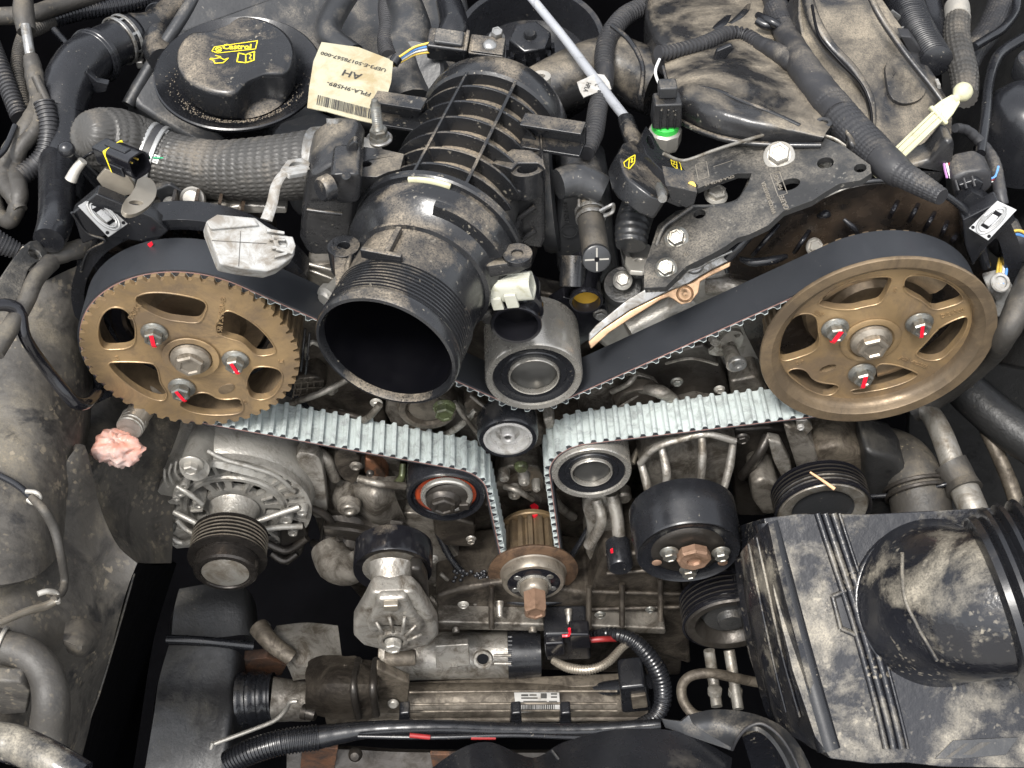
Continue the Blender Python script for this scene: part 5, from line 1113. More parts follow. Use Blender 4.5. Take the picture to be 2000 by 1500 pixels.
tx(t, '651-1 86/18', 1510, 478, 1535, 452, 12, M['cover_black'], (Vector((0, .0615, 0)), FWD))
hexbolt(t, at(1590, 482, Y=.055), Vector((.2, -.7, .6)).normalized(), 14, 14, M['dusty_bolt'], fl=1.3)
plate(t, 'clip_pad', [(1880,430),(1950,395),(1985,430),(1930,480),(1900,520),(1885,480)], PY(.040), .012, M['clean_black'], bevel=.001)
spring_clip(t, [(1986, 410), (1948, 392), (1892, 446), (1930, 470)], (.034, .040, .034))
tag(plate(None, 'paint_mark', [(1819,392),(1826,380),(1834,373),(1838,380),(1830,388),(1822,393)], PY(.0465), .001, M['red_paint'], bevel=0), 'red paint dash on the rim of the right sprocket cover', 'paint mark')
# right connector and cable
t = thing('cam_sensor_plug', 'dark grey sensor plug on a taped cable above the right spring clip', 'connector', tuple(at(1900, 360, Y=.06)))
plate(t, 'plug', [(1858,350),(1880,338),(1920,330),(1938,340),(1940,365),(1920,385),(1895,398),(1870,395),(1862,375)], PY(.06), .022, M['rubber'], bevel=.003)
plate(t, 'plug_latch', [(1872,362),(1908,350),(1922,358),(1915,372),(1885,382)], PY(.056), .006, M['clean_black'], bevel=.001)
for q in range(3): tube(t, 'plug_rib', [(1866+q*16,352-q*4,.058),(1872+q*16,372-q*4,.052)], 2.5, M['rubber'], n=6)
for q, m_ in enumerate(('wire_blue', 'wire_red', 'wire_white')): tube(t, 'wire', [(1932,350+q*3,.065),(1944,344+q*3,.07),(1950,325,.08)], 2.2, M[m_], n=6)
tube(t, 'taped_cable', [(1866,250,.11),(1890,256,.115),(1920,285,.11),(1942,320,.09),(1952,370,.06),(1958,400,.05)], [9,10,11,12,12,11], M['rubber'], n=14, wrap=(1.2, 20))
for q, m_ in enumerate(('wire_violet', 'wire_white', 'wire_red')): tube(t, 'wire', [(1846,290,.09),(1844+q*5,320,.075),(1850+q*7,348,.065)], 2.4, M[m_], n=6)
# far right connector
t = thing('white_sensor', 'grimy white sensor socket with yellow wires at the right edge beside the sprocket', 'sensor', tuple(at(1960, 560, Y=.02)))
lathe(t, 'collar', [(14, -6), (19, -4), (20, 2), (18, 5), (13, 5), (13, -2)], at(1953, 552, Y=.03), Vector((.1, -.5, .8)).normalized(), M['white_plastic'])
plate(t, 'body', [(1930,570),(1970,560),(1988,580),(1978,600),(1955,625),(1940,615),(1945,590)], PY(.035), .02, M['white_plastic'], bevel=.002)
for q, m_ in enumerate(('wire_yellow', 'wire_yellow', 'wire_white', 'wire_blue')): tube(t, 'wire', [(1944+q*5,555,.03),(1948+q*6,530,.045),(1952+q*4,505,.06)], 2.6, M[m_], n=6)
for q, m_ in enumerate(('wire_yellow', 'wire_blue')): tube(t, 'wire', [(1970,455+q*6,.07),(1990,450+q*8,.075),(2010,460+q*8,.075)], 3, M[m_], n=6)
tag(plate(None, 'rubber_boot', [(1935,480),(1960,460),(2010,470),(2020,520),(1960,520),(1936,500)], PY(.07), .03, M['rubber'], bevel=.006), 'dusty black rubber boot at the right edge, above the white sensor', 'boot')
# coolant housing + capped hose
t = thing('coolant_housing', 'dusty grey cast housing between the intake and the latch connector', 'housing', tuple(at(1130, 400, Y=.07)))
plate(t, 'body', [(1098,342),(1160,342),(1190,368),(1196,400),(1200,470),(1215,560),(1140,560),(1090,540),(1080,450)], PY(.085), .05, M['black_plastic_grey'], bevel=.006, bseg=3)
tx(t, '4H20 1538', 1108, 440, 1104, 395, 12, M['black_plastic_grey'], (Vector((0, .0845, 0)), FWD))
mb = MB(); annulus(mb, at(1112, 452, Y=.084), FWD, .0052, .0060, 0, .0006, 32); obj('cast_ring', mb, M['black_plastic_grey'], t)
tube(t, 'side_pipe', [(1090,360,.07),(1130,352,.075),(1180,372,.07)], [30,34,28], M['black_plastic_grey'], n=20)
tube(t, 'black_shaft', [(1120,500,.06),(1118,560,.045)], [26,26], M['black_plastic'], n=18)
t = thing('capped_hose', 'short dusty hose with silver clip and slotted plug cap, pointing down beside the coolant housing', 'hose', tuple(at(1160, 450, Y=.05)))
tube(t, 'hose', [(1150,400,.07),(1154,430,.058),(1160,470,.04),(1164,500,.028)], [25,26,27,27], M['rubber_dirty'], n=24)
P0 = spec((1153, 420, .062)); d0 = (spec((1160,470,.04))-spec((1150,400,.07))).normalized(); kk = mpp(P0)
for q in (-9, 7): band(t, 'hose_clip', P0+d0*(q*kk), d0, 26.5*kk, 8*kk, .0012, M['bright_steel'])
tube(t, 'clip_ear', [(1172,412,.055),(1188,404,.055),(1198,400,.055),(1196,414,.05),(1180,422,.05)], 4, M['bright_steel'], n=6)
tube(t, 'clip_ear', [(1131,405,.06),(1131,390,.066)], 3.5, M['bright_steel'], n=6)
P1 = spec((1165, 505, .022)); wv = (FWD*.8+Vector((0, 0, .35))+XP*.05).normalized()
obj('plug_cap', MB().lathe([(27, -10), (28, -4), (27, 3), (24, 5), (.5, 5)], P1, wv, 36, kk), M['black_plastic_grey'], t)
u, v, w = basis(wv)
for q in (0, 1): obj('cap_slot', MB().box(P1+wv*(5*kk), 46*kk if q else 3*kk, 3*kk if q else 46*kk, 2.4*kk, (u, v, w)), M['dusty_bolt'], t)
lathe(t, 'cap_hole', [(.5, 6.6), (5, 6.6), (5.5, 4)], P1, wv, M['inner_black'])
tag(tube(None, 'corrugated_hose', [(1268,375,.09),(1250,400,.08),(1236,440,.06),(1232,480,.045)], [30,34,34,30], M['black_plastic_grey'], n=28, corr=(1.0, 13)), 'wide dull grey corrugated hose below the latch connector', 'hose')
# top right hoses
t = thing('braided_hose', 'black braided hose with pale tape collar hanging at the top right', 'hose', tuple(at(1870, 60, Y=.27)))
tube(t, 'smooth_end', [(1866,-40,.36),(1868,0,.33),(1870,22,.31)], 22, M['clean_black'], n=24)
tube(t, 'tape_collar', [(1869,14,.316),(1871,38,.296)], 24, M['dusty_bolt'], n=24)
tube(t, 'braided_sleeve', [(1871,34,.30),(1868,70,.27),(1874,110,.235),(1884,150,.205),(1886,190,.17)], [23,25,27,26,22], M['braid'], n=100, braid=9)
t = thing('braided_hose', 'second black braided hose curving behind the others in the top right corner', 'hose', tuple(at(1940, 60, Y=.3)))
tube(t, 'braided_sleeve', [(1960,-40,.38),(1952,10,.36),(1930,60,.32),(1900,100,.28),(1880,140,.25)], 24, M['rubber'], n=110, braid=6)
t = thing('rubber_pipe', 'thin smooth black rubber pipe with a cut end in the top right corner', 'pipe', tuple(at(1940, 60, Y=.28)))
tube(t, 'pipe', [(1985,-30,.34),(1984,20,.31),(1960,55,.28),(1930,75,.265),(1902,92,.25)], 9, M['clean_black'], n=16)
tag(tube(None, 'rubber_pipe', [(2030,60,.26),(1990,80,.25),(1950,110,.23),(1932,160,.19),(1925,230,.14),(1915,300,.10)], [11,11,11,10,10,10], M['clean_black'], n=16), 'smooth black pipe running down the right edge beside the cream dipstick knob', 'pipe')
tag(tube(None, 'corrugated_hose', [(1740,-60,.36),(1765,0,.33),(1790,60,.28),(1830,120,.22)], [30,34,34,30], M['clean_black'], n=26, corr=(1.2, 8)), 'dark wide ribbed hose left of the braided hose, top right', 'hose')
tag(tube(None, 'rubber_hose', [(1800,-60,.37),(1812,0,.34),(1830,60,.3),(1850,110,.25)], [22,24,24,20], M['clean_black'], n=26), 'dark smooth hose just left of the hanging braided hose', 'hose')
t = thing('wall_clip', 'bright folded steel clip on a black rail, top right beside the cam cover edge', 'clip', tuple(at(1745, 40, Y=.3)))
plate(t, 'clip', [(1735,44),(1736,28),(1744,20),(1760,32),(1758,50),(1750,58)], PY(.29), .002, M['bright_steel'], holes=[[(1741,38),(1744,30),(1752,38),(1748,48)]], bevel=.0005)
plate(t, 'clip_foot', [(1752,56),(1772,52),(1778,60),(1768,66),(1752,64)], PY(.275), .002, M['bright_steel'], bevel=.0005)
plate(t, 'rail', [(1758,70),(1780,72),(1800,100),(1828,150),(1822,162),(1808,155),(1785,120)], PY(.23), .012, M['rubber'], bevel=.001)
plate(t, 'pale_stub', [(1830,165),(1838,164),(1838,178),(1830,180)], PY(.2), .008, M['white_plastic'], bevel=.001)
t = thing('round_tank', 'matt black rounded tank at the right edge', 'tank', tuple(at(2000, 200, Y=.15)))
lathe(t, 'tank_shell', [(.5, 10), (40, 10), (60, 0), (78, -20), (84, -60), (84, -160)], at(2022, 190, Y=.16), UPW, M['clean_black'], n=48)
lathe(t, 'tank_cap', [(.5, 40), (42, 38), (46, 30), (46, 0)], at(2022, 150, Y=.2), UPW, M['black_plastic'], n=48)
tag(tube(None, 'taped_cable', [(2020,540,.04),(1990,600,.01),(1960,660,-.0),(1930,700,.03),(1850,760,.05),(1780,800,.05)], [30,27,22,20,24,26], M['rubber_dirty'], n=20, wrap=(1.2, 50)), 'fat grey taped cable curving under the right sprocket', 'cable')
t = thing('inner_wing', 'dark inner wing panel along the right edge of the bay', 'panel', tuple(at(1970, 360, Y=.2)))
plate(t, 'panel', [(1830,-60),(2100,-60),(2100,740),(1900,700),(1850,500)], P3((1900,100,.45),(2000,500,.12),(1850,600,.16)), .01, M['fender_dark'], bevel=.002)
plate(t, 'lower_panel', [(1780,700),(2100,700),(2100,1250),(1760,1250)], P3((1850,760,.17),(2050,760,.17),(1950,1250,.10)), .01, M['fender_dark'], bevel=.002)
# ================================================================== ENGINE BLOCK FRONT
A, AD, AB = M['cast_alu'], M['cast_alu_dark'], M['cast_alu_bright']
t = thing('engine_block', 'oily brownish cast aluminium engine front behind the timing belt', 'engine block', (.02, .08, -.1))
plate(t, 'front_face', [(430,700),(640,560),(1000,560),(1200,600),(1460,520),(1560,560),(1580,800),(1400,900),(1340,1200),(1330,1320),(820,1300),(640,1100),(580,900),(470,820)], PY(.095), .02, AD, bevel=.004)
# lower ladder casting under the crank
plate(t, 'lower_ladder', [(850,1165),(900,1150),(1000,1135),(1150,1160),(1180,1085),(1290,1080),(1330,1140),(1345,1230),(1350,1300),(1150,1235),(860,1232)], PY(-.005), .06, AD, bevel=.004)
plate(t, 'ladder_rail', [(855,1215),(1155,1222),(1300,1228),(1300,1240),(1150,1236),(855,1230)], PY(-.022), .03, A, bevel=.002)
for a, b_ in ((960, 1165), (1150, 1165), (1215, 1160), (1290, 1150)): tube(t, 'ladder_rib', [(a,b_-20,-.012),(a,b_+20,-.020),(a,b_+62,-.030)], 6, AD, n=8)
for a, b_, c_, d_ in ((1150, 1155, 1330, 1160), (1150, 1190, 1330, 1185), (1185, 1120, 1290, 1112)): tube(t, 'ladder_rib', [(a,b_,-.010),((a+c_)/2,(b_+d_)/2,-.010),(c_,d_,-.010)], 5, AD, n=8)
for a, b_, r_ in ((1039,1205,11),(890,1205,10),(975,1175,8),(1110,1190,7)): lathe(t, 'stud', [(.5, 30), (r_*.7, 30), (r_*.8, 12), (r_, 10), (r_*1.1, 0)], at(a, b_, Y=-.012), (FWD+Vector((0, 0, -.35))).normalized(), AB, n=18)
# skirts flanking the crank
plate(t, 'seal_carrier', [(880,1060),(905,985),(940,960),(1100,955),(1160,985),(1190,1050),(1190,1120),(1140,1170),(1040,1190),(950,1180),(890,1130)], PY(.058), .03, AD, bevel=.005)
tube(t, 'cover_bead', [(855,1040,.03),(880,1090,.02),(920,1135,.008),(965,1165,.0),(1040,1178,-.004),(1120,1165,.0),(1160,1130,.01),(1210,1060,.025),(1260,990,.04)], 7, M['clean_black'], n=10)
plate(t, 'side_wall', [(700,1065),(760,1010),(800,1000),(850,1010),(870,1050),(930,1130),(950,1210),(860,1232),(740,1180)], PY(.03), .03, A, bevel=.006, smooth=1)
plate(t, 'rear_pad', [(845,1015),(880,1010),(930,1025),(925,1070),(870,1068),(848,1045)], PY(.022), .02, AD, bevel=.003)
tx(t, '2 H', 868, 1060, 866, 1022, 11, AD, (Vector((0, .0215, 0)), FWD))
hexbolt(t, at(920, 1052, Y=.02), FWD, 8, 10, AB, fl=1.3)
for a, b_, c_, d_ in ((850,1140,940,1215),(840,1165,900,1220),(860,1120,930,1180)): tube(t, 'side_rib', [(a,b_,.012),((a+c_)/2,(b_+d_)/2,.004),(c_,d_,-.004)], 5, A, n=8)
for q in range(46):
    pass
mb = MB(); rnd = random.Random(11)
for q in range(110):
    P_ = at(rnd.uniform(885, 962), rnd.uniform(1115, 1190), Y=.004+rnd.uniform(-.002, .002)); mb.lathe([(.0001, .0012), (.0014, .0008), (.002, 0)], P_, (FWD+UPW*.4).normalized(), 7)
tag(obj('knobbly_gasket', mb, M['clean_black'], t), kind='stuff')
# web between the strands, oil pump lumps
plate(t, 'pump_boss', [(975,915),(1020,905),(1062,915),(1065,975),(1050,1000),(985,1000),(965,960)], PY(.058), .03, A, bevel=.005, smooth=1)
lathe(t, 'plug', [(.5, 3), (10, 3), (13, 0), (14, -8)], at(1018, 915, Y=.03), FWD, M['oily_green'])
for a, b_, r_ in ((1024,942,11),(985,935,10),(1005,968,12),(1048,955,8)): lathe(t, 'boss', [(.5, 6), (r_*.4, 6), (r_*.5, 3), (r_*.9, 2), (r_, -1), (r_*1.2, -20)], at(a, b_, Y=.036), FWD, AB, n=24)
tube(t, 'cast_rib', [(985,950,.035),(1010,958,.03),(1040,975,.035)], 6, A, n=8); tube(t, 'cast_rib', [(1070,940,.05),(1090,985,.045),(1120,1010,.05)], 9, A, n=8)
# casting right of the right idler
plate(t, 'pump_bracket', [(1135,985),(1160,965),(1205,975),(1220,1010),(1218,1070),(1190,1080),(1160,1110),(1140,1075),(1150,1040)], PY(.02), .03, AB, bevel=.006, smooth=1)
tube(t, 'cast_rib', [(1195,965,.02),(1205,1010,.01),(1210,1060,.0)], 13, AB, n=12); tube(t, 'cast_rib', [(1165,975,.02),(1175,1020,.01),(1150,1065,.012)], 11, AB, n=12)
lathe(t, 'boss', [(.5, 5), (12, 5), (16, 0), (16, -20)], at(1218, 972, Y=.025), FWD, A)
lathe(t, 'black_bush', [(.5, 0), (22, 0), (25, -4), (25, -60)], at(1212, 1110, Y=-.025), FWD, M['clean_black'])
tube(t, 'cover_bead', [(1165,990,.035),(1150,1030,.03),(1120,1080,.02),(1105,1105,.015)], 6, M['clean_black'], n=8)
tag(plate(None, 'paint_mark', [(1192,1075),(1197,1072),(1198,1080),(1193,1081)], PY(-.026), .001, M['red_paint'], bevel=0), 'red paint dot on the black bush right of the crankshaft sprocket', 'paint mark')
# casting behind small idler / valley
plate(t, 'valley_plate', [(760,770),(820,760),(900,780),(940,840),(935,900),(880,880),(800,850),(750,820)], PY(.06), .03, A, bevel=.006, smooth=1)
o = at(835, 800, Y=.03); lathe(t, 'cam_plug_rim', [(40, -10), (44, 2), (50, 4), (56, 2), (60, -8), (60, -30)], o, FWD, AD, cap0=False, cap1=False); lathe(t, 'cam_plug', [(.5, -2), (36, -3), (42, -10)], o, FWD, AD)
hexbolt(t, at(868, 795, Y=.018), FWD, 19, 24, M['oily_green'], fl=1.2, label='olive oily hex bolt')
tube(t, 'cast_rib', [(870,850,.04),(900,830,.03),(930,800,.03)], 7, AB, n=8); tube(t, 'cast_rib', [(780,850,.05),(830,872,.045),(900,890,.05)], 8, A, n=8)
for a, b_ in ((870, 872), (820, 862)): lathe(t, 'oil_plug', [(.5, 3), (22, 3), (28, 0), (30, -14)], at(a, b_, Y=.04), (FWD+UPW*.6).normalized(), AD)
# left head area under the pipe
plate(t, 'left_head', [(560,560),(640,600),(700,660),(740,760),(760,840),(700,830),(600,800),(560,740),(500,640)], PY(.07), .03, AD, bevel=.006)
tube(t, 'head_loop', [(600,700,.05),(598,680,.045),(610,668,.045),(628,676,.05)], 5, AB, n=8)
tube(t, 'cast_rib', [(560,790,.05),(620,770,.04),(680,740,.05)], 7, A, n=8); tube(t, 'cast_rib', [(690,830,.04),(720,815,.03),(742,790,.03)], 7, A, n=8); tube(t, 'cast_rib', [(640,800,.045),(690,812,.035),(730,820,.04)], 6, AD, n=8)
plate(t, 'cast_pad', [(575,740),(620,735),(640,755),(600,785),(575,775)], PY(.05), .02, AD, bevel=.003)
for q in range(5): tube(t, 'grid_line', [(578+q*12,742,.048),(572+q*13,776,.046)], 1.8, AD, n=6)
for q in range(3): tube(t, 'grid_line', [(572,748+q*12,.047),(632,744+q*12,.047)], 1.8, AD, n=6)
lathe(t, 'boss', [(.5, 3), (6, 3), (9, 0), (14, -8)], at(646, 766, Y=.045), FWD, A)
# parts of the left head visible above the belt, bolt left of the neck
lathe(t, 'collar_bolt', [(.5, 8), (14, 8), (17, 4), (18, 0), (24, -3), (24, -18), (16, -20), (16, -50)], at(637, 582, Y=.02), (FWD+XP*-.6).normalized(), M['dusty_bolt'], n=8)
plate(t, 'sand_pad', [(600,520),(660,512),(680,540),(640,575),(600,560)], PY(.06), .03, A, bevel=.003)
tube(t, 'steel_line', [(560,505,.06),(620,520,.055),(660,530,.05)], 4, AB, n=8); tube(t, 'steel_line', [(560,515,.06),(610,530,.055),(650,545,.05)], 3, AB, n=8)
# belt rear covers between the gear and the pipe: fins
for q in range(6): tube(t, 'black_fin', [(560+q*9,610+q*8,.045),(556+q*9,650+q*8,.04),(552+q*9,700+q*6,.04)], 2.6, M['clean_black'], n=6)
# right head area
plate(t, 'right_head', [(1150,660),(1230,600),(1340,560),(1450,520),(1500,560),(1520,640),(1500,760),(1440,780),(1400,700),(1300,720),(1200,700)], PY(.072), .03, M['case_alu'], bevel=.006)
tube(t, 'head_tube', [(1228,648,.055),(1260,630,.06),(1310,605,.065),(1350,590,.07)], [23,24,24,22], M['case_alu'], n=24)
tube(t, 'head_tube', [(1380,560,.065),(1430,560,.06),(1480,570,.06)], [16,18,16], AB, n=20)
tube(t, 'cast_rib', [(1300,640,.052),(1320,625,.05),(1335,620,.05)], 6, AB, n=10)
plate(t, 'cam_end_plate', [(1380,690),(1395,680),(1420,648),(1445,645),(1454,660),(1445,680),(1425,695),(1400,696)], PY(.045), .003, M['cast_alu_bright'], holes=[('e', 1421, 674, 14, .4, 40), ('c', 1440, 655, 6)], bevel=.0005, smooth=1)
hexbolt(t, at(1396, 660, Y=.042), FWD, 11, 14, AB, fl=1.2)
tube(t, 'boss_tube', [(1436,712,.025),(1428,690,.04),(1420,675,.055)], [18,15,14], AB, n=22)
lathe(t, 'boss_face', [(.5, -2), (8, -2), (9, 2), (16, 2), (18, 0), (18, -8)], at(1441, 713, Y=.022), FWD, M['bright_steel'])
plate(t, 'dark_casting', [(1240,720),(1300,690),(1380,672),(1400,700),(1420,740),(1430,780),(1300,800),(1230,800)], PY(.058), .03, M['dark_metal'], bevel=.004)
plate(t, 'olive_casting', [(1425,745),(1480,735),(1500,760),(1490,790),(1430,785)], PY(.05), .03, A, bevel=.003)
plate(t, 'grey_casting', [(1130,760),(1180,735),(1240,730),(1290,745),(1290,800),(1180,830),(1130,810)], PY(.055), .03, A, bevel=.006, smooth=1)
o = at(1248, 790, Y=.04); lathe(t, 'cam_plug_rim', [(36, -8), (40, 2), (46, 3), (50, -2), (52, -20)], o, FWD, AD, cap0=False, cap1=False); lathe(t, 'cam_plug', [(.5, -6), (37, -6), (40, -10)], o, FWD, AD)
tube(t, 'cast_rib', [(1195,765,.045),(1225,750,.04),(1240,735,.045)], 6, A, n=8); tube(t, 'cast_rib', [(1250,760,.045),(1290,765,.035),(1330,790,.04)], [8,14,8], A, n=10)
plate(t, 'spacer', [(1060,820),(1080,815),(1085,835),(1068,842)], PY(.03), .02, AB, bevel=.002)
# casting between alternator and left idler
t = thing('front_casting', 'sandy beige cast aluminium bracket between the alternator and the orange ringed tensioner', 'bracket', tuple(at(700, 940, Y=.04)))
plate(t, 'alternator_strap', [(575,884),(612,886),(628,900),(634,940),(642,1012),(606,1012),(600,960),(588,920)], PY(.018), .012, AB, bevel=.004, smooth=1)
plate(t, 'cast_body', [(640,880),(690,870),(740,885),(790,905),(800,980),(798,1030),(740,1045),(680,1030),(650,1000),(640,940)], PY(.045), .03, A, bevel=.006, smooth=1)
patch(t, 'cast_swell', [[(690,925,.04),(730,930,.03),(775,930,.034)],[(685,960,.028),(730,972,.012),(772,965,.024)],[(690,1000,.03),(735,1015,.012),(790,1010,.026)],[(700,1035,.04),(745,1040,.03),(796,1030,.034)]], .012, A)
patch(t, 'cast_swell', [[(660,935,.04),(690,945,.032),(700,960,.034)],[(650,970,.026),(680,985,.012),(700,990,.024)],[(650,1000,.03),(680,1012,.018),(702,1010,.03)]], .012, A)
lathe(t, 'ear', [(.5, -1), (8, 0), (10, 3), (13, 3), (15, 0), (22, -2), (24, -16)], at(681, 996, Y=.008), FWD, A)
plate(t, 'dark_ear', [(655,880),(690,878),(706,900),(700,935),(690,948),(665,935),(652,905)], PY(.025), .02, AD, bevel=.004, smooth=1)
lathe(t, 'dimple', [(5, 0), (7, 2), (9, 2), (11, 0), (13, -3)], at(695, 912, Y=.022), FWD, A, cap1=False)
tube(t, 'cast_rib', [(620,880,.035),(640,900,.03),(655,935,.03)], [10,13,11], A, n=12)
tube(t, 'cast_rib', [(700,935,.02),(740,945,.015),(790,950,.02)], 8, A, n=10)
plate(t, 'rust_pad', [(712,895),(728,900),(750,925),(760,940),(735,945),(712,925)], PY(.03), .02, M['copper'], bevel=.002)
lathe(t, 'ball_plug', [(.5, 7), (5, 6), (8, 2), (8, -2)], at(723, 924, Y=.02), FWD, M['dark_metal'])
tube(t, 'green_fitting', [(787,905,.035),(785,930,.028),(777,945,.022)], [6,7,10], M['oily_green'], n=12)
plate(t, 'black_panel', [(795,912),(830,910),(880,925),(870,945),(820,960),(800,990),(790,960)], PY(.045), .01, M['clean_black'], bevel=.001)
patch(t, 'dark_arm', [[(632,1010,.02),(700,1020,.02),(760,1040,.015),(810,1062,.02)],[(632,1032,.0),(700,1040,.0),(755,1055,.0),(800,1070,.0)],[(640,1060,.01),(700,1085,.01),(760,1060,.0),(800,1090,.01)]], .02, M['dark_metal'])
# ================================================================== ALTERNATOR
AX0, AZ0 = -.2186, -.1346
t = thing('alternator', 'grey finned alternator with black grooved pulley, below the left sprocket', 'alternator', (AX0, 0, AZ0))
AO = lambda Y, dx=0, dz=0: Vector((AX0+dx, Y, AZ0+dz))
lathe(t, 'rear_housing', [(.05, 0), (.0580, -.001), (.0605, -.005), (.0615, -.012), (.0615, -.085), (.055, -.09)], AO(.006), FWD, M['case_alu'], px=False, n=72, cap0=False)
# front grille with outer and inner slots
def sect(r0, r1, a0, a1, Y, n=6): return [AO(Y, r0*math.cos(R(a0+(a1-a0)*i/n)), r0*math.sin(R(a0+(a1-a0)*i/n))) for i in range(n+1)]+[AO(Y, r1*math.cos(R(a1-(a1-a0)*i/n)), r1*math.sin(R(a1-(a1-a0)*i/n))) for i in range(n+1)]
H = []
for i in range(30):
    a = i*12+2
    if 122 < a < 158: continue
    H.append(smooth_poly(sect(.0425, .0572, a+1.0, a+9.6, .002), 1))
for i in range(12):
    a = i*30+4
    H.append(smooth_poly(sect(.024, .0355, a, a+20, .002), 1))
rim = circ(AO(.002), FWD, .0605, 90)
obj('front_grille', MB().prism(rim, FWD, .006, H), M['case_alu'], t, bevel=.0011, bseg=2)
lathe(t, 'grille_ring', [(.0362, 0), (.037, .002), (.040, .002), (.041, 0)], AO(.0017), FWD, M['case_alu'], px=False, n=72, cap0=False, cap1=False)
for i in range(9): tube_ang = R(22+i*40); obj('inner_vane', MB().box(AO(.006, .030*math.cos(tube_ang), .030*math.sin(tube_ang)), .010, .012, .0014, (Vector((math.cos(tube_ang), 0, math.sin(tube_ang))), Vector((0, 1, 0)), Vector((-math.sin(tube_ang), 0, math.cos(tube_ang))))), M['case_alu'], t)
lathe(t, 'dark_core', [(.0001, 0), (.058, 0), (.058, -.004)], AO(.022), FWD, M['dark_metal'], px=False)
for i in range(26):
    a = R(i*13.8); P_ = [AO(.0175, r_*math.cos(a+s_), r_*math.sin(a+s_)) for r_, s_ in ((.040, 0), (.048, .03), (.056, .0))]
    obj('winding', MB().tube(P_, .0022, 8, 3), M['black_gloss'] if i % 4 else M['copper'], t)
lathe(t, 'nose', [(.0001, .018), (.0150, .018), (.0165, .012), (.0185, .003), (.020, 0)], AO(.0), FWD, M['case_alu'], px=False)
pr = [(.021, -.004), (.0280, -.004), (.0290, -.003)]
h = -.0025
for i in range(6): pr += [(.0290, h), (.0252, h+.0014), (.0252, h+.0017), (.0290, h+.0030)]; h += .0033
pr += [(.0292, h+.0005), (.0302, h+.0015), (.0302, h+.0030), (.0240, h+.0036), (.0240, h+.0045), (.0246, h+.0055), (.0240, h+.0145), (.0225, h+.0160), (.0195, h+.0163), (.0190, h+.0152), (.0001, h+.0152)]
obj('grooved_pulley', MB().lathe(pr, AO(-.027), FWD, 72, cap1=False), M['pulley_metal'], t, sharp=30)
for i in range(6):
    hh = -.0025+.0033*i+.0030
    lathe(t, 'crest_highlight', [(.0286, hh-.0003), (.0293, hh-.0001), (.0293, hh+.0005), (.0286, hh+.0007)], AO(-.027), FWD, M['hub_steel'], px=False, n=64, cap0=False, cap1=False)  # bright rings paint the highlights on the rib crests
lathe(t, 'cap_plate', [(.0001, .0006), (.0165, .0006), (.0185, 0)], AO(-.027-(h+.0150)), FWD, M['alu_pipe'], px=False, label='worn grey disc in the pulley cap')
# mounting boss and bolt
tube(t, 'mount_boss', [(380,915,-.008),(392,880,.015),(408,840,.04)], [29,30,31], M['case_alu'], n=28)
hexbolt(t, at(374, 906, Y=-.010), FWD, 15, 20, M['dusty_bolt'], fl=1.6)
tube(t, 'shroud_lip', [(405,880,.003),(440,898,.0),(490,912,-.001),(540,930,.001),(575,960,.002)], 5, M['case_alu'], n=8)
patch(t, 'shroud', [[(355,840,.05),(420,825,.062),(500,845,.062),(560,890,.055),(612,965,.045)],[(348,875,.03),(405,872,.025),(470,892,.02),(540,920,.018),(600,985,.02)],[(340,905,.012),(400,896,.004),(460,908,.002),(530,930,.004),(585,975,.008)]], .006, M['case_alu'])
for (a, b_, r_) in ((352,962,12),(360,948,9),(345,972,8),(388,985,12),(590,1000,11),(558,1015,14),(572,1040,10)): lathe(t, 'case_boss', [(.5, 2), (r_*.4, 2), (r_*.5, 4), (r_*.85, 4), (r_, 0), (r_*1.1, -14)], at(a, b_, Y=-.004), FWD, M['case_alu'], n=20)
for pts in ([(335,905,0),(330,925,-.004),(338,945,-.004)],[(345,900,0),(342,920,-.004),(350,935,-.004)],[(322,915,0),(322,935,-.003),(328,950,-.003)]): tube(t, 'case_fin', pts, 3.2, M['case_alu'], n=8)
for pts in ([(345,950,-.004),(370,965,-.008),(395,985,-.010)],[(340,1000,-.008),(370,1015,-.014),(398,1030,-.018)],[(345,1015,-.008),(365,1035,-.012),(385,1045,-.016)],[(335,1050,-.01),(360,1062,-.013),(395,1048,-.016)],[(500,1020,-.012),(540,1005,-.008),(585,990,-.004)],[(510,1035,-.014),(545,1030,-.010),(590,1028,-.006)]): tube(t, 'case_fin', pts, 6, M['case_alu'], n=8)
plate(t, 'lower_ear', [(333,1048),(345,1032),(385,1045),(400,1060),(385,1068),(345,1072),(332,1062)], PY(-.008), .012, M['case_alu'], holes=[('c', 345, 1063, 5)], bevel=.002)
plate(t, 'lower_ear', [(545,1030),(590,1020),(602,1045),(590,1085),(560,1110),(545,1090)], PY(.0), .02, M['dark_metal'], bevel=.003)
for pts in ([(520,1060,0),(560,1075,-.004),(600,1050,.0)],[(530,1080,0),(555,1095,-.004),(580,1080,.0)],[(600,990,.01),(640,1010,.01),(660,1050,.01)],[(610,1060,.01),(640,1070,.0),(665,1050,.0)]): tube(t, 'case_fin', pts, 8, M['dark_metal'], n=8)
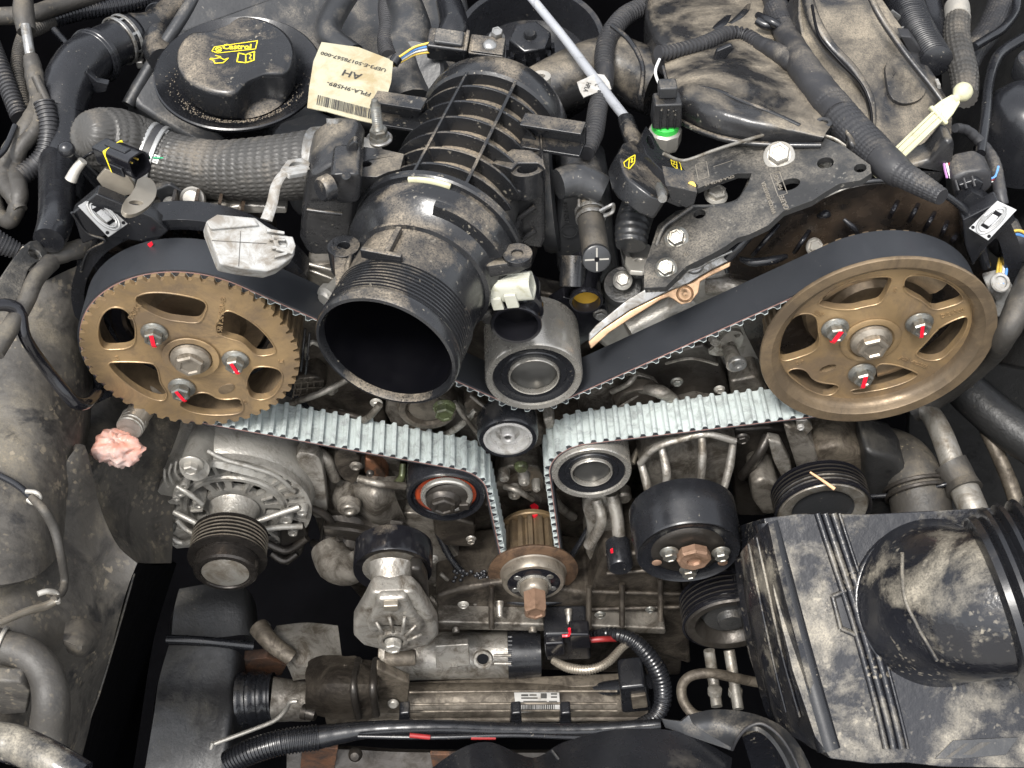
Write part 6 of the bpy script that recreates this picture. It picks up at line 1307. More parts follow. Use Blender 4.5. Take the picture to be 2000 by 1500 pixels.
# ================================================================== RIGHT SIDE ACCESSORIES
t = thing('water_pump_pulley', 'flat black drum pulley with three silver bolts and brown centre nut', 'pulley', tuple(at(1345, 1080, Y=-.06)))
o = at(1345, 1082, Y=-.062); k = mpp(o)
lathe(t, 'drum', [(.5, -10), (80, -10), (92, -8), (100, -2), (103, -6), (104, -48), (107, -52), (107, -104), (100, -108), (60, -112)], o, FWD, M['clean_black'], n=72)
lathe(t, 'hub_disc', [(.5, -3), (62, -3), (70, -6), (74, -12)], o+Vector((.0, 0, .0)), FWD, M['dark_metal'], n=60)
obj('centre_nut', MB().lathe([(13, 6), (15, 14), (30, 14), (34, 10), (34, -4)], o+Vector((.003, -.003, .002)), FWD, 8, k), M['rusty_bolt'], t, sharp=30)
lathe(t, 'nut_bore', [(.5, 8), (13, 8), (14, 3)], o+Vector((.003, -.003, .002)), FWD, M['rusty_bolt'])
for a, b_ in ((1307, 1078), (1408, 1078), (1345, 1112)): 
    bb_ = hexbolt(t, at(a, b_, Y=-.063), FWD, 14, 17, M['zinc_bolt'], fl=1.35)
for a, b_ in ((1283, 1100), (1412, 1100)): lathe(t, 'pulley_hole', [(.5, .5), (8, .5), (10, -1)], at(a, b_, Y=-.064), FWD, M['rusty_bolt'], n=20)
t = thing('water_pump_housing', 'ribbed oily cast aluminium pump housing above the flat black drum pulley', 'housing', tuple(at(1340, 900, Y=.02)))
plate(t, 'body', [(1248,905),(1262,880),(1300,862),(1370,845),(1400,850),(1440,862),(1438,885),(1425,960),(1400,990),(1270,990),(1255,940)], PY(.015), .06, A, bevel=.006)
for pts in ([(1252,905,.01),(1262,940,.0),(1272,985,-.012)],[(1292,875,.008),(1302,920,-.006),(1300,960,-.014)],[(1370,848,.008),(1372,890,-.004),(1368,950,-.014)],[(1432,865,.008),(1425,910,-.002),(1412,960,-.014)]): tube(t, 'casting_rib', pts, [7,9,7], AB, n=10)
tube(t, 'top_lip', [(1250,905,.008),(1280,875,.006),(1330,858,.006),(1380,848,.006),(1436,862,.006)], 7, AB, n=10)
hexbolt(t, at(1450, 855, Y=.01), FWD, 11, 10, M['dark_metal'], fl=1.3)
tube(t, 'drive_band', [(1235,905,.02),(1245,880,.03),(1270,855,.04)], 6, M['thin_steel'], n=8)
plate(t, 'rear_casting', [(1430,840),(1500,835),(1540,845),(1560,900),(1540,960),(1500,1010),(1440,1010),(1430,930)], PY(.03), .05, M['dark_metal'], bevel=.004)
tube(t, 'casting_rib', [(1450,930,.02),(1480,890,.01),(1500,850,.02)], 10, M['dark_metal'], n=10)
plate(t, 'flat_strut', [(1530,830),(1560,838),(1590,870),(1600,905),(1585,935),(1560,925),(1545,880)], PY(.005), .02, M['cast_alu'], bevel=.003)
plate(t, 'tin_strut', [(1500,860),(1525,865),(1545,905),(1550,945),(1530,940),(1510,900)], PY(.012), .01, AB, bevel=.002)
plate(t, 'sensor_block', [(1468,945),(1490,935),(1518,945),(1530,980),(1535,1005),(1490,1008),(1470,980)], PY(.0), .04, A, bevel=.004)
plate(t, 'bolt_pad', [(1555,822),(1578,820),(1588,838),(1575,852),(1558,845)], PY(.008), .01, M['cast_alu_bright'], bevel=.001)
hexbolt(t, at(1563, 832, Y=.004), FWD, 7, 7, M['white_plastic'], fl=0)
# upper grooved pulley
def grooved(name, label, px, py, Y, r, wid, nb, m, lab2=None):
    o = at(px, py, Y=Y); t = thing(name, label, 'pulley', tuple(o)); pr = [(r*.55, -wid), (r*.97, -wid), (r, -wid*.96)]; st = wid*.82/nb; h = -wid*.94
    for i in range(nb): pr += [(r, h), (r*.87, h+st*.36), (r*.87, h+st*.5), (r, h+st*.86)]; h += st
    pr += [(r*1.01, h+st*.2), (r*1.01, 0), (r*.97, .0008), (r*.94, -.002), (r*.90, -.006)]
    obj('grooved_rim', MB().lathe(pr, o, FWD, 80, cap0=False, cap1=False), m, t, sharp=30)
    for i in range(nb):
        hh = -wid*.94+st*(i+.93); lathe(t, 'crest_highlight', [(r*.985, hh-.0003), (r*1.004, hh-.0001), (r*1.004, hh+.0003), (r*.985, hh+.0006)], o, FWD, M['dark_metal'], px=False, n=72, cap0=False, cap1=False)  # paler rings stand for highlights along the groove crests
    return t, o
t, o = grooved('grooved_pulley', 'black six groove pulley with a pinkish straw lying on it, above the air box', 1608, 998, -.045, .0360, .021, 5, M['black_gloss'])
lathe(t, 'face_ring', [(.0235, -.001), (.026, .0005), (.0325, .0008), (.034, -.002)], o, FWD, M['alu_pipe'], px=False, n=60, cap0=False, cap1=False)
lathe(t, 'face', [(.0001, -.004), (.022, -.004), (.024, -.002), (.032, -.001), (.0345, -.003), (.0345, -.009)], o, FWD, M['black_plastic_grey'], px=False, n=60)
tag(tube(None, 'straw_stalk', [(1582,922,-.0395),(1606,938,-.0455),(1630,955,-.0515)], [2, 3, 4], M['straw'], n=8), 'pinkish dry straw stalk lying across the black grooved pulley', 'straw')
t, o = grooved('compressor_pulley', 'black grooved compressor pulley half hidden behind the left side of the air box', 1428, 1218, -.055, .040, .027, 5, M['black_gloss'])
lathe(t, 'face_ring', [(.024, -.014), (.026, -.004), (.030, .001), (.0365, .002), (.0385, -.001)], o, FWD, M['dark_metal'], px=False, n=60, cap0=False, cap1=False)
lathe(t, 'clutch_plate', [(.0001, .0), (.010, .0), (.012, -.006), (.021, -.006), (.024, -.012)], o, FWD, M['black_steel'], px=False, n=48)
# big pipe elbow and alloy pipe
t = thing('charge_pipe', 'broad dark grey elbow pipe with clamp curving down below the right sprocket', 'pipe', tuple(at(1740, 880, Y=.03)))
tube(t, 'elbow', [(1590,862,.05),(1660,866,.045),(1715,874,.04),(1758,896,.025),(1785,935,.0),(1798,985,-.02),(1806,1050,-.045)], [34,38,44,52,56,58,58], M['rubber_dirty'], n=32)
P0 = spec((1790,950,-.007)); d0 = (spec((1798,985,-.02))-spec((1785,935,.0))).normalized(); kk = mpp(P0)
for q in (0, 14): band(t, 'hose_clamp', P0+d0*(q*kk), d0, 60*kk, 8*kk, .002, M['dark_metal'])
tube(t, 'thin_bar', [(1700,970,-.01),(1760,965,-.015),(1830,950,-.02),(1850,945,-.02)], 5, M['clean_black'], n=8)
t = thing('alloy_pipe', 'dull aluminium pipe with a muddy rubber sleeve, right of the dark elbow', 'pipe', tuple(at(1860, 880, Y=.02)))
tube(t, 'pipe', [(1790,790,.05),(1818,810,.04),(1840,850,.02),(1862,910,-.005)], [17,20,22,24], M['alu_pipe'], n=26)
tube(t, 'rubber_sleeve', [(1856,905,-.004),(1868,925,-.012),(1876,940,-.018),(1884,958,-.026)], [33,32,31,36], M['rubber_dirty'], n=28)
tube(t, 'pipe', [(1878,945,-.02),(1892,975,-.034),(1905,1005,-.046)], 28, M['alu_pipe'], n=26)
tag(tube(None, 'muddy_hose', [(1885,760,.09),(1930,800,.07),(1980,840,.05),(2040,880,.03)], [40,42,44,44], M['fender_dark'], n=26), 'broad dusty hose descending to the right edge below the right sprocket', 'hose')
tag(tube(None, 'thin_pipe', [(1925,840,.06),(1950,890,.04),(1975,950,.02),(1990,1000,.0)], [13,14,15,15], M['warm_pipe'], n=18), 'narrow tan pipe between the alloy pipe and the right edge', 'pipe')
tag(plate(None, 'plastic_tank', [(1590,880),(1640,868),(1690,885),(1700,960),(1690,1010),(1600,1010),(1585,940)], PY(.01), .04, M['warm_pipe'], bevel=.006), 'tan cast lump behind the black grooved pulley', 'casting')
tag(plate(None, 'rear_panel', [(1690,880),(1760,900),(1800,960),(1800,1020),(1690,1020)], PY(-.005), .04, M['fender_dark'], bevel=.006), 'dark grey moulded lump under the dark elbow pipe', 'casting')
# ================================================================== AIR BOX
t = thing('air_box', 'mud splashed glossy black plastic air box with seam ribs and round spout, lower right', 'air box', tuple(at(1700, 1250, Y=-.18)))
pa = P3((1500, 1012, -.10), (1960, 992, -.10), (1600, 1450, -.225))
o_ = plate(t, 'shell', [(1492,1012),(1560,1003),(1700,1004),(1960,990),(2120,985),(2120,1500),(1960,1500),(1840,1498),(1770,1490),(1700,1492),(1622,1482),(1592,1440),(1548,1310),(1512,1160)], pa, .16, M['mud_plastic'], bevel=.012, bseg=4)
na = pa[1]
def onp(a, b_, h=0): return at(a, b_, pl=(pa[0]+na*h, na))
def rail(name, pts, rpx, h, m=M['mud_plastic'], flat=None):
    P = [onp(a, b_, h) for a, b_ in pts]; return obj(name, MB().tube(P, rpx*mpp(P[0]), 10, 1 if len(P) == 4 else 4, flat=flat), m, t)
for dx_, r_ in ((-18, 6.5), (-3, 8), (13, 8), (25, 4)):
    rail('seam_rib', [(1614+dx_, 1003), (1636+dx_, 1070), (1664+dx_, 1155), (1690+dx_, 1238), (1716+dx_, 1330), (1740+dx_, 1425), (1748+dx_, 1462)], r_, .0005)
for pr_ in ([(1652,1154),(1626,1165)],[(1626,1165),(1642,1228)],[(1642,1228),(1674,1242)]): rail('latch_frame', pr_, 5, .001)
plate(t, 'latch_pad', [(1632,1169),(1650,1162),(1668,1232),(1646,1224)], (pa[0]+na*.0006, na), .002, M['clean_black'], bevel=.0004)
rail('clean_left_edge', [(1500,1020),(1522,1100),(1548,1200),(1578,1310),(1612,1430),(1622,1462)], 26, -.0068, M['clean_black'])
# left side flange (second shell)
patch(t, 'side_skirt', [[(1500,1020,-.11),(1522,1120,-.138),(1550,1230,-.168),(1590,1380,-.205),(1620,1480,-.225)],[(1462,1060,-.10),(1470,1130,-.118),(1490,1230,-.142),(1520,1350,-.17),(1550,1440,-.19)],[(1445,1085,-.085),(1452,1150,-.105),(1470,1250,-.13),(1500,1370,-.16),(1530,1450,-.175)],[(1455,1110,-.06),(1462,1170,-.08),(1480,1260,-.10),(1510,1380,-.13),(1540,1470,-.15)]], .004, M['mud_plastic'])
for pts in ([(1462,1062,-.106),(1482,1160,-.130),(1510,1290,-.165),(1535,1390,-.19)],[(1478,1050,-.11),(1500,1150,-.138),(1528,1280,-.17),(1562,1400,-.20)]): tube(t, 'skirt_rib', pts, 3, M['mud_plastic'], n=8)
# spout
P0 = onp(1850, 1180, .0); dS = (Vector((.75, .02, .30))).normalized()
k = mpp(P0)
patch_c = onp(1832, 1176, 0)
obj('spout_ring', MB().tube([patch_c + (XP*math.cos(a)*.055 + (na.cross(XP)).normalized()*math.sin(a)*.052) for a in [2*math.pi*i/36 for i in range(37)]], .0032, 10, 1, caps=False), M['mud_plastic'], t)
rs = []
for q, rr_ in ((0, .056), (.12, .0535), (.3, .052), (.5, .0505), (.7, .049), (.85, .0485), (1.0, .048)):
    an = q*R(78); c_ = patch_c + na*(.040*math.sin(an)+.004*q) + XP*(.034*(1-math.cos(an))+.006*q); nd = (na*math.cos(an)+(XP*.97-na.cross(XP).normalized()*-.22)*math.sin(an)).normalized()
    e1 = (na.cross(XP)).normalized(); e1 = (e1-nd*e1.dot(nd)).normalized(); e2 = nd.cross(e1).normalized()
    rs.append([c_+(e1*math.sin(2*math.pi*j/64)+e2*math.cos(2*math.pi*j/64))*rr_ for j in range(64)])
obj('spout', MB().rings(rs), M['mud_plastic'], t, sharp=60)
tube(t, 'spout_rib', [(1762,1080,-.165),(1765,1160,-.18),(1790,1220,-.195),(1830,1290,-.21)], 4, M['mud_plastic'], n=8)
plate(t, 'paper_label', [(1826,1482),(1862,1446),(1990,1440),(1965,1474),(1880,1482)], (pa[0]+na*.001, na), .002, M['black_plastic_grey'], bevel=.0003)
for pts in ([(1846,1480),(1885,1452),(1893,1452),(1856,1480)],[(1880,1474),(1915,1450),(1935,1450),(1898,1474)]): plate(t, 'faded_print', pts, (pa[0]+na*.0012, na), .0001, M['rubber_dirty'], bevel=0)
t = thing('bellows_hose', 'ribbed black rubber bellows at the lower right edge, joined to the air box spout', 'hose', tuple(onp(1990, 1150, .03)))
c1 = rs[-1]; cc = sum(c1, Vector())/64; nd = nd; e1 = (na.cross(XP)).normalized(); e2 = nd.cross(e1).normalized()
pr = [(.0475, -.012), (.054, -.010), (.0545, -.006)]
for i in range(7): pr += [(.052, .009*i-.004), (.0575, .009*i-.0015), (.0580, .009*i+.001), (.053, .009*i+.0035)]
obj('ribs', MB().lathe([(r_, h_) for r_, h_ in pr], cc, nd, 64, 1.06), M['clean_black'], t, sharp=50)
# ================================================================== BOTTOM RIGHT
t = thing('front_guard', 'dark grey curved plastic guard strip across the bottom, left of the air box', 'guard', tuple(at(1430, 1430, Y=-.2)))
gp = P3((1300, 1410, -.17), (1440, 1450, -.19), (1560, 1440, -.20))
obj('flat_strip', MB().prism([spec(q) for q in ((1292,1404,-.170),(1330,1409,-.175),(1345,1396,-.172),(1432,1440,-.192),(1428,1466,-.198),(1380,1450,-.19),(1300,1422,-.175))], (UPW*.8+FWD*.6).normalized(), .004), M['black_plastic_grey'], t, bevel=.0006)
patch(t, 'arch', [[(1345,1396,-.172),(1390,1386,-.172),(1440,1388,-.175),(1490,1400,-.18),(1535,1425,-.185),(1570,1470,-.195),(1600,1540,-.21)],[(1362,1420,-.185),(1400,1410,-.185),(1440,1412,-.187),(1480,1414,-.19),(1520,1440,-.195),(1552,1485,-.205),(1578,1550,-.22)],[(1432,1462,-.198),(1440,1445,-.198),(1458,1425,-.196),(1482,1420,-.197),(1512,1444,-.20),(1540,1490,-.21),(1562,1555,-.225)]], .003, M['black_plastic_grey'])
tube(t, 'rolled_lip', [(1430,1464,-.2),(1442,1440,-.2),(1462,1420,-.198),(1490,1414,-.198),(1525,1440,-.205),(1555,1490,-.215),(1580,1560,-.23)], 3.5, M['rubber'], n=8)
patch(t, 'inner_face', [[(1450,1440,-.19),(1480,1428,-.19),(1510,1450,-.19),(1535,1490,-.2)],[(1480,1540,-.19),(1500,1545,-.19),(1530,1550,-.19),(1552,1560,-.2)]], .004, M['mud_plastic'])
t = thing('brake_pipes', 'dull steel pipes with a U bend, under the compressor pulley', 'pipe', tuple(at(1380, 1330, Y=-.08)))
tube(t, 'u_bend', [(1490,1335,-.10),(1440,1325,-.10),(1390,1315,-.10),(1350,1320,-.10),(1332,1340,-.105),(1335,1370,-.115),(1355,1395,-.125),(1380,1400,-.13)], 10, M['warm_pipe'], n=16)
tube(t, 'straight_pipe', [(1385,1270,-.06),(1392,1320,-.075),(1400,1380,-.10)], 11, M['alu_pipe'], n=16)
tube(t, 'straight_pipe', [(1424,1270,-.06),(1432,1320,-.078),(1442,1385,-.105)], 11, M['alu_pipe'], n=16)
for a, b_ in ((1396, 1350), (1436, 1352)): lathe(t, 'fitting', [(11, 8), (14, 6), (14, -6), (11, -8)], at(a, b_, Y=-.09), (FWD*.4-UPW).normalized(), M['alu_pipe'], n=16)

for a, b_, Y_, r_ in ((664,806,.045,8),(735,786,.045,9),(905,900,.045,8),(1108,905,.03,8),(1176,945,.03,8),(1322,745,.045,9),(1405,760,.045,8),(1190,820,.04,8),(1270,1190,-.03,7),(1172,1200,-.03,8),(905,1180,-.03,8),(845,1090,.01,8)):
    hexbolt(bpy.data.objects['engine_block'], at(a, b_, Y=Y_), FWD, r_, r_*.9, M['dusty_bolt'] if (a % 2) else M['zinc_bolt'], fl=1.4, spin=a % 3)
for pts in ([(600,812,.05),(660,822,.045),(730,828,.045)],[(1150,800,.045),(1200,800,.04),(1262,760,.045)],[(1300,710,.05),(1350,700,.045),(1402,712,.045)],[(860,1160,.0),(880,1195,-.005),(900,1220,-.01)],[(1085,880,.05),(1110,905,.045),(1130,960,.04)],[(955,905,.05),(962,940,.045),(950,985,.045)]): tube(bpy.data.objects['engine_block'], 'gasket_edge', pts, 3, A, n=6)
# ================================================================== LEFT SIDE, BOTTOM
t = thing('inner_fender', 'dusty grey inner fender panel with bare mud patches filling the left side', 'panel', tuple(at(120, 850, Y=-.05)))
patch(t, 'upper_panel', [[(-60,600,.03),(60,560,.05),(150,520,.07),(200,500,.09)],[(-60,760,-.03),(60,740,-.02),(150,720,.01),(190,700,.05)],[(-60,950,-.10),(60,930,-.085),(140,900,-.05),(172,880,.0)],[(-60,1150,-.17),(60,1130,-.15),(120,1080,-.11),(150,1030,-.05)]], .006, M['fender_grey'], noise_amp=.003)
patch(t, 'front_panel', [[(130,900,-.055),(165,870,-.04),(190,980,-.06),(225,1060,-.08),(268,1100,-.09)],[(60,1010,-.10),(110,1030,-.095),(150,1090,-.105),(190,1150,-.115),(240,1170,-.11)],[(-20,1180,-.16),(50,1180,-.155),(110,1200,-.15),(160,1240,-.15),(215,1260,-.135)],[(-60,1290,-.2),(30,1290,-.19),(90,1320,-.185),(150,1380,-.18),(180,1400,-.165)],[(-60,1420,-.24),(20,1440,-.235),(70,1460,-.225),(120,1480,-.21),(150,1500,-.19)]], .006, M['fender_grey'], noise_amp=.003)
patch(t, 'drain_boss', [[(128,1215,-.16),(160,1208,-.158),(200,1218,-.15)],[(124,1250,-.185),(160,1262,-.19),(196,1240,-.165)],[(132,1275,-.18),(160,1285,-.185),(190,1268,-.165)]], .006, M['fender_grey'])
patch(t, 'wheel_arch_liner', [[(165,800,.03),(230,770,.05),(300,760,.07),(350,760,.08)],[(160,900,-.02),(230,880,.0),(300,880,.02),(350,880,.03)],[(190,1000,-.05),(240,1000,-.03),(300,1000,-.01),(340,1000,.0)],[(250,1100,-.08),(280,1100,-.06),(310,1100,-.04),(335,1100,-.03)]], .006, M['fender_grey'])
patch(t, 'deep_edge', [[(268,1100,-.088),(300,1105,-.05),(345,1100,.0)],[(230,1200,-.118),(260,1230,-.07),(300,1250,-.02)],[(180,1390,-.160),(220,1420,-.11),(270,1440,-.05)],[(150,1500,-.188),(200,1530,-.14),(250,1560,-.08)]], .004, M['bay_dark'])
tube(t, 'edge_flange', [(262,1120,-.092),(245,1180,-.108),(222,1260,-.13),(195,1350,-.155),(170,1420,-.17),(150,1500,-.19)], 2.5, M['fender_grey'], n=8)
t = thing('wire_rod_bracket', 'bent glossy black rod bracket hooking down in front of the dusty fender', 'rod', tuple(at(120, 700, Y=-.03)))
tube(t, 'rod', [(-20,598,-.035),(15,596,-.03),(38,610,-.03),(50,660,-.04),(90,720,-.04),(130,770,-.045),(150,788,-.045),(172,786,-.035),(192,766,.0),(206,748,.06)], [12,13,13,12,12,13,13,12,11,10], M['black_gloss'], n=16)
t = thing('bare_stub', 'steel pipe stub below the left sprocket', 'pipe stub', tuple(at(265, 810, Y=.0)))
tube(t, 'steel_tube', [(300,768,.02),(276,800,.006),(256,832,-.008)], [26,25,22], M['hub_steel'], n=26)
tube(t, 'end_bead', [(264,818,.0),(252,838,-.012)], [26,25], M['alu_pipe'], n=26, corr=(1.4, 9))
# crumpled foam plug
o = at(230, 876, Y=-.022); mb = MB(); rr = []
rnd = random.Random(4)
for i in range(33):
    th_ = math.pi*i/32; ring = []
    for j in range(48):
        ph = 2*math.pi*j/48; d = Vector((math.sin(th_)*math.cos(ph)*1.12, math.sin(th_)*math.sin(ph)*.95, math.cos(th_)*.95))
        r_ = .0145*(1+.30*noise.fractal(d*1.3+Vector((3, 1, 2)), .9, 2.1, 4)+.22*abs(noise.noise(d*3.2)))
        ring.append(o+d*r_*.92)
    rr.append(ring)
tag(obj('foam_plug', mb.rings(rr), M['foam_rag'], None, sharp=45), 'crumpled pink and orange plug of tape stuffed on the steel pipe stub', 'plug')
t = thing('muddy_cable', 'mud caked cable with a clip loop running down the left fender', 'cable', tuple(at(100, 1080, Y=-.12)))
tube(t, 'cable', [(-20,920,-.09),(30,945,-.10),(62,972,-.11)], 7, M['clean_black'], n=10)
tube(t, 'cable', [(62,972,-.115),(85,995,-.125),(105,1030,-.13),(118,1080,-.14),(126,1130,-.145),(122,1155,-.155),(105,1172,-.165)], [8,10,10,9,8,8,8], M['rubber_dirty'], n=10)
tube(t, 'cable', [(115,1170,-.162),(85,1185,-.17),(50,1195,-.18),(-20,1225,-.20)], [7,9,8,7], M['thin_steel'], n=10)
tube(t, 'clip', [(52,960,-.108),(70,962,-.11),(78,972,-.112),(66,982,-.115),(54,976,-.113)], 5, M['dusty_bolt'], n=8)
tube(t, 'clip', [(74,1160,-.165),(92,1155,-.162),(110,1160,-.16),(112,1178,-.166)], 6, M['dusty_bolt'], n=8)
t = thing('muddy_hose', 'thick mud stained rubber hose bending down in the lower left corner', 'hose', tuple(at(90, 1340, Y=-.2)))
tube(t, 'hose', [(-60,1250,-.20),(0,1262,-.20),(50,1278,-.205),(88,1315,-.215),(100,1370,-.23),(95,1430,-.24),(90,1520,-.26)], [34,34,34,34,36,38,38], M['rubber_dirty'], n=30, sharp=180)
P0 = spec((2, 1262, -.20)); band(t, 'hose_clamp', P0, (spec((50,1278,-.205))-spec((-60,1250,-.20))).normalized(), 35*mpp(P0), 8*mpp(P0), .0015, M['dusty_bolt'])
tag(plate(None, 'bracket_plate', [(-20,1330),(40,1332),(60,1350),(52,1395),(-20,1400)], PY(-.225), .01, M['fender_grey'], bevel=.002), 'small pale metal plate behind the muddy hose, lower left edge', 'bracket')
t = thing('splash_hose', 'mud spattered thick hose lying along the bottom left edge', 'hose', tuple(at(60, 1470, Y=-.3)))
tube(t, 'hose', [(-60,1440,-.29),(20,1452,-.29),(90,1480,-.30),(160,1520,-.31)], [34,38,36,34], M['mud_plastic'], n=26)
# deep boxes behind
t = thing('chassis_rail', 'dark dusty chassis rail with a horizontal rod, below the alternator', 'chassis rail', tuple(at(400, 1250, Y=.0)))
patch(t, 'rail_top', [[(350,1150,.02),(420,1140,.03),(480,1150,.03),(500,1180,.03)],[(340,1190,.0),(420,1180,.01),(480,1190,.01),(503,1215,.01)],[(335,1240,-.02),(420,1245,-.015),(475,1240,-.01),(500,1245,-.01)]], .01, M['fender_dark'])
tube(t, 'cross_rod', [(325,1248,-.03),(400,1252,-.03),(495,1262,-.03)], 9, M['clean_black'], n=14)
patch(t, 'rail_front', [[(330,1260,-.03),(400,1262,-.03),(460,1270,-.03),(478,1290,-.03)],[(310,1330,-.06),(400,1330,-.055),(455,1335,-.055),(475,1345,-.05)],[(300,1400,-.09),(400,1400,-.085),(450,1400,-.085),(470,1410,-.08)],[(280,1520,-.13),(400,1520,-.13),(440,1520,-.13),(470,1520,-.12)]], .01, M['fender_dark'])
# steering rack
t = thing('steering_rack', 'long dirty aluminium steering rack tube with a white barcode label, near the bottom', 'steering rack', tuple(at(900, 1370, Y=-.05)))
tube(t, 'rack_tube', [(640,1378,-.055),(760,1372,-.055),(900,1368,-.055),(1100,1366,-.055),(1260,1368,-.055)], [38,36,34,34,34], M['warm_pipe'], n=36)
for q_, y_ in ((1352,-.078),(1376,-.088),(1390,-.088)): tube(t, 'long_rib', [(800,q_,y_),(1000,q_-2,y_),(1205,q_-2,y_)], 2.5, M['warm_pipe'], n=6)
obj('upper_flange', MB().box((spec((1000, 1338, -.045))), .235, .012, .006), M['warm_pipe'], t, bevel=.001)
tube(t, 'lower_flange', [(720,1405,-.07),(900,1405,-.07),(1250,1402,-.07)], 6, M['warm_pipe'], n=10)
patch(t, 'rack_housing', [[(600,1290,-.045),(660,1278,-.045),(735,1290,-.045)],[(596,1340,-.08),(660,1335,-.09),(740,1338,-.085)],[(600,1395,-.09),(660,1405,-.095),(740,1400,-.09)]], .03, M['cast_alu_dark'], noise_amp=.003, nscale=50)
for pts in ([(700,1290,-.05),(690,1340,-.09),(700,1400,-.095)],[(735,1290,-.05),(728,1340,-.088),(735,1395,-.092)]): tube(t, 'housing_rib', pts, 8, M['dark_metal'], n=10)
plate(t, 'gusset', [(735,1305),(800,1335),(795,1395),(740,1395)], PY(-.075), .01, M['warm_pipe'], bevel=.002)
lathe(t, 'bolt', [(.5, 6), (7, 6), (10, 3), (11, 0)], at(768, 1374, Y=-.078), (FWD+UPW*.4).normalized(), M['dusty_bolt'])
n0 = (FWD*.5+UPW).normalized(); lp = (at(1045, 1372, Y=-.068)+n0*.004, (FWD*.75+UPW*.65).normalized())
plate(t, 'barcode_label', [(1004,1352),(1092,1350),(1094,1388),(1008,1392)], lp, .001, M['white_paper'], bevel=0)
for a, b_, c_, d_ in ((1018,1356,1032,1360),(1034,1356,1048,1359),(1018,1362,1050,1365),(1056,1354,1068,1364),(1076,1354,1088,1357),(1076,1360,1088,1363),(1022,1369,1068,1371),(1072,1369,1088,1371)):
    plate(t, 'faded_print', [(a,b_),(c_,b_),(c_,d_),(a,d_)], (lp[0]+lp[1]*.0002, lp[1]), .0001, M['rubber_dirty'], bevel=0)
mb = MB(); x = 1016; rnd = random.Random(9)
while x < 1084:
    wd = rnd.choice((1.2, 2, 2.6)); mb.add([at(a, b_, pl=lp)+lp[1]*.0003 for a, b_ in ((x, 1386), (x+wd, 1386), (x+wd, 1375), (x, 1375))], [(0, 1, 2, 3)]); x += wd+rnd.choice((1.4, 2))
obj('barcode', mb, M['ink'], t, sharp=180)
t = thing('rack_boot', 'black ribbed rubber gaiter on a rusty end, left of the steering rack', 'gaiter', tuple(at(500, 1360, Y=-.06)))
tube(t, 'gaiter', [(470,1366,-.06),(500,1364,-.06),(535,1362,-.06)], [52,50,46], M['clean_black'], n=30, corr=(2.5, 20))
tube(t, 'neck', [(530,1366,-.062),(570,1368,-.062),(610,1370,-.062)], [44,40,38], M['cast_alu'], n=30)
tube(t, 'clamp_strip', [(420,1452,-.105),(480,1430,-.10),(535,1408,-.095),(558,1386,-.09),(566,1372,-.09),(580,1370,-.09)], 4.5, M['dusty_bolt'], n=8)
tube(t, 'clamp_strip', [(416,1450,-.105),(412,1462,-.108)], 4, M['dusty_bolt'], n=8)
lathe(t, 'clamp_bolt', [(.5, 18), (12, 18), (13, 0), (15, 0), (15, -10)], at(600, 1392, Y=-.09), (XP*.9+FWD*.3).normalized(), M['dark_metal'])
plate(t, 'rusty_bracket', [(475,1290),(520,1285),(560,1300),(550,1320),(480,1320)], PY(-.03), .01, M['rust'], bevel=.001)
t = thing('lower_arm_casting', 'stained reddish grey cast bracket with a tube end, left of the starter motor', 'bracket', tuple(at(600, 1260, Y=-.02)))
patch(t, 'casting', [[(540,1222,-.01),(600,1216,.0),(660,1222,.0)],[(545,1260,-.03),(600,1262,-.03),(665,1262,-.02)],[(580,1300,-.05),(620,1305,-.05),(670,1300,-.04)]], .02, M['cast_alu_bright'])
tube(t, 'tube_end', [(505,1225,-.02),(530,1255,-.035),(570,1285,-.045)], [20,18,16], M['warm_pipe'], n=18)
band(t, 'tube_rim', spec((510, 1230, -.02)), (spec((530,1255,-.035))-spec((505,1225,-.02))).normalized(), .0078, .004, .0012, M['alu_pipe'])
# starter motor
t = thing('starter_motor', 'silver aluminium starter motor body with dark end cap, behind the steering rack', 'motor', tuple(at(880, 1280, Y=-.02)))
tube(t, 'body', [(740,1282,-.02),(800,1282,-.02),(900,1280,-.02),(992,1278,-.02)], [46,46,46,46], M['cast_alu_bright'], n=40)
tube(t, 'end_cap', [(992,1278,-.02),(1020,1277,-.02),(1055,1276,-.02)], [49,48,46], M['clean_black'], n=40)
plate(t, 'raised_pad', [(850,1262),(915,1258),(918,1300),(852,1306)], P3((850,1262,-.052),(915,1262,-.052),(880,1305,-.060)), .008, M['cast_alu_bright'], bevel=.001)
tx(t, '22', 870, 1300, 906, 1298, 10, M['cast_alu_bright'], P3((850,1262,-.0525),(915,1262,-.0525),(880,1305,-.0605)), nm='cast_letters')
lathe(t, 'hole_rim', [(11, -2), (13, 2), (18, 2), (20, -4)], at(943, 1288, Y=-.058), (FWD+UPW*.7).normalized(), M['cast_alu_bright'], cap0=False, cap1=False)
lathe(t, 'hole', [(.5, 0), (12, 0), (12, -4)], at(943, 1288, Y=-.057), (FWD+UPW*.7).normalized(), M['inner_black'])
for q in (1280, 1296): tube(t, 'cast_rail', [(965,q,-.058),(998,q,-.058)], 3, M['cast_alu_bright'], n=8)
for q in range(8): tube(t, 'tie_rib', [(992,1244+q*8,-.045-.002*q),(1000,1244+q*8,-.045-.002*q)], 2.4, M['clean_black'], n=6)
lathe(t, 'solenoid_stub', [(.5, 0), (14, 0), (16, -4), (16, -60)], at(812, 1284, Y=-.06), XP, M['warm_pipe'])
t = thing('starter_connector', 'black connector block with red cable beside the starter end cap', 'connector', tuple(at(1120, 1270, Y=-.03)))
plate(t, 'block', [(1062,1240),(1150,1238),(1155,1290),(1066,1292)], PY(-.035), .03, M['clean_black'], bevel=.003)
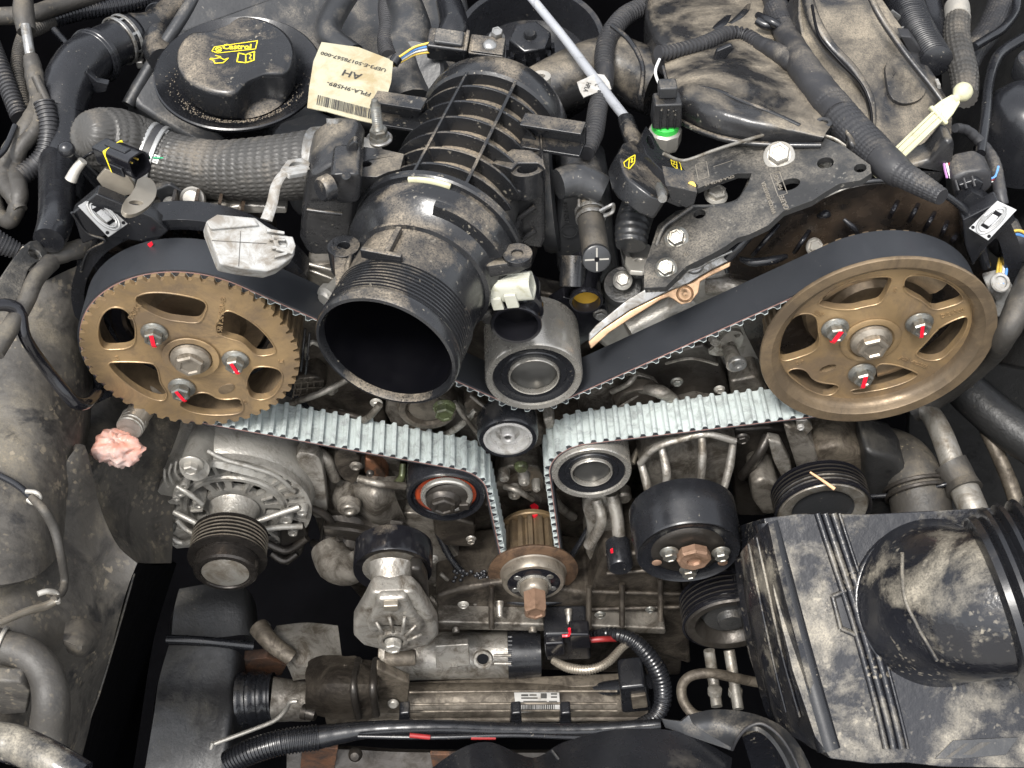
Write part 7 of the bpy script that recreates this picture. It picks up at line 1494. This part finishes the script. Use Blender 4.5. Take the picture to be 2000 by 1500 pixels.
plate(t, 'block', [(1064,1258),(1102,1256),(1104,1282),(1066,1284)], PY(-.042), .015, M['black_gloss'], bevel=.002)
plate(t, 'block', [(1112,1240),(1152,1240),(1155,1268),(1114,1270)], PY(-.042), .015, M['black_gloss'], bevel=.002)
tube(t, 'red_cable', [(1155,1250,-.035),(1180,1248,-.035),(1205,1248,-.03)], 6, M['wire_red'], n=10)
tube(t, 'red_clip', [(1098,1242,-.04),(1112,1240,-.04),(1112,1228,-.04)], 3, M['red_paint'], n=6)
tube(t, 'conduit', [(1080,1290,-.045),(1110,1304,-.055),(1150,1308,-.06),(1185,1295,-.055),(1215,1265,-.04),(1235,1250,-.03)], [6,9,9,8,7,7], M['thin_steel'], n=14, corr=(1.0, 5))
t = thing('black_conduit', 'thick black taped conduit looping round the right end of the steering rack', 'conduit', tuple(at(1280, 1300, Y=-.06)))
tube(t, 'conduit', [(1150,1236,-.02),(1210,1240,-.03),(1250,1262,-.04),(1285,1310,-.055),(1295,1360,-.07),(1280,1400,-.085),(1240,1420,-.095)], [10,13,16,18,18,15,12], M['clean_black'], n=18, corr=(1.0, 8))
tube(t, 'conduit', [(1150,1350,-.05),(1220,1340,-.055),(1270,1330,-.06)], 15, M['clean_black'], n=14)
plate(t, 'rack_end', [(1210,1345),(1260,1340),(1275,1390),(1215,1395)], PY(-.075), .03, M['clean_black'], bevel=.003)
plate(t, 'terminal', [(1232,1362),(1262,1358),(1266,1382),(1236,1386)], PY(-.078), .004, M['warm_pipe'], bevel=.001)
# lower hoses
t = thing('bottom_hose', 'glossy black corrugated hose running along the bottom under the steering rack', 'hose', tuple(at(650, 1440, Y=-.12)))
tube(t, 'ribbed_end', [(445,1490,-.14),(490,1468,-.135),(550,1450,-.13),(620,1440,-.125)], [22,24,24,24], M['clean_black'], n=22, corr=(1.6, 7))
tube(t, 'taped_run', [(610,1442,-.125),(720,1425,-.12),(850,1420,-.12),(1000,1425,-.12),(1150,1425,-.12),(1290,1415,-.12)], [24,16,14,13,13,11], M['clean_black'], n=16, wrap=(1, 40))
tube(t, 'wire', [(700,1438,-.13),(850,1440,-.135),(1000,1436,-.135),(1150,1440,-.135),(1280,1430,-.135)], 5, M['clean_black'], n=8)
tube(t, 'red_tape', [(800,1436,-.135),(840,1440,-.136)], 5, M['wire_red'], n=8)
tube(t, 'red_tape', [(920,1440,-.136),(968,1440,-.136)], 5, M['wire_red'], n=8)
for x_ in (790, 1008, 1105): plate(t, 'clip', [(x_-10,1395),(x_+10,1393),(x_+12,1425),(x_-12,1428)], PY(-.105), .012, M['clean_black'], bevel=.002)
lathe(t, 'oily_ball', [(.5, 14), (8, 12), (13, 5), (14, -2), (12, -9)], at(694, 1474, Y=-.12), (FWD+UPW).normalized(), M['dark_metal'])
t = thing('sump_guard', 'dark brown flat cross member with rusty patches at the very bottom, behind the black hose', 'cross member', tuple(at(700, 1480, Y=-.1)))
patch(t, 'member', [[(560,1460,-.10),(700,1465,-.10),(850,1470,-.10),(1350,1470,-.10)],[(560,1560,-.13),(700,1560,-.13),(850,1560,-.13),(1350,1560,-.13)]], .01, M['dark_metal'])
plate(t, 'rusty_patch', [(590,1462),(660,1462),(650,1520),(585,1520)], PY(-.112), .004, M['rust'])
plate(t, 'rusty_patch', [(840,1474),(990,1478),(980,1520),(850,1520)], PY(-.114), .004, M['rust'])
t = thing('fan_shroud', 'black curved fan shroud lip at the bottom centre', 'shroud', tuple(at(1060, 1500, Y=-.2)))
patch(t, 'lip', [[(830,1510,-.20),(900,1462,-.19),(960,1450,-.185),(1040,1480,-.19),(1100,1450,-.18),(1200,1425,-.175),(1330,1430,-.18),(1430,1480,-.2)],[(860,1580,-.24),(920,1560,-.24),(980,1560,-.24),(1050,1560,-.24),(1120,1560,-.24),(1220,1560,-.24),(1330,1560,-.24),(1420,1570,-.25)]], .01, M['clean_black'])
tube(t, 'cable_tie', [(1078,1466,-.19),(1095,1490,-.20),(1110,1520,-.21)], 3, M['black_plastic_grey'], n=6)
# lower accessory tensioner
t = thing('belt_tensioner', 'accessory belt tensioner, black smooth roller on a dusty silver cast arm, lower centre left', 'tensioner', tuple(at(768, 1115, Y=-.05)))
o = at(767, 1116, Y=-.052); k = mpp(o)
lathe(t, 'black_roller', [(58, -6), (70, -2), (76, 0), (78, -4), (78, -56), (74, -60), (40, -60)], o, FWD, M['black_gloss'], n=64, cap0=False)
obj('inner_face', MB().lathe([(.5, -3), (52, -3), (58, -5), (70, -8)], o, FWD, 60, k, mod=lambda i, h: 1-.02*(i % 2)), M['alu_pipe'], t)
tube(t, 'arm_neck', [(766,1108,-.058),(765,1128,-.066),(764,1150,-.074),(764,1178,-.084)], [50,42,37,37], M['cast_alu_bright'], n=28, sub=3)
band(t, 'neck_ring', spec((765,1142,-.071)), (spec((764,1150,-.074))-spec((765,1128,-.066))).normalized(), 37*mpp(spec((765,1142,-.071))), .004, .001, M['bright_steel'])
plate(t, 'arm_side', [(724,1158),(806,1156),(820,1170),(836,1195),(854,1225),(856,1245),(840,1262),(800,1274),(750,1274),(708,1264),(690,1245),(690,1220),(708,1190)], PY(-.088), .016, M['cast_alu_bright'], bevel=.0045, bseg=3)
plate(t, 'arm_pad', [(738,1170),(792,1168),(808,1200),(826,1222),(820,1238),(770,1225),(722,1238),(716,1222),(728,1196)], PY(-.094), .008, M['cast_alu_bright'], bevel=.003, bseg=3)
plate(t, 'arm_wedge', [(800,1110),(822,1112),(834,1135),(838,1180),(822,1172),(806,1150)], PY(-.070), .012, M['dark_metal'], bevel=.003)
for (a, b_, c_, d_) in ((735,1215,748,1238),(760,1205,768,1235),(790,1205,786,1238),(812,1222,792,1242),(822,1240,798,1250)): tube(t, 'foot_rib', [(a,b_,-.096),((a+c_)/2,(b_+d_)/2,-.099),(c_,d_,-.098)], 3.6, M['cast_alu_bright'], n=8)
lathe(t, 'bolt_well', [(20, 0), (24, 3), (29, 2), (31, -4)], at(768, 1252, Y=-.090), FWD, M['cast_alu_bright'], cap0=False, cap1=False)
hexbolt(t, at(768, 1254, Y=-.089), FWD, 16, 18, M['dusty_bolt'], fl=1.1)
obj('pivot_block', MB().box(at(764, 1182, Y=-.096), .011, .006, .007), M['thin_steel'], t, bevel=.001)
tube(t, 'lower_pivot', [(640,1070,.0),(655,1100,-.015),(680,1110,-.025),(700,1100,-.03)], [34,38,34,26], M['cast_alu'], n=24)
# ================================================================== THE BAY
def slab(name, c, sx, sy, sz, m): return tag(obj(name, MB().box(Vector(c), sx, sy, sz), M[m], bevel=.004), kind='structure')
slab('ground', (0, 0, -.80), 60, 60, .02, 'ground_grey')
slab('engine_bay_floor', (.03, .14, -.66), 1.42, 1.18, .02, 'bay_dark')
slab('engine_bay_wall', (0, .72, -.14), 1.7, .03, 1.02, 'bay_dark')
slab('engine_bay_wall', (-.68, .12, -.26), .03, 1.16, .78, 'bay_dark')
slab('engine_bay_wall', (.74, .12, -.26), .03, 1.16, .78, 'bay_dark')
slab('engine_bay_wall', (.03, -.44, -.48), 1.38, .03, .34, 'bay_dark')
